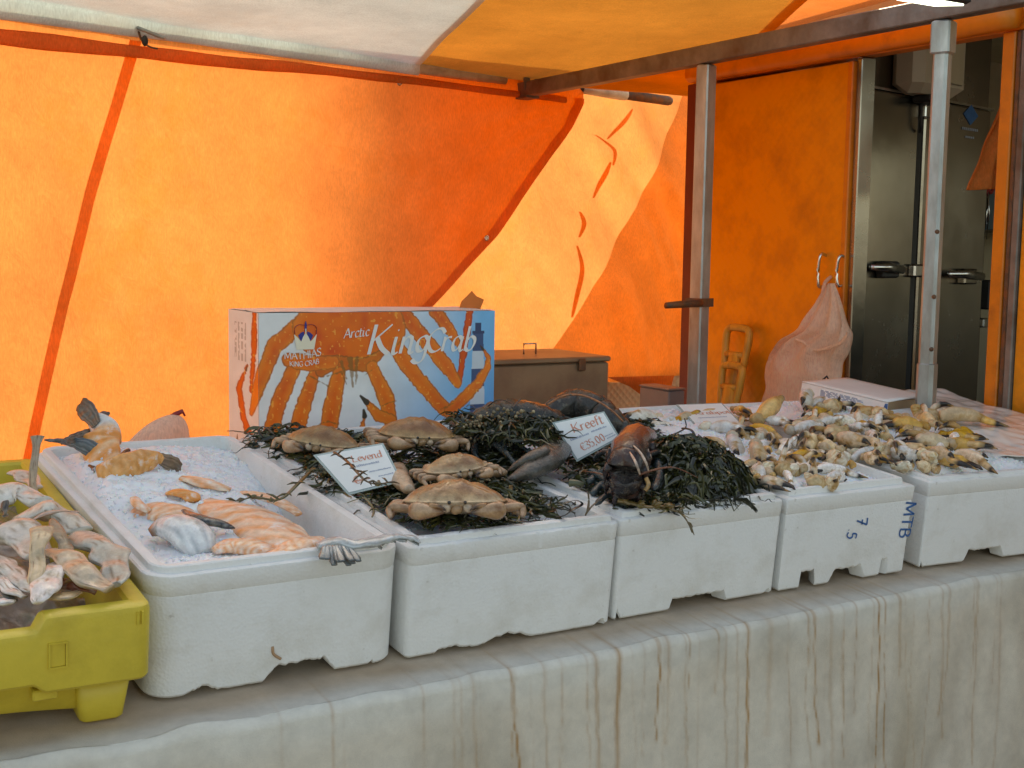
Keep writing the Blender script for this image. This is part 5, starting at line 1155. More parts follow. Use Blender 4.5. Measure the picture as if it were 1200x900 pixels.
FISH = [
 ('upright thin brown fish tail at the far inner corner of the yellow crate', [(40, 582, .19), (39, 560, .21), (42, 535, .235), (44, 512, .26)], [16, 10, 9, 15], fcol((.42, .32, .2), (.25, .18, .11)), .3),
 ('broad white fish fillet slumped at the back left of the crate', [(-12, 590, .19), (8, 578, .2), (30, 578, .2), (48, 590, .195)], [30, 44, 40, 26], fcol(W1, (.82, .76, .70)), .6),
 ('creased pale fish skin in the middle of the crate', [(22, 612, .195), (48, 600, .205), (75, 604, .2), (95, 622, .19)], [26, 42, 44, 30], fcol(W1, W2, 28), .6),
 ('pinkish white fish lump at the left edge of the crate', [(-10, 628, .19), (14, 622, .2), (34, 634, .2), (44, 652, .195)], [28, 46, 40, 22], fcol(W2, (.76, .66, .59), 15), .7),
 ('tan slab of fish standing upright on the crate rim', [(42, 692, .19), (44, 668, .205), (47, 642, .225), (48, 618, .24)], [16, 22, 21, 20], fcol((.55, .38, .2), (.68, .52, .34), 9, 1), .4),
 ('ragged white fish end hanging over the yellow rim', [(66, 660, .20), (60, 676, .2), (52, 692, .197), (46, 706, .190)], [20, 32, 30, 12], fcol((.78, .70, .64), (.85, .78, .74)), .55),
 ('dark brown fish strip leaning across the trimmings', [(62, 610, .225), (68, 624, .22), (76, 640, .21), (80, 652, .205)], [9, 15, 17, 12], fcol((.13, .10, .06), (.28, .22, .14), 25), .5),
 ('long beige fish flank sloping down to the right in the crate', [(62, 648, .205), (82, 655, .21), (102, 676, .205), (128, 690, .195)], [26, 34, 30, 24], fcol((.66, .50, .37), (.5, .40, .27), 12), .6),
 ('grey glistening membrane at the right side of the crate', [(90, 630, .195), (108, 636, .205), (126, 648, .205), (136, 668, .2), (132, 688, .195)], [26, 36, 36, 30, 16], fcol((.34, .33, .28), (.55, .54, .47), 26, 4), .65),
 ('ridged white fish belly folds at the front left of the crate', [(-8, 652, .19), (10, 664, .195), (26, 680, .195), (36, 694, .19)], [16, 24, 22, 10], fcol((.74, .70, .64), (.42, .38, .33), 5, 7), .55),
 ('second ridged white fish fold beside the crate front', [(-14, 668, .185), (0, 680, .19), (14, 692, .19), (28, 700, .187)], [12, 16, 16, 10], fcol((.78, .75, .70), (.46, .43, .4), 5, 6), .6),
 ('dark red fish gut piece tucked under the beige flank', [(72, 682, .182), (88, 686, .185), (104, 690, .185), (114, 694, .18)], [14, 22, 20, 10], fcol((.20, .04, .02), (.34, .12, .05)), .6),
 ('dark fin tuft at the left of the crate', [(6, 606, .215), (5, 598, .225), (6, 588, .235)], [14, 12, 6], fcol((.03, .03, .03), (.14, .11, .08)), .6),
 ('thin pink curved fish bone over the white skin', [(38, 610, .215), (52, 602, .222), (70, 598, .222), (92, 600, .215)], [4, 6, 6, 3], fcol((.6, .4, .33), (.45, .33, .25)), .8),
 ('yellowish fish strip along the front rim of the crate', [(56, 700, .182), (72, 700, .186), (92, 694, .186)], [12, 18, 12], fcol((.6, .45, .25), (.48, .33, .18)), .55),
 ('dark grey skin fold at the front left corner of the crate', [(-14, 690, .178), (0, 694, .18), (12, 704, .18)], [16, 26, 16], fcol((.10, .09, .08), (.25, .23, .2)), .6),
 ('small lump of ice and white fish at the crate handle', [(-10, 706, .178), (4, 706, .182), (14, 704, .18)], [10, 18, 8], fcol((.8, .82, .82), (.72, .7, .68)), .7),
 ('pale pink fillet between the brown tail and the far crate wall', [(12, 556, .19), (30, 560, .19), (44, 572, .188)], [14, 22, 12], fcol((.72, .52, .42), (.8, .66, .56)), .5),
]
for i, (lab, pts, wid, c, fl) in enumerate(FISH):
    tw = Vector((.5 * nz(i * 1.7, 2), .5 * nz(i * 2.3, 5), 1))
    px_piece('fish_piece', lab, 'fish', pts, [w * 1.12 for w in wid], c, M_['flesh'], fl * .62, amp=.0055 if max(wid) > 20 else .003, freq=24, seed=i * 5 + 2, n=34, sub=12, rag=.5, up=tw, group='white fish trimmings in the crate')

# ================================================================== CRABS
def crab_cols(base, rim):
    def c(u, r, top):
        n = nz(u.x * 50, u.y * 50, 3) * .5 + .5
        a = mixc(base, (base[0] * .5, base[1] * .38, base[2] * .3), smooth01(.3, .8, n) * .9); return mixc(a, rim, smooth01(.72, 1.0, r)) if top else mixc((.50, .36, .23), (.62, .48, .34), n)
    return c
def make_crab(label, px, py, dz, width, yaw_off=0, pitch=0, roll=0, base=(.40, .22, .09), rim=(.50, .34, .18), face=True, group='brown crabs on the seaweed'):
    p = at_tab(px, py, dz); f = Vector((-p.x, -p.y, 0)).normalized(); f = Matrix.Rotation(R(yaw_off), 3, 'Z') @ f     # direction the crab faces
    x = f.cross(Vector((0, 0, -1))); x = Vector((-f.y, f.x, 0)); M = Matrix(((x.x, -f.x, 0, p.x), (x.y, -f.y, 0, p.y), (0, 0, 1, p.z), (0, 0, 0, 1))) @ Matrix.Rotation(R(pitch), 4, 'X') @ Matrix.Rotation(R(roll), 4, 'Y')
    t = thing('crab', label, 'crab', M, group); A = width / 2; B = A * .62; cf = crab_cols(base, rim)
    def outline(a):
        e = 1 + .022 * abs(math.sin(a * 10)) * (1 if math.sin(a) < .25 else .1); s, c = math.sin(a), math.cos(a)
        rx = A * (abs(c) ** .92) * (1 if c > 0 else -1); ry = B * (abs(s) ** .85) * (1 if s > 0 else -1) * (1.0 if s < 0 else .85)
        return rx * e, ry * e - A * .02
    vs = []; cs = []; K = 96; RR = [0, .08, .15, .22, .3, .37, .45, .52, .6, .66, .72, .77, .82, .86, .9, .93, .96, .985, 1.0]
    for top in (1, 0):
        for r in (RR if top else RR[::-1][1:]):
            for j in range(K):
                a = 2 * math.pi * j / K; ox, oy = outline(a); 
                if top: z = A * .40 * (1 - r ** 2.6) * (1 - .18 * r) + A * .03 * (1 - abs(r * 2 - 1)) * math.sin(a * 3) * .4 + A * .05 * nz(ox * r * 40, oy * r * 40, 5) * (1 - r ** 4) + A * .02 * nz(ox * r * 130, oy * r * 130, 9) * (1 - r ** 4) - A * .035 * math.exp(-((abs(ox * r) - A * .30) / (A * .05)) ** 2) * (1 - r) - A * .02 * smooth01(.86, .93, r) * smooth01(1, .95, r)
                else: z = -A * .26 * (1 - r ** 3)
                q = Vector((ox * r, oy * r, z)); vs.append(q); cs.append(cf(q, r, top))
    n = len(vs) // K; fs = [(i * K + j, i * K + (j + 1) % K, (i + 1) * K + (j + 1) % K, (i + 1) * K + j) for i in range(n - 1) for j in range(K)]
    mb = MB(); mb.add(vs, fs, cs); mb.build('carapace', M_['crab'], t)
    pale_ = (.56, .36, .22); tan = (.40, .22, .10)
    lc = lambda tt, th: mixc(tan, pale_, .5 + .5 * math.sin(th)) 
    for s in (-1, 1):
        # claw arm folded in front
        mb = MB(); mb.tube(crom([(s * A * .38, -B * .62, -A * .14), (s * A * .72, -B * .86, -A * .13), (s * A * .86, -B * 1.02, -A * .14)], 4), [A * r for r in (.07, .09, .11, .12, .12, .11, .10, .10, .09)], 10, lc, amp=A * .02, freq=60); arm = mb.build('arm', M_['crab'], t)
        mb = MB(); mb.tube(crom([(s * A * .86, -B * .98, -A * .14), (s * A * .72, -B * 1.22, -A * .15), (s * A * .46, -B * 1.34, -A * .16), (s * A * .24, -B * 1.34, -A * .18)], 5), [(A * r, A * r * 1.15) for r in (.07, .10, .125, .14, .145, .145, .14, .13, .115, .10, .085, .07, .055, .04, .022, .01)], 12, lambda tt, th: mixc(lc(tt, th), (.05, .035, .03), smooth01(.76, .84, tt)), amp=A * .012, freq=70); cl = mb.build('claw', M_['crab'], t)
        mb = MB(); mb.tube(crom([(s * A * .52, -B * 1.30, -A * .06), (s * A * .36, -B * 1.38, -A * .06), (s * A * .22, -B * 1.36, -A * .13)], 4), [A * r for r in (.06, .06, .055, .05, .045, .04, .03, .02, .008)], 8, lambda tt, th: mixc(tan, (.05, .035, .03), smooth01(.4, .55, tt))); mb.build('finger', M_['crab'], t)
        for k in range(4):
            a0 = .55 + .36 * k; bx = s * A * (.74 - .06 * k); by = B * (-.55 + .38 * k)
            kx = s * A * (1.26 - .03 * k); ky = by + B * (-.10 + .16 * k); ex = s * A * (1.22 - .05 * k); ey = ky - B * (.42 - .16 * k)
            mb = MB(); mb.tube(crom([(bx, by, -A * .16), (kx * .93, ky, -A * .10), (kx, ky - B * .06, -A * .16), (lerp(kx, ex, .6), lerp(ky, ey, .6), -A * .26), (ex, ey, -A * .30)], 3), [A * r for r in (.075, .085, .09, .085, .08, .075, .07, .065, .06, .05, .035, .02, .008)], 8, lambda tt, th: mixc(mixc(lc(tt, th), (.2, .09, .04), .7 * math.exp(-((tt - .42) / .05) ** 2) + .6 * math.exp(-((tt - .12) / .05) ** 2)), (.06, .035, .02), smooth01(.75, .95, tt)), amp=A * .012, freq=70, seed=k); mb.build('leg', M_['crab'], t)
        mb = MB(); mb.tube([(s * A * .13, -B * .92, -A * .02), (s * A * .15, -B * 1.02, A * .0), (s * A * .15, -B * 1.06, A * .0)], [A * .035, A * .04, A * .03], 8, lambda tt, th: mixc(pale_, (.02, .02, .02), smooth01(.6, .8, tt))); mb.build('eye', M_['crab'], t)
    mb = MB(); mb.blob((0, -B * .86, -A * .13), (A * .12, A * .10, A * .11), 12, 8, .004, 60, 2, (.45, .26, .13)); mb.build('mouth_parts', M_['crab'], t)
    for s in (-1, 1):
        mb = MB(); mb.blob((s * A * .20, -B * .92, -A * .11), (A * .09, A * .07, A * .09), 10, 8, .004, 60, 4, (.62, .46, .32)); mb.build('jaw_foot', M_['crab'], t)
    return t
make_crab('tan brown crab facing the viewer at the front, mouth and folded claws visible', 533, 586, .232, .172, 4, -7, 0, (.42, .23, .09), (.56, .40, .23))
make_crab('smooth pale brown crab behind the front crab, turned to the right', 533, 547, .25, .118, 28, 2, -4, (.46, .27, .12), (.58, .41, .24))
make_crab('large orange brown crab leaning back against the printed carton', 488, 507, .262, .150, 16, 4, 4, (.36, .16, .05), (.50, .30, .13))
make_crab('glossy brown crab at the back left of the seaweed, next to the salmon box', 380, 516, .235, .140, -22, 2, 6, (.37, .19, .065), (.50, .33, .16))
# loose crab claws between the crabs
for lab, pts, wid, dz in (('pale brown crab claw beside the crab price card', [(466, 548), (470, 562), (480, 575)], [18, 24, 14], .22), ('small brown crab claw in front of the large crab', [(500, 548), (512, 553), (522, 560)], [14, 18, 8], .235), ('stubby pale crab claw to the right of the pale crab', [(572, 554), (583, 552), (592, 554)], [14, 15, 8], .225), ('crab knuckle between the two back crabs', [(434, 508), (444, 516), (452, 526)], [14, 17, 10], .23)):
    px_piece('crab_claw', lab, 'crab claw', pts, wid, lambda tt, th: mixc((.46, .30, .17), (.64, .46, .31), .5 + .5 * math.sin(th)), M_['crab'], .8, dz=dz, amp=.004, freq=60, group='loose claws among the crabs', part='shell')

# ================================================================== LOBSTERS
def lcol(dark, warm, k=.5):
    def f(tt, th):
        n = .5 + .5 * nz(tt * 9, math.cos(th) * 3, math.sin(th) * 3); m = smooth01(.45, .8, n) * k + smooth01(.55, 1, math.sin(th)) * .25
        return mixc(dark, warm, min(1, m))
    return f
def lob_body(label, pts, wid, dark, warm, nseg, fan_px=None, shell=None, k=.5):
    P = path3(pts, 6); W = crom([(w * mpp(at_tab(a, b, c)) * .5, 0, 0) for w, (a, b, c) in zip(wid, pts)], 6); o = P[len(P) // 2]
    t = thing('lobster', label, 'lobster', Matrix.Translation(o), 'dark lobsters among the seaweed'); n = len(P)
    cut = shell or 0
    if cut:
        mb = MB(); c = int(n * cut); rr = [w.x for w in W[:c + 1]]; rr[0] *= .35; rr[1] *= .75
        mb.tube([p - o for p in P[:c + 1]], [(r, r * 1.05) for r in rr], 20, lcol(dark, warm, k), amp=.0065, freq=75, up=TZ); mb.build('carapace', M_['lobster'], t)
    else: c = 0
    for i in range(nseg):
        a = lerp(c, n - 1, i / nseg); b = lerp(c, n - 1, (i + 1.28) / nseg); pp = []; rr = []
        for j in range(6):
            f = min(n - 1.001, lerp(a, b, j / 5)); i0 = int(f); q = P[i0].lerp(P[i0 + 1], f - i0); w = lerp(W[i0].x, W[i0 + 1].x, f - i0); pp.append(q - o); r = w * (1.12 - .20 * (j / 5) ** 1.3) * (.80 if j == 0 else 1); rr.append((r, r))
        mb = MB(); mb.tube(pp, rr, 20, lcol(dark, warm, k), amp=.003, freq=80, seed=i, up=TZ); 
        for sg in (-1, 1):      # pointed side flap of the shell ring
            d = (pp[3] - pp[2]).normalized(); sd = d.cross(TZ); sd = (sd if sd.length > .05 else CR).normalized() * sg; r = rr[3][0]; e0 = pp[2] + sd * r * .9
            mb.tube([e0, e0 + sd * r * .22 - TZ * r * .35, e0 + sd * r * .26 - TZ * r * .85 + d * r * .25], [(r * .34, r * .3), (r * .26, r * .2), (r * .03, r * .03)], 8, lcol(dark, warm, k))
        mb.build('tail_segment', M_['lobster'], t)
    return t, o
def lob_claw(t, o, pts, wid, dark, warm, tip):
    P = path3(pts, 5); W = crom([(w * mpp(at_tab(a, b, c)) * .5, 0, 0) for w, (a, b, c) in zip(wid, pts)], 5)
    mb = MB(); mb.tube([p - o for p in P], [(max(.001, w.x), max(.001, w.x) * .62) for w in W], 16, lcol(dark, warm), amp=.003, freq=55, up=TZ); c = mb.build('claw', M_['lobster'], t)
    P = path3(tip[0], 5); W = crom([(w * mpp(P[0]) * .5, 0, 0) for w in tip[1]], 5)
    mb = MB(); mb.tube([p - o for p in P], [(max(.0008, w.x), max(.0008, w.x) * .7) for w in W], 12, lcol(dark, warm), amp=.002, freq=60, up=TZ); mb.build('claw_finger', M_['lobster'], t)
def antenna(t, o, pts, r, col):
    P = path3(pts, 6); mb = MB(); mb.tube([p - o for p in P], [lerp(r, r * .35, i / (len(P) - 1)) for i in range(len(P))], 7, col); mb.build('antenna', M_['lobster'], t)
OR = (.42, .13, .03)
# front lobster: arched dark body with an orange brown back
t, o = lob_body('glossy black lobster with an orange brown back, arched towards the viewer in the seaweed', [(757, 516, .225), (748, 516, .262), (740, 522, .285), (735, 538, .285), (733, 555, .262), (733, 572, .232), (735, 586, .212)], [28, 36, 40, 42, 40, 36, 26], (.010, .011, .016), (.12, .04, .015), 6, k=.38)
for i, pts in enumerate(([(742, 522, .312), (750, 530, .308), (757, 542, .295), (760, 552, .28)], [(750, 514, .295), (757, 524, .295), (763, 536, .283)], [(738, 530, .316), (745, 542, .312), (750, 556, .293)])):
    P = path3(pts, 4); mb = MB(); mb.tube([p - o for p in P], [  .0019 * math.sin(math.pi * (.1 + .8 * k / (len(P) - 1))) + .0006 for k in range(len(P))], 7, (.5, .38, .30)); mb.build('shell_scar', M_['lobster'], t)
P = path3([(757, 560, .26), (760, 568, .25), (756, 575, .24)], 4); mb = MB(); mb.tube([p - o for p in P], .004, 7, (.45, .26, .1)); mb.build('leg', M_['lobster'], t)
for pts in ([(715, 548, .24), (700, 556, .225), (690, 566, .215)], [(716, 560, .23), (702, 570, .215), (694, 580, .205)], [(770, 540, .25), (772, 556, .24), (766, 574, .23)]):
    P = path3(pts, 4); mb = MB(); mb.tube([p - o for p in P], [(.008, .006)] * (len(P) - 1) + [(.003, .003)], 8, (.03, .05, .055)); mb.build('leg', M_['lobster'], t)
# back lobster: long humped carapace with a reddish edge
t, o = lob_body('grey brown lobster with a reddish back edge, humped behind the lobster price card', [(632, 494, .23), (650, 481, .255), (672, 474, .265), (694, 479, .262), (714, 492, .245), (732, 506, .22)], [16, 26, 34, 36, 32, 22], (.035, .034, .03), (.12, .075, .045), 3, shell=.66, k=.5)
antenna(t, o, [(640, 492, .26), (618, 484, .262), (602, 474, .27)], .0035, (.36, .10, .02)); antenna(t, o, [(660, 496, .262), (640, 488, .262), (622, 486, .262)], .003, (.5, .22, .06))
P = path3([(610, 484, .255), (626, 482, .26), (640, 490, .255), (652, 498, .25)], 4); mb = MB(); mb.tube([p - o for p in P], [.006] * 8 + [.004] * (len(P) - 8), 8, (.42, .12, .025)); mb.build('leg', M_['lobster'], t)
P = path3([(642, 474, .28), (660, 464, .293), (680, 463, .297), (700, 470, .29), (718, 482, .275), (730, 494, .255)], 5); mb = MB(); mb.tube([p - o for p in P], .0022, 7, (.40, .15, .06)); mb.build('shell_edge', M_['lobster'], t)
for pts, wid in (([(694, 552, .225), (704, 558, .228), (716, 566, .225)], .009), ([(700, 566, .215), (712, 572, .217), (722, 578, .215)], .007)):
    P = path3(pts, 4); mb = MB(); mb.tube([p - o for p in P], [(wid, wid * .7)] * (len(P) - 1) + [(.003, .003)], 8, (.025, .05, .055)); mb.build('leg', M_['lobster'], t)
antenna(t, o, [(742, 560, .26), (762, 552, .275), (790, 548, .28), (818, 560, .26)], .0025, (.16, .05, .02)); antenna(t, o, [(728, 566, .245), (706, 556, .255), (684, 552, .25)], .0025, (.16, .05, .02))
for pts in ([(722, 530, .27), (706, 530, .262), (696, 540, .24)], [(757, 534, .27), (772, 530, .262), (782, 540, .24)], [(720, 575, .22), (706, 584, .212), (698, 592, .205)]):
    P = path3(pts, 4); mb = MB(); mb.tube([p - o for p in P], [(.0065, .005)] * (len(P) - 2) + [(.004, .003), (.0015, .0015)], 8, (.02, .03, .035)); mb.build('leg', M_['lobster'], t)
P = path3([(737, 586, .215), (733, 594, .207)], 2)
# barnacled lobster with a big claw
t, o = lob_body('big lobster crusted with pale barnacles, its broad grey claw pointing down to the left', [(664, 512, .225), (640, 500, .245), (612, 494, .255), (584, 494, .255), (560, 502, .245), (540, 512, .225)], [34, 44, 48, 46, 38, 22], (.018, .02, .016), (.07, .06, .035), 4, shell=.6, k=.5)
rnd = random.Random(12); mb = MB(); B0 = path3([(656, 506, .262), (628, 490, .285), (600, 484, .292), (566, 490, .285), (545, 502, .262)], 8)
for _ in range(190):
    p = rnd.choice(B0) - o + CF * rnd.uniform(-.035, -.005) + TZ * rnd.uniform(-.05, .012) + CR * rnd.uniform(-.015, .015); r = rnd.uniform(.0014, .0042)
    c = mixc((.16, .13, .08), (.50, .40, .24), rnd.random() ** 1.5); mb.tube([p, p + TZ * r * .7 - CF * r * .6, p + TZ * r * 1.0 - CF * r * .9], [r, r * .8, r * .35], 7, c, amp=.001, freq=300)
b = mb.build('barnacles', M_['barnacle'], t); b['kind'] = 'stuff'
lob_claw(t, o, [(662, 512, .232), (654, 524, .24), (640, 538, .238), (622, 550, .23), (604, 559, .218), (594, 563, .212)], [16, 34, 42, 34, 18, 4], (.09, .085, .07), (.25, .16, .11), ([(640, 526, .262), (622, 536, .25), (604, 546, .232), (594, 553, .22)], [14, 17, 12, 3]))
for pts in ([(585, 505, .25), (590, 522, .24), (600, 540, .22)], [(598, 505, .25), (608, 520, .243), (620, 530, .24)], [(560, 512, .24), (556, 530, .225), (566, 545, .21)], [(580, 520, .242), (594, 532, .238), (604, 544, .228)]):
    P = path3(pts, 4); mb = MB(); mb.tube([p - o for p in P], [(.007, .006)] * 5 + [(.004, .004)] * (len(P) - 5), 8, (.035, .055, .06)); mb.build('leg', M_['lobster'], t)
P = path3([(530, 496, .25), (542, 502, .25), (556, 506, .245)], 4); mb = MB(); mb.tube([p - o for p in P], (.008), 8, (.02, .045, .045)); mb.build('leg', M_['lobster'], t)

# ================================================================== SEAWEED
WG = [(.016, .020, .009), (.030, .034, .012), (.055, .058, .018), (.085, .078, .022), (.024, .024, .016)]
def strand(mb, p, d, L, w, rnd, surf, col, seg=7, lift=.02):
    d = Vector((d.x, d.y, 0)).normalized(); turn = rnd.uniform(-.5, .5); L_ = []; Rr = []; pts = []
    ph = rnd.uniform(0, 6)
    for i in range(seg + 1):
        t = i / seg; z = surf(p.x, p.y) + lift * math.sin(t * rnd.uniform(2.2, 3.6) + ph * .2) * (.4 + .6 * t)
        pts.append(Vector((p.x, p.y, max(z, surf(p.x, p.y)))))
        a = turn + rnd.uniform(-.7, .7); d = Vector((d.x * math.cos(a) - d.y * math.sin(a), d.x * math.sin(a) + d.y * math.cos(a), 0)); p = p + d * (L / seg)
    tw = rnd.uniform(0, 3.1); vs = []; 
    for i, q in enumerate(pts):
        t = i / seg; dd = (pts[min(i + 1, seg)] - pts[max(i - 1, 0)]).normalized(); s = dd.cross(TZ).normalized(); n = s.cross(dd)
        aa = tw + t * 1.2; s2 = s * math.cos(aa) + n * math.sin(aa); n2 = n * math.cos(aa) - s * math.sin(aa); ww = w * (math.sin(math.pi * (.12 + .82 * t)) ** .6)
        vs += [q - s2 * ww, q + n2 * ww * .45, q + s2 * ww]
    mb.add([TABM @ v for v in vs], [f for i in range(seg) for f in ((i * 3, i * 3 + 1, i * 3 + 4, i * 3 + 3), (i * 3 + 1, i * 3 + 2, i * 3 + 5, i * 3 + 4))], col)
ITM = TABM.inverted()
def tl(px, py, dz=.19): v = ITM @ at_tab(px, py, dz); return Vector((v.x, v.y))
def weed(label, quad, n, surf, seed, Lr=(.03, .09), wr=(.0012, .0042), cols=WG, wts=(5, 4, 3, 1, 3), lift=.02):
    # quad: outline polygon in table coordinates
    rnd = random.Random(seed); mb = MB(); xs = [p.x for p in quad]; ys = [p.y for p in quad]
    def inside(x, y):
        r = False; j = len(quad) - 1
        for i in range(len(quad)):
            a, b = quad[i], quad[j]
            if (a.y > y) != (b.y > y) and x < (b.x - a.x) * (y - a.y) / (b.y - a.y) + a.x: r = not r
            j = i
        return r
    k = 0
    while k < n:
        x, y = rnd.uniform(min(xs), max(xs)), rnd.uniform(min(ys), max(ys))
        if not inside(x, y): continue
        a = rnd.uniform(0, 6.28); c = rnd.choices(cols, wts)[0]; c = mixc(c, (c[0] * 1.6, c[1] * 1.5, c[2] * 1.2), rnd.random() * .6)
        L = rnd.uniform(*Lr); strand(mb, Vector((x, y, 0)) - Vector((math.cos(a), math.sin(a), 0)) * L * .5, Vector((math.cos(a), math.sin(a), 0)), L, rnd.uniform(*wr), rnd, surf, c, lift=lift * rnd.uniform(.2, 1)); k += 1
    # an under-layer so that the heap is closed: dark matted fronds
    tag(mb.build('seaweed', M_['weed']), label, 'seaweed', kind='stuff')
def mat_under(label, quad, surf, col):
    pass
# box 3: dark mound on the right
mc = tl(800, 562, .20); 
def mound(x, y):
    u = (x - mc.x) / .135; v = (y - mc.y) / .135; r = math.hypot(u, v); return .190 + .075 * max(0, 1 - r * r) ** .8 + .004 * nz(x * 60, y * 60)
def solid_mound(label, c, rx, ry, h, z0, col, seed, ex=.8):
    mb = MB()
    def F(u, v):
        a = u * 2 * math.pi; r = v; x, y = c.x + rx * r * math.cos(a), c.y + ry * r * math.sin(a)
        return TABM @ Vector((x, y, z0 + h * max(0, 1 - r * r) ** ex + .008 * nz(x * 40, y * 40, seed) + .005 * nz(x * 110, y * 110, seed)))
    mb.grid(72, 26, F, lambda u, v, p: mixc(col, (col[0] * 2, col[1] * 2, col[2] * 1.6), .5 + .5 * nz(u * 30, v * 12)))
    tag(mb.build('seaweed', M_['weed']), label, 'seaweed', kind='stuff')
solid_mound('matted dark seaweed core of the mound beside the front lobster', mc, .130, .130, .062, .183, (.010, .013, .007), 3)
pm = [Vector((mc.x + .135 * math.cos(a), mc.y + .135 * math.sin(a))) for a in [2 * math.pi * k / 20 for k in range(20)]]
weed('dark tangled seaweed mound to the right of the front lobster', pm, 1900, mound, 5, (.025, .085), (.0012, .0044), lift=.034, cols=WG + [(.10, .10, .05)], wts=(5, 5, 4, 1, 3, 1))
flat3 = lambda x, y: .198 + .012 * nz(x * 20, y * 20)
weed('olive seaweed under and round the front lobster', [tl(664, 548), tl(688, 532), tl(735, 530), tl(770, 560), tl(800, 590), tl(850, 590), tl(790, 604), tl(740, 600), tl(705, 585), tl(676, 570)], 750, flat3, 6, (.03, .08), (.0012, .004), wts=(2, 3, 4, 3, 2))
weed('dark seaweed spread over the back of the lobster box', [tl(640, 500), tl(725, 495), tl(780, 505), tl(745, 530), tl(690, 535), tl(650, 540)], 600, lambda x, y: .205 + .01 * nz(x * 20, y * 20), 16, (.03, .08), (.0012, .004))
flat2 = lambda x, y: .196 + .016 * nz(x * 16, y * 16, 3)
weed('green brown seaweed bed under the two front crabs', [tl(420, 575), tl(452, 560), tl(520, 540), tl(600, 535), tl(622, 580), tl(656, 604), tl(600, 612), tl(520, 622), tl(470, 605)], 1500, flat2, 7, (.03, .09), (.0012, .0042), wts=(3, 4, 5, 4, 3))
weed('seaweed bed round the back left crab, spilling towards the salmon box', [tl(292, 520), tl(330, 510), tl(420, 512), tl(470, 520), tl(470, 556), tl(430, 570), tl(395, 585), tl(362, 556), tl(326, 536)], 900, flat2, 8, (.03, .09), (.0012, .004), wts=(3, 4, 5, 5, 3))
weed('black green seaweed draped over the barnacled lobster', [tl(530, 500, .25), tl(580, 486, .26), tl(640, 490, .26), tl(650, 520, .25), tl(600, 530, .24), tl(545, 520, .24)], 520, lambda x, y: .262 + .03 * nz(x * 18, y * 18), 9, (.03, .09), (.0012, .0035), lift=.03)
weed('seaweed packed behind the crabs below the printed carton', [tl(470, 500, .22), tl(540, 500, .22), tl(610, 520, .22), tl(620, 550, .22), tl(560, 540, .22), tl(480, 530, .22)], 500, lambda x, y: .215 + .012 * nz(x * 18, y * 18), 10, (.03, .08), (.0012, .004))
# single fronds that read one by one
def frond(label, pts, r, col, leaf=0, seed=0, flat=.5, bl=None):
    P = path3(pts, 6); o = P[0]; t = thing('seaweed_frond', label, 'seaweed', Matrix.Translation(o)); rnd = random.Random(seed)
    mb = MB(); mb.tube([p - o for p in P], [(lerp(r, r * .4, i / (len(P) - 1)), lerp(r, r * .4, i / (len(P) - 1)) * flat) for i in range(len(P))], 7, col, up=TZ); mb.build('stem', M_['weed'], t)
    if leaf:
        for i in range(2, len(P), max(1, len(P) // leaf)):
            for s in (-1, 1):
                d = (P[min(i + 1, len(P) - 1)] - P[i - 1]).normalized(); n = d.cross(TZ) * s; L = rnd.uniform(.010, .028); e = P[i] - o + n * L * .7 + d * L * .8 + TZ * rnd.uniform(-.004, .012)
                mb = MB(); mb.tube([P[i] - o, (P[i] - o).lerp(e, .5) + TZ * .002, e], [r * .4, r * .5, r * .15], 6, col); mb.build('leaflet', M_['weed'], t)
    for (k, rr) in (bl or []):
        mb = MB(); mb.blob(P[int(k * (len(P) - 1))] - o, (rr, rr * .7, rr * .7), 10, 8, 0, 1, 0, (.14, .11, .03)); mb.build('bladder', M_['weed'], t)
frond('brown sprig of seaweed lying across the crab price card', [(392, 530, .262), (406, 540, .270), (418, 553, .272), (428, 563, .268), (440, 567, .262), (456, 565, .25)], .0036, (.075, .055, .025), 9, 1, bl=[(.85, .006)])
frond('olive seaweed sprig reaching over the rim onto the salmon ice', [(368, 548, .215), (350, 566, .215), (332, 583, .205), (318, 586, .2), (300, 582, .195), (286, 585, .19), (272, 588, .185)], .0042, (.10, .085, .03), 8, 2, bl=[(.72, .006), (.5, .005)])
frond('dark looped seaweed ribbon at the front right of the crab box', [(650, 606, .200), (662, 604, .208), (672, 597, .222), (682, 591, .222), (678, 587, .230), (668, 588, .222), (658, 598, .205)], .0042, (.02, .022, .018), 0, 3, flat=.25)
frond('short forked brown seaweed stem on the rim between crab and lobster boxes', [(686, 604, .2), (689, 596, .212), (690, 586, .225), (689, 577, .24)], .003, (.12, .08, .035), 0, 4)
frond('brown seaweed stem forking right on the rim between crab and lobster boxes', [(687, 602, .2), (693, 594, .212), (700, 588, .22), (705, 586, .226)], .0028, (.12, .08, .035), 0, 14)
frond('brown seaweed tip hanging down over the front of the lobster box', [(770, 596, .205), (785, 597, .205), (798, 602, .198), (806, 612, .185), (811, 624, .165)], .0040, (.13, .09, .03), 3, 5)
frond('yellow brown bladder weed along the front rim of the lobster box', [(724, 586, .215), (742, 590, .212), (760, 594, .21), (774, 593, .21), (786, 596, .207)], .009, (.17, .105, .028), 4, 6, flat=.4, bl=[(.4, .009), (.7, .008)])
frond('black curled seaweed stalk standing on top of the dark mound', [(782, 512, .25), (796, 506, .262), (804, 500, .272), (802, 490, .29)], .0036, (.018, .018, .014), 0, 7)
frond('black looped seaweed stalk arching over the claws behind the mound', [(800, 502, .272), (810, 504, .275), (815, 514, .262), (812, 522, .25)], .0042, (.018, .018, .014), 0, 8)
frond('black arching seaweed stalk on top of the barnacled lobster', [(572, 476, .29), (582, 469, .305), (594, 470, .305), (604, 476, .295)], .003, (.02, .02, .016), 0, 9)
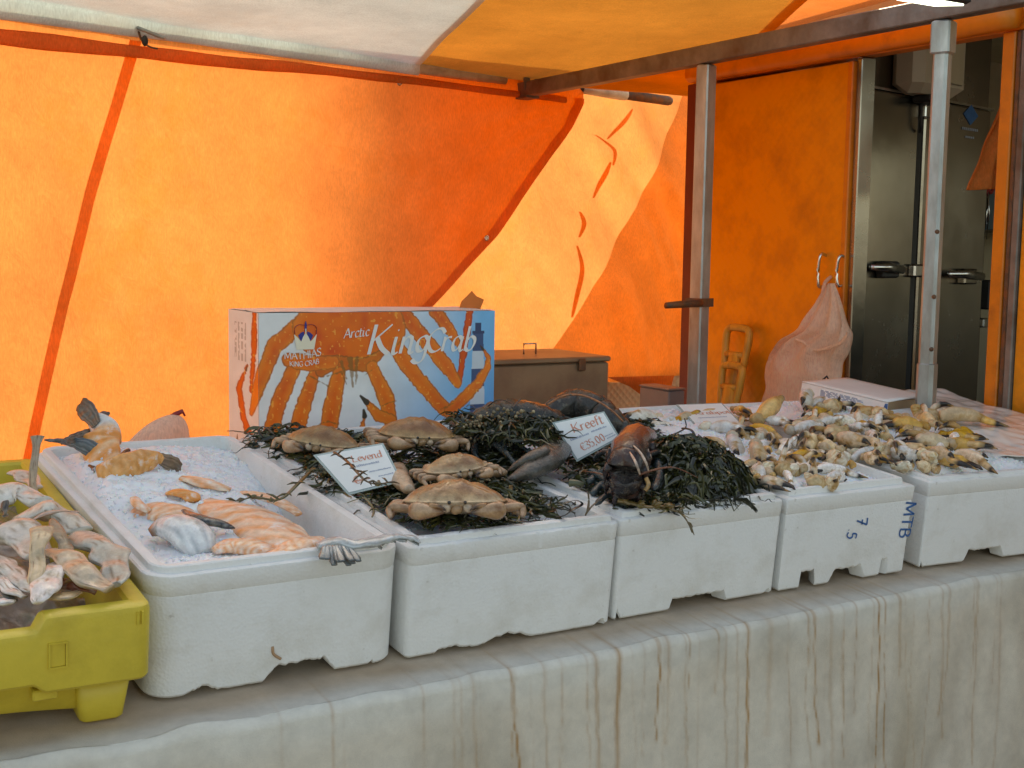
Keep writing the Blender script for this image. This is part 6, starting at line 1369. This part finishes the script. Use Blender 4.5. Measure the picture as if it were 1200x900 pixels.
frond('short black seaweed spike by the back lobster', [(600, 478, .295), (606, 472, .302), (611, 467, .308)], .0025, (.02, .02, .016), 0, 10)
frond('curled dark seaweed at the left end of the crab seaweed', [(308, 512, .215), (303, 505, .225), (309, 500, .232), (320, 508, .226), (326, 514, .215)], .003, (.02, .02, .016), 0, 11)
frond('thin bent seaweed over the back corner of the salmon box', [(306, 516, .205), (296, 516, .21), (288, 522, .205), (284, 526, .202)], .0025, (.07, .055, .025), 2, 12)
frond('olive seaweed strand at the rim in front of the crab price card', [(424, 580, .205), (432, 588, .207), (438, 598, .203), (436, 606, .2)], .0035, (.12, .11, .04), 2, 13)
frond('round cut olive kelp stub in front of the lobster claw', [(668, 566, .212), (676, 566, .214), (684, 568, .212)], .010, (.11, .115, .055), 0, 15, flat=.8)

# ================================================================== CRAB CLAWS ON ICE
CRM, TAN, YEL = (.84, .77, .60), (.72, .54, .31), (.68, .42, .15)
def claw_proto(kind, col, dark=(.018, .015, .014)):
    # returns list of (part name, mesh builder) for a claw about 1 unit long, +x to the fingertips
    out = []
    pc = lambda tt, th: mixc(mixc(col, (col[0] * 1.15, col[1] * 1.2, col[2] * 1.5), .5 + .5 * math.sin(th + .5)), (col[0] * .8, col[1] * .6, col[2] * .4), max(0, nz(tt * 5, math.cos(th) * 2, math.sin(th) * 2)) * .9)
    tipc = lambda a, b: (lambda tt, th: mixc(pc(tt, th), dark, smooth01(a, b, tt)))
    if kind in ('open', 'closed'):
        op = .10 if kind == 'open' else .035
        mb = MB(); mb.tube(crom([(-.02, 0, 0), (.10, 0, .0), (.28, .015, .01), (.48, .02, -.01), (.66, .02, -.07 - op * .4), (.84, .0, -.11 - op * .4), (1.0, -.03, -.075 - op * .2)], 4),
                           [(a * .82, a * 1.18) for a in crom_s([.05, .125, .175, .150, .085, .052, .008], 4)], 16, tipc(.60, .66), amp=.045, freq=7); out.append(('palm', mb))
        mb = MB(); mb.tube(crom([(.38, .02, .13), (.58, .03, .20 + op * .8), (.82, .01, .15 + op * 1.2), (1.03, -.03, .03 + op * .8)], 4), [(a * .8, a) for a in crom_s([.06, .08, .06, .008], 4)], 12, tipc(.38, .46), amp=.02, freq=9); out.append(('finger', mb))
        mb = MB(); mb.blob((-.10, -.01, -.01), (.12, .10, .11), 14, 10, .07, 9, 2, lambda d: mixc(col, (col[0] * .75, col[1] * .6, col[2] * .45), .5 + .5 * nz(d.x * 3, d.y * 3, d.z * 3))); out.append(('wrist', mb))
    elif kind == 'knuckle':
        for k, (c, r) in enumerate((((0, 0, 0), (.27, .20, .20)), ((.34, .06, .0), (.20, .15, .16)), ((-.22, .16, -.02), (.17, .12, .13)))):
            mb = MB(); mb.blob(c, r, 16, 10, .09, 6, k * 3, lambda d: mixc(col, (col[0] * .7, col[1] * .52, col[2] * .35), smooth01(.45, .75, .5 + .5 * nz(d.x * 4, d.y * 4, d.z * 4 + k)))); out.append(('joint', mb))
        mb = MB(); mb.tube([(.40, .02, .12), (.47, .04, .16), (.5, .05, .22)], [.05, .04, .008], 7, dark); out.append(('spike', mb))
    elif kind == 'leg':
        mb = MB(); mb.tube(crom([(-.35, 0, 0), (-.1, .03, .04), (.2, .03, .05), (.5, 0, .0)], 5), [(a * .8, a) for a in crom_s([.10, .15, .14, .08], 5)], 12, pc, amp=.02, freq=8); out.append(('segment', mb))
        mb = MB(); mb.tube(crom([(.46, 0, .0), (.7, -.04, -.06), (1.0, -.12, -.1)], 5), crom_s([.085, .065, .01], 5), 10, tipc(.45, .6)); out.append(('tip', mb))
    elif kind == 'palm':
        mb = MB(); mb.tube(crom([(-.05, 0, 0), (.10, 0, 0), (.36, .02, .01), (.62, .02, 0), (.78, .02, 0)], 5), [(a * .8, a * 1.15) for a in crom_s([.05, .16, .205, .165, .085], 5)], 16, pc, amp=.025, freq=6); out.append(('palm', mb))
        mb = MB(); mb.tube(crom([(.60, .0, .12), (.74, .02, .12), (.92, .0, .04)], 4), crom_s([.08, .07, .02], 4), 10, tipc(.35, .5)); out.append(('finger', mb))
        mb = MB(); mb.tube(crom([(.60, .0, -.10), (.74, .02, -.13), (.90, .0, -.08)], 4), crom_s([.08, .07, .02], 4), 10, tipc(.35, .5)); out.append(('finger', mb))
        mb = MB(); mb.blob((-.08, 0, 0), (.12, .13, .12), 12, 8, .05, 8, 3, mixc(col, (.4, .22, .08), .4)); out.append(('wrist', mb))
    return out
def crom_s(a, n): return [max(.002, p.x) for p in crom([(x, 0, 0) for x in a], n)]
PROTO = {}
def proto(kind, tone):
    key = (kind, tone)
    if key not in PROTO:
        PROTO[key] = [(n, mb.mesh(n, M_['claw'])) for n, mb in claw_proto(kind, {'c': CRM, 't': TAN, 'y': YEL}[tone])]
    return PROTO[key]
def put_claw(label, px, py, ang, L, kind, tone, dz=.205, pitch=0, roll=0, name=None, group=None, size=None):
    p = at_tab(px, py, dz); a = R(ang); q2 = at_tab(px + 12 * math.cos(a), py - 12 * math.sin(a) * .55, dz); d = (q2 - p).normalized()
    s = size or L * mpp(p) * (.97 if kind != 'knuckle' else 1.15)
    fm = frame(p, d, TZ) @ Matrix.Rotation(R(roll), 4, 'X') @ Matrix.Rotation(R(-pitch), 4, 'Y') @ Matrix.Scale(s, 4) @ Matrix.Translation((-.4 if kind != 'knuckle' else 0, 0, 0))
    t = thing(name or 'crab_claw', label, 'crab claw', fm, group)
    for n, me in proto(kind, tone):
        o = bpy.data.objects.new(n, me); COL.objects.link(o); o.parent = t
    return t
G4, G5 = 'crab claws in the box with handwriting', 'crab claws in the box behind the front pole'
C4 = [
 ('cream crab claw pointing right with a black tip, on bare ice behind the seaweed mound', 856, 503, -12, 62, 'closed', 'c', .222, 0, 70),
 ('cream crab claw with black fingers hanging down beside the seaweed mound', 862, 524, -100, 54, 'palm', 'c', .215, -25, 40),
 ('tan crab claw with a broken black end pointing down, right of the hanging cream claw', 888, 534, -95, 58, 'palm', 't', .218, -20, 30),
 ('yellow crab claw lying flat under the third price card', 850, 488, 4, 52, 'leg', 'y', .212, 0, 0),
 ('slanted yellow cream claw left of the third price card', 803, 490, 35, 50, 'closed', 'y', .212, 0, 60),
 ('white cream crab joint between yellow claws under the third price card', 822, 489, 170, 36, 'palm', 'c', .210, 0, 10),
 ('cream crab claws end at the far left of the claw box', 752, 492, 190, 56, 'palm', 'c', .208, 0, 30),
 ('ivory claw behind the dark mound pointing left', 772, 500, 165, 46, 'closed', 'c', .205, 0, 80),
 ('yellow crab claw with a knobbly dark end, raised at the back corner', 902, 480, 52, 66, 'palm', 'y', .232, 18, 40),
 ('ivory crab claw half sunk in ice beside the knobbly yellow claw', 914, 494, -15, 44, 'closed', 'c', .215, 0, 90),
 ('yellow edged crab claw crossing the ice in the middle', 906, 509, -25, 46, 'leg', 'y', .218, 0, 0),
 ('pinkish orange shell joint left of the hanging cream claw', 838, 521, 150, 40, 'palm', 't', .212, 0, 0),
 ('round tan knuckle against the right side of the seaweed mound', 848, 536, -30, 26, 'knuckle', 't', .212, 0, 0),
 ('cream claw tilted against the upright black tipped leg', 921, 524, 60, 44, 'closed', 'c', .220, 20, 40),
 ('upright black tipped crab leg standing in the ice', 917, 538, 90, 44, 'leg', 't', .225, 72, 0),
 ('cream crab palm behind the upright black tipped leg', 935, 518, 40, 42, 'palm', 'c', .218, 10, 30),
 ('yellow brown joint right of the upright black tipped leg', 938, 534, 20, 40, 'palm', 'y', .214, 0, 60),
 ('orange knuckle at the right rim of the handwriting box', 958, 536, 10, 26, 'knuckle', 'y', .212, 0, 0),
 ('arched yellow claw at the right rim of the handwriting box', 978, 540, 160, 44, 'closed', 'y', .212, 0, 90),
 ('pale grey claw with a blunt dark end near the right front of the handwriting box', 966, 549, 190, 40, 'closed', 'c', .210, 0, 70),
 ('pale claw with a long black tip pointing right at the front of the handwriting box', 990, 553, -6, 46, 'leg', 'c', .208, 0, 0),
 ('white rounded claw palm under the pale claw with the long black tip', 980, 560, 10, 36, 'palm', 'c', .204, 0, 0),
 ('big lumpy tan claw knuckle nearest the front rim of the handwriting box', 958, 566, -15, 40, 'knuckle', 't', .206, 0, 30),
 ('small orange triangular shell tip lying on the ice', 948, 548, 60, 18, 'leg', 'y', .206, 30, 0),
 ('claw with two open black fingers at the front beside the seaweed', 906, 566, -30, 52, 'open', 't', .206, 0, 90),
 ('small cream leg with a black needle tip beside the open black fingers', 926, 565, -60, 36, 'leg', 'c', .204, -10, 0),
 ('cream knuckle among the weed at the right foot of the mound', 866, 549, -20, 26, 'knuckle', 'c', .208, 0, 0),
 ('tan knuckle between the weed and the open black fingers', 884, 556, 20, 24, 'knuckle', 't', .206, 0, 0),
 ('small pale knuckle behind the open black fingers', 902, 551, 40, 20, 'knuckle', 'c', .210, 0, 0),
 ('orange joint fragment on the ice left of the orange triangular tip', 925, 549, 10, 22, 'knuckle', 'y', .206, 0, 0),
 ('long cream claw leaning on the back rim near the spades', 872, 484, -35, 44, 'closed', 'y', .210, 0, 60),
 ('low cream claw in the back row left of the yellow slanted claw', 786, 496, 10, 40, 'palm', 'c', .206, 0, 0),
 ('buried cream shell in the middle of the handwriting box', 884, 515, 200, 40, 'closed', 'c', .210, 0, 50),
]
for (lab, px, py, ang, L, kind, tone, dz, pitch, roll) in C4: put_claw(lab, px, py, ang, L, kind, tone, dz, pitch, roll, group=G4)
C5 = [
 ('cream crab claw with a rough black broken end, highest by the white carton', 944, 468, -125, 48, 'palm', 'c', .250, -10, 20),
 ('white shell plate beside the rough black ended claw', 957, 472, 70, 36, 'palm', 'c', .240, 20, 60),
 ('tan and yellow knuckle in front of the carton label', 974, 476, 20, 38, 'knuckle', 't', .240, 0, 0),
 ('yellow claw with a dark curl left of the tan and yellow knuckle', 957, 483, 200, 34, 'open', 'y', .232, 0, 60),
 ('large ivory claw palm lying flat in front of the carton', 948, 504, 2, 52, 'palm', 'c', .226, 0, 20),
 ('tan claw with two curved black fingers pointing left', 976, 508, 205, 58, 'open', 't', .232, 0, 80),
 ('mottled tan claw palm behind the front row of the right box', 999, 517, -25, 52, 'palm', 't', .232, 0, 40),
 ('brown topped knuckle below the blue sticker', 1006, 490, 100, 32, 'palm', 't', .240, 30, 0),
 ('ivory shell joint left of the pole', 1030, 492, 60, 34, 'palm', 'c', .238, 30, 0),
 ('bright orange claw with a black tip pointing left, next to the pole', 1058, 497, 172, 54, 'closed', 'y', .236, 0, 70),
 ('white and orange shell under the bright orange claw', 1064, 504, 20, 28, 'palm', 'y', .230, 0, 0),
 ('small white joint lying on the ice heap below the ivory shell joint', 1022, 512, -60, 36, 'palm', 'c', .232, 0, 0),
 ('tan knuckle at the left rim of the right claw box', 982, 527, 10, 24, 'knuckle', 't', .215, 0, 0),
 ('pale round knuckle second from the left rim of the right claw box', 1004, 531, -10, 26, 'knuckle', 'c', .214, 0, 0),
 ('cream knuckle behind the front row of the right claw box', 1026, 523, 40, 26, 'knuckle', 'c', .220, 0, 0),
 ('tan knuckle at the centre of the right claw box', 1044, 524, 200, 28, 'knuckle', 't', .222, 0, 0),
 ('yellow claw with a black needle pointing right-down at the left front', 1031, 538, -30, 42, 'open', 'y', .216, 0, 70),
 ('grey cream palm with a dark end in the front row', 1060, 532, -18, 42, 'palm', 'c', .218, 0, 20),
 ('whitish speckled knuckle in the front row', 1058, 547, 10, 30, 'knuckle', 'c', .208, 0, 0),
 ('round tan segmented knuckle in the front row', 1084, 547, -20, 30, 'knuckle', 't', .208, 0, 0),
 ('long brown claw with a black tip pointing left behind the yellow claws', 1086, 517, 172, 60, 'closed', 't', .228, 0, 70),
 ('long yellow claw with a black tip pointing right', 1130, 522, -8, 62, 'closed', 'y', .222, 0, 75),
 ('thick yellow claw with black fingers pointing right and down at the front', 1118, 541, -25, 60, 'open', 'y', .212, 0, 80),
 ('grey brown claw finger with a thin black tip right of the front row', 1150, 542, -30, 54, 'leg', 't', .210, 0, 0),
 ('cream shell web between the two yellow claws', 1140, 534, -20, 36, 'palm', 'c', .212, 0, 30),
 ('yellow stub behind the round tan segmented knuckle', 1088, 531, 170, 34, 'palm', 'y', .214, 0, 0),
 ('cream claw behind the tan claw with two curved black fingers', 972, 494, 10, 44, 'closed', 'c', .234, 0, 60),
 ('ivory claw in the gap between carton and brown topped knuckle', 990, 494, 160, 34, 'palm', 'c', .236, 0, 10),
 ('cream claw under the ice heap left of the long brown claw', 1010, 503, -20, 40, 'closed', 'c', .232, 0, 40),
 ('orange black tipped claw lying in the fold of the clear film', 1146, 490, -8, 60, 'leg', 'y', .238, 0, 0),
]
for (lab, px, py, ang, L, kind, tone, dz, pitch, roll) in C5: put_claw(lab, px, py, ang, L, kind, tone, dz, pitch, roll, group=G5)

rf = random.Random(21)
for k in range(112):
    four = k < 52
    px, py = (rf.uniform(800, 985), rf.uniform(498, 556)) if four else (rf.uniform(950, 1130), rf.uniform(480, 540))
    if four and (px - 800) * .42 + 496 < py and px < 905: px += 70
    kd = rf.choice(('knuckle', 'palm', 'closed', 'leg', 'open', 'closed')); tn = rf.choice('ccttty')
    anchors = ((850, 500, 'behind the seaweed mound'), (820, 490, 'below the third price card'), (917, 538, 'by the upright black tipped leg'), (960, 555, 'by the big front knuckle'), (890, 555, 'at the foot of the seaweed mound'), (975, 535, 'at the right rim of the handwriting box'), (900, 505, 'in the middle of the handwriting box'), (935, 515, 'at the back of the handwriting box')) if four else ((965, 475, 'before the barcode label'), (1000, 500, 'by the brown topped knuckle'), (1055, 500, 'beside the front pole'), (1090, 520, 'by the long brown claw'), (1125, 535, 'by the front yellow claws'), (1040, 540, 'at the front of the right claw box'), (990, 528, 'at the left rim of the right claw box'), (1030, 515, 'in the middle of the right claw box'))
    near = min(anchors, key=lambda c: (c[0] - px) ** 2 + (2 * (c[1] - py)) ** 2)[2]
    lab = 'small %s crab %s %s' % ({'c': 'cream', 't': 'tan', 'y': 'yellow'}[tn], {'knuckle': 'knuckle', 'palm': 'claw palm', 'closed': 'claw with closed fingers', 'leg': 'leg tip', 'open': 'claw with open fingers'}[kd], near)
    put_claw(lab, px, py, rf.uniform(0, 360), rf.uniform(32, 52), kd, tn, .205 if four else .22, rf.uniform(-15, 25), rf.uniform(0, 90), group='small ' + {'c': 'cream', 't': 'tan', 'y': 'yellow'}[tn] + ' ' + kd + ' pieces ' + near)
# ------------------------------------------------------------------ clear film over the last box
def make_film():
    mb = MB(); P = lambda x, y, z: TABM @ Vector((x, y, z))
    def F(u, v):
        x = lerp(2.335 + .05 * v, 2.875, u); y = lerp(1.88 - .1 * u, 2.50, v)
        y += .02 * nz(u * 5, 3) * (1 - v)
        z = .205 + .016 * math.sin(math.pi * min(1, u * 1.3)) * math.sin(math.pi * v) + .008 * nz(x * 12, y * 12, 2) + .003 * nz(x * 34, y * 34) + .012 * smooth01(.82, 1, v) * (1 + .8 * nz(u * 9, 1)) * smooth01(0, .12, u)
        if u < .04: z -= .004
        return P(x, y, z)
    mb.grid(110, 90, F); tag(mb.build('clear_film', M_['film'], solid=.001), 'crumpled clear film laid over pale fish at the right edge of the boxes', 'plastic film')
    # two stiff points of the film
    for lab, pts in (('pointed fold of white wrapping paper right of the front pole', [(1094, 502), (1096, 480), (1106, 470), (1122, 474), (1124, 500)]), ('slanting sheet of white wrapping paper at the right of the last box', [(1124, 492), (1124, 478), (1130, 470), (1152, 478), (1176, 492), (1205, 507), (1205, 516), (1150, 504)])):
        y = 2.42 if 'pointed' in lab else 2.46; q = [at_y(px, py, y) + Vector((0, .02 * nz(px * .1, py * .1), 0)) for px, py in pts]; o = q[0]; t = thing('wrapping_paper', lab, 'paper', Matrix.Translation(o))
        c = sum(q, Vector()) / len(q); mb = MB(); vs = []; 
        nn = len(q); vs = [c - o + Vector((0, -.02, 0))]; mid = [(a.lerp(c, .5) - o + Vector((.004 * nz(i * 3.1), -.012 * nz(i * 2.3, 4), .003))) for i, a in enumerate(q)]; vs += mid + [a - o for a in q]
        fs = [(0, 1 + i, 1 + (i + 1) % nn) for i in range(nn)] + [(1 + i, 1 + nn + i, 1 + nn + (i + 1) % nn, 1 + (i + 1) % nn) for i in range(nn)]
        mb.add(vs, fs); mb.build('sheet', M_['carton'], t, solid=.002)
make_film()

# ================================================================== PRICE CARDS
def card(label, quad, dz, lean, lines, up_ref=None):
    c2 = (sum(p[0] for p in quad) / 4, sum(p[1] for p in quad) / 4); c = at_tab(c2[0], c2[1], dz)
    n = (TZ * (1 - lean) + (EYE - c).normalized() * lean).normalized(); q = [at_plane(px, py, c, n) for px, py in quad]       # TL TR BR BL
    r = ((q[1] - q[0]) + (q[2] - q[3])); w = r.length / 2; r.normalize(); u = (q[0] - q[3]) + (q[1] - q[2]); hgt = u.length / 2
    fm = plane_frame((q[0] + q[3]) / 2 - (u / u.length) * hgt / 2, r, u); fm = plane_frame(c - r * w / 2 - Vector((fm[0][1], fm[1][1], fm[2][1])) * hgt / 2, r, u)
    t = thing('price_card', label, 'price card', fm, 'price cards stuck in the seafood')
    iv = fm.inverted(); p2 = [iv @ p for p in (q[3], q[2], q[1], q[0])]
    mb = MB(); mb.add([(p.x, p.y, -.0016) for p in p2] + [(p.x, p.y, -.0002) for p in p2], [(3, 2, 1, 0), (4, 5, 6, 7), (0, 1, 5, 4), (1, 2, 6, 5), (2, 3, 7, 6), (3, 0, 4, 7)], smooth=False); mb.build('clear_sleeve', M_['sleeve'], t)
    cc = sum(p2, Vector()) / 4; mb = MB(); k = .93
    mb.add([(lerp(cc.x, p.x, k), lerp(cc.y, p.y, k * .98), .0006) for p in p2], [(0, 1, 2, 3)], smooth=False); mb.build('paper', M_['paper'], t)
    for kind, txt, x, y, s, m in lines:
        # x, y, size relative to card
        def mp(a, b): return p2[0].lerp(p2[1], a).lerp(p2[3].lerp(p2[2], a), b)
        if kind == 'pen':
            p = pen_text(txt, s * hgt, .15, 20, thin=.07); o_ = mp(x, y); ax = (mp(x + .1, y) - o_); ang = math.atan2(ax.y, ax.x)
            p.build('lettering', M_[m], t, M=Matrix.Translation((o_.x, o_.y, .0011)) @ Matrix.Rotation(ang, 4, 'Z'))
        else:
            rnd = random.Random(int(x * 100 + y * 1000)); mb = MB(); a = x
            while a < txt:
                l = rnd.uniform(.008, .02); z = .0010; b0 = y; hh = s * rnd.uniform(.7, 1.1)
                mb.add([(*mp(a, b0).xy, z), (*mp(a + l, b0).xy, z), (*mp(a + l, b0 + hh).xy, z), (*mp(a, b0 + hh).xy, z)], [(0, 1, 2, 3)], smooth=False); a += l + rnd.uniform(.004, .009)
            mb.build('small_print', M_[m], t)
card('price card for the crabs, tilted left under a brown seaweed sprig', [(367, 533), (449, 519), (472, 564), (408, 580)], .235, .45, [('pen', 'Levend', .42, .66, .155, 'red_ink'), ('bar', .80, .44, .54, .045, 'grey_ink'), ('bar', .92, .56, .36, .03, 'grey_ink'), ('bar', .92, .66, .22, .03, 'grey_ink'), ('pen', '\u20ac', .22, .18, .17, 'red_ink'), ('bar', .52, .22, .22, .05, 'red_ink')])
card('price card reading Kreeft between the lobsters', [(647, 495), (708, 482), (727, 513), (676, 541)], .272, .6, [('pen', 'Kreeft', .24, .62, .25, 'red_ink'), ('bar', .50, .12, .46, .05, 'grey_ink'), ('bar', .86, .56, .48, .05, 'grey_ink'), ('pen', '\u20ac35,00', .20, .14, .20, 'red_ink'), ('bar', .92, .74, .22, .035, 'grey_ink'), ('bar', .94, .76, .14, .035, 'grey_ink')])
card('flat lying price card in a clear sleeve behind the crab claws, by the far pole', [(792, 474), (846, 472), (869, 496), (815, 499)], .225, .12, [('pen', 'Krabpoten', .2, .46, .15, 'red_ink'), ('bar', .8, .2, .3, .04, 'grey_ink')])
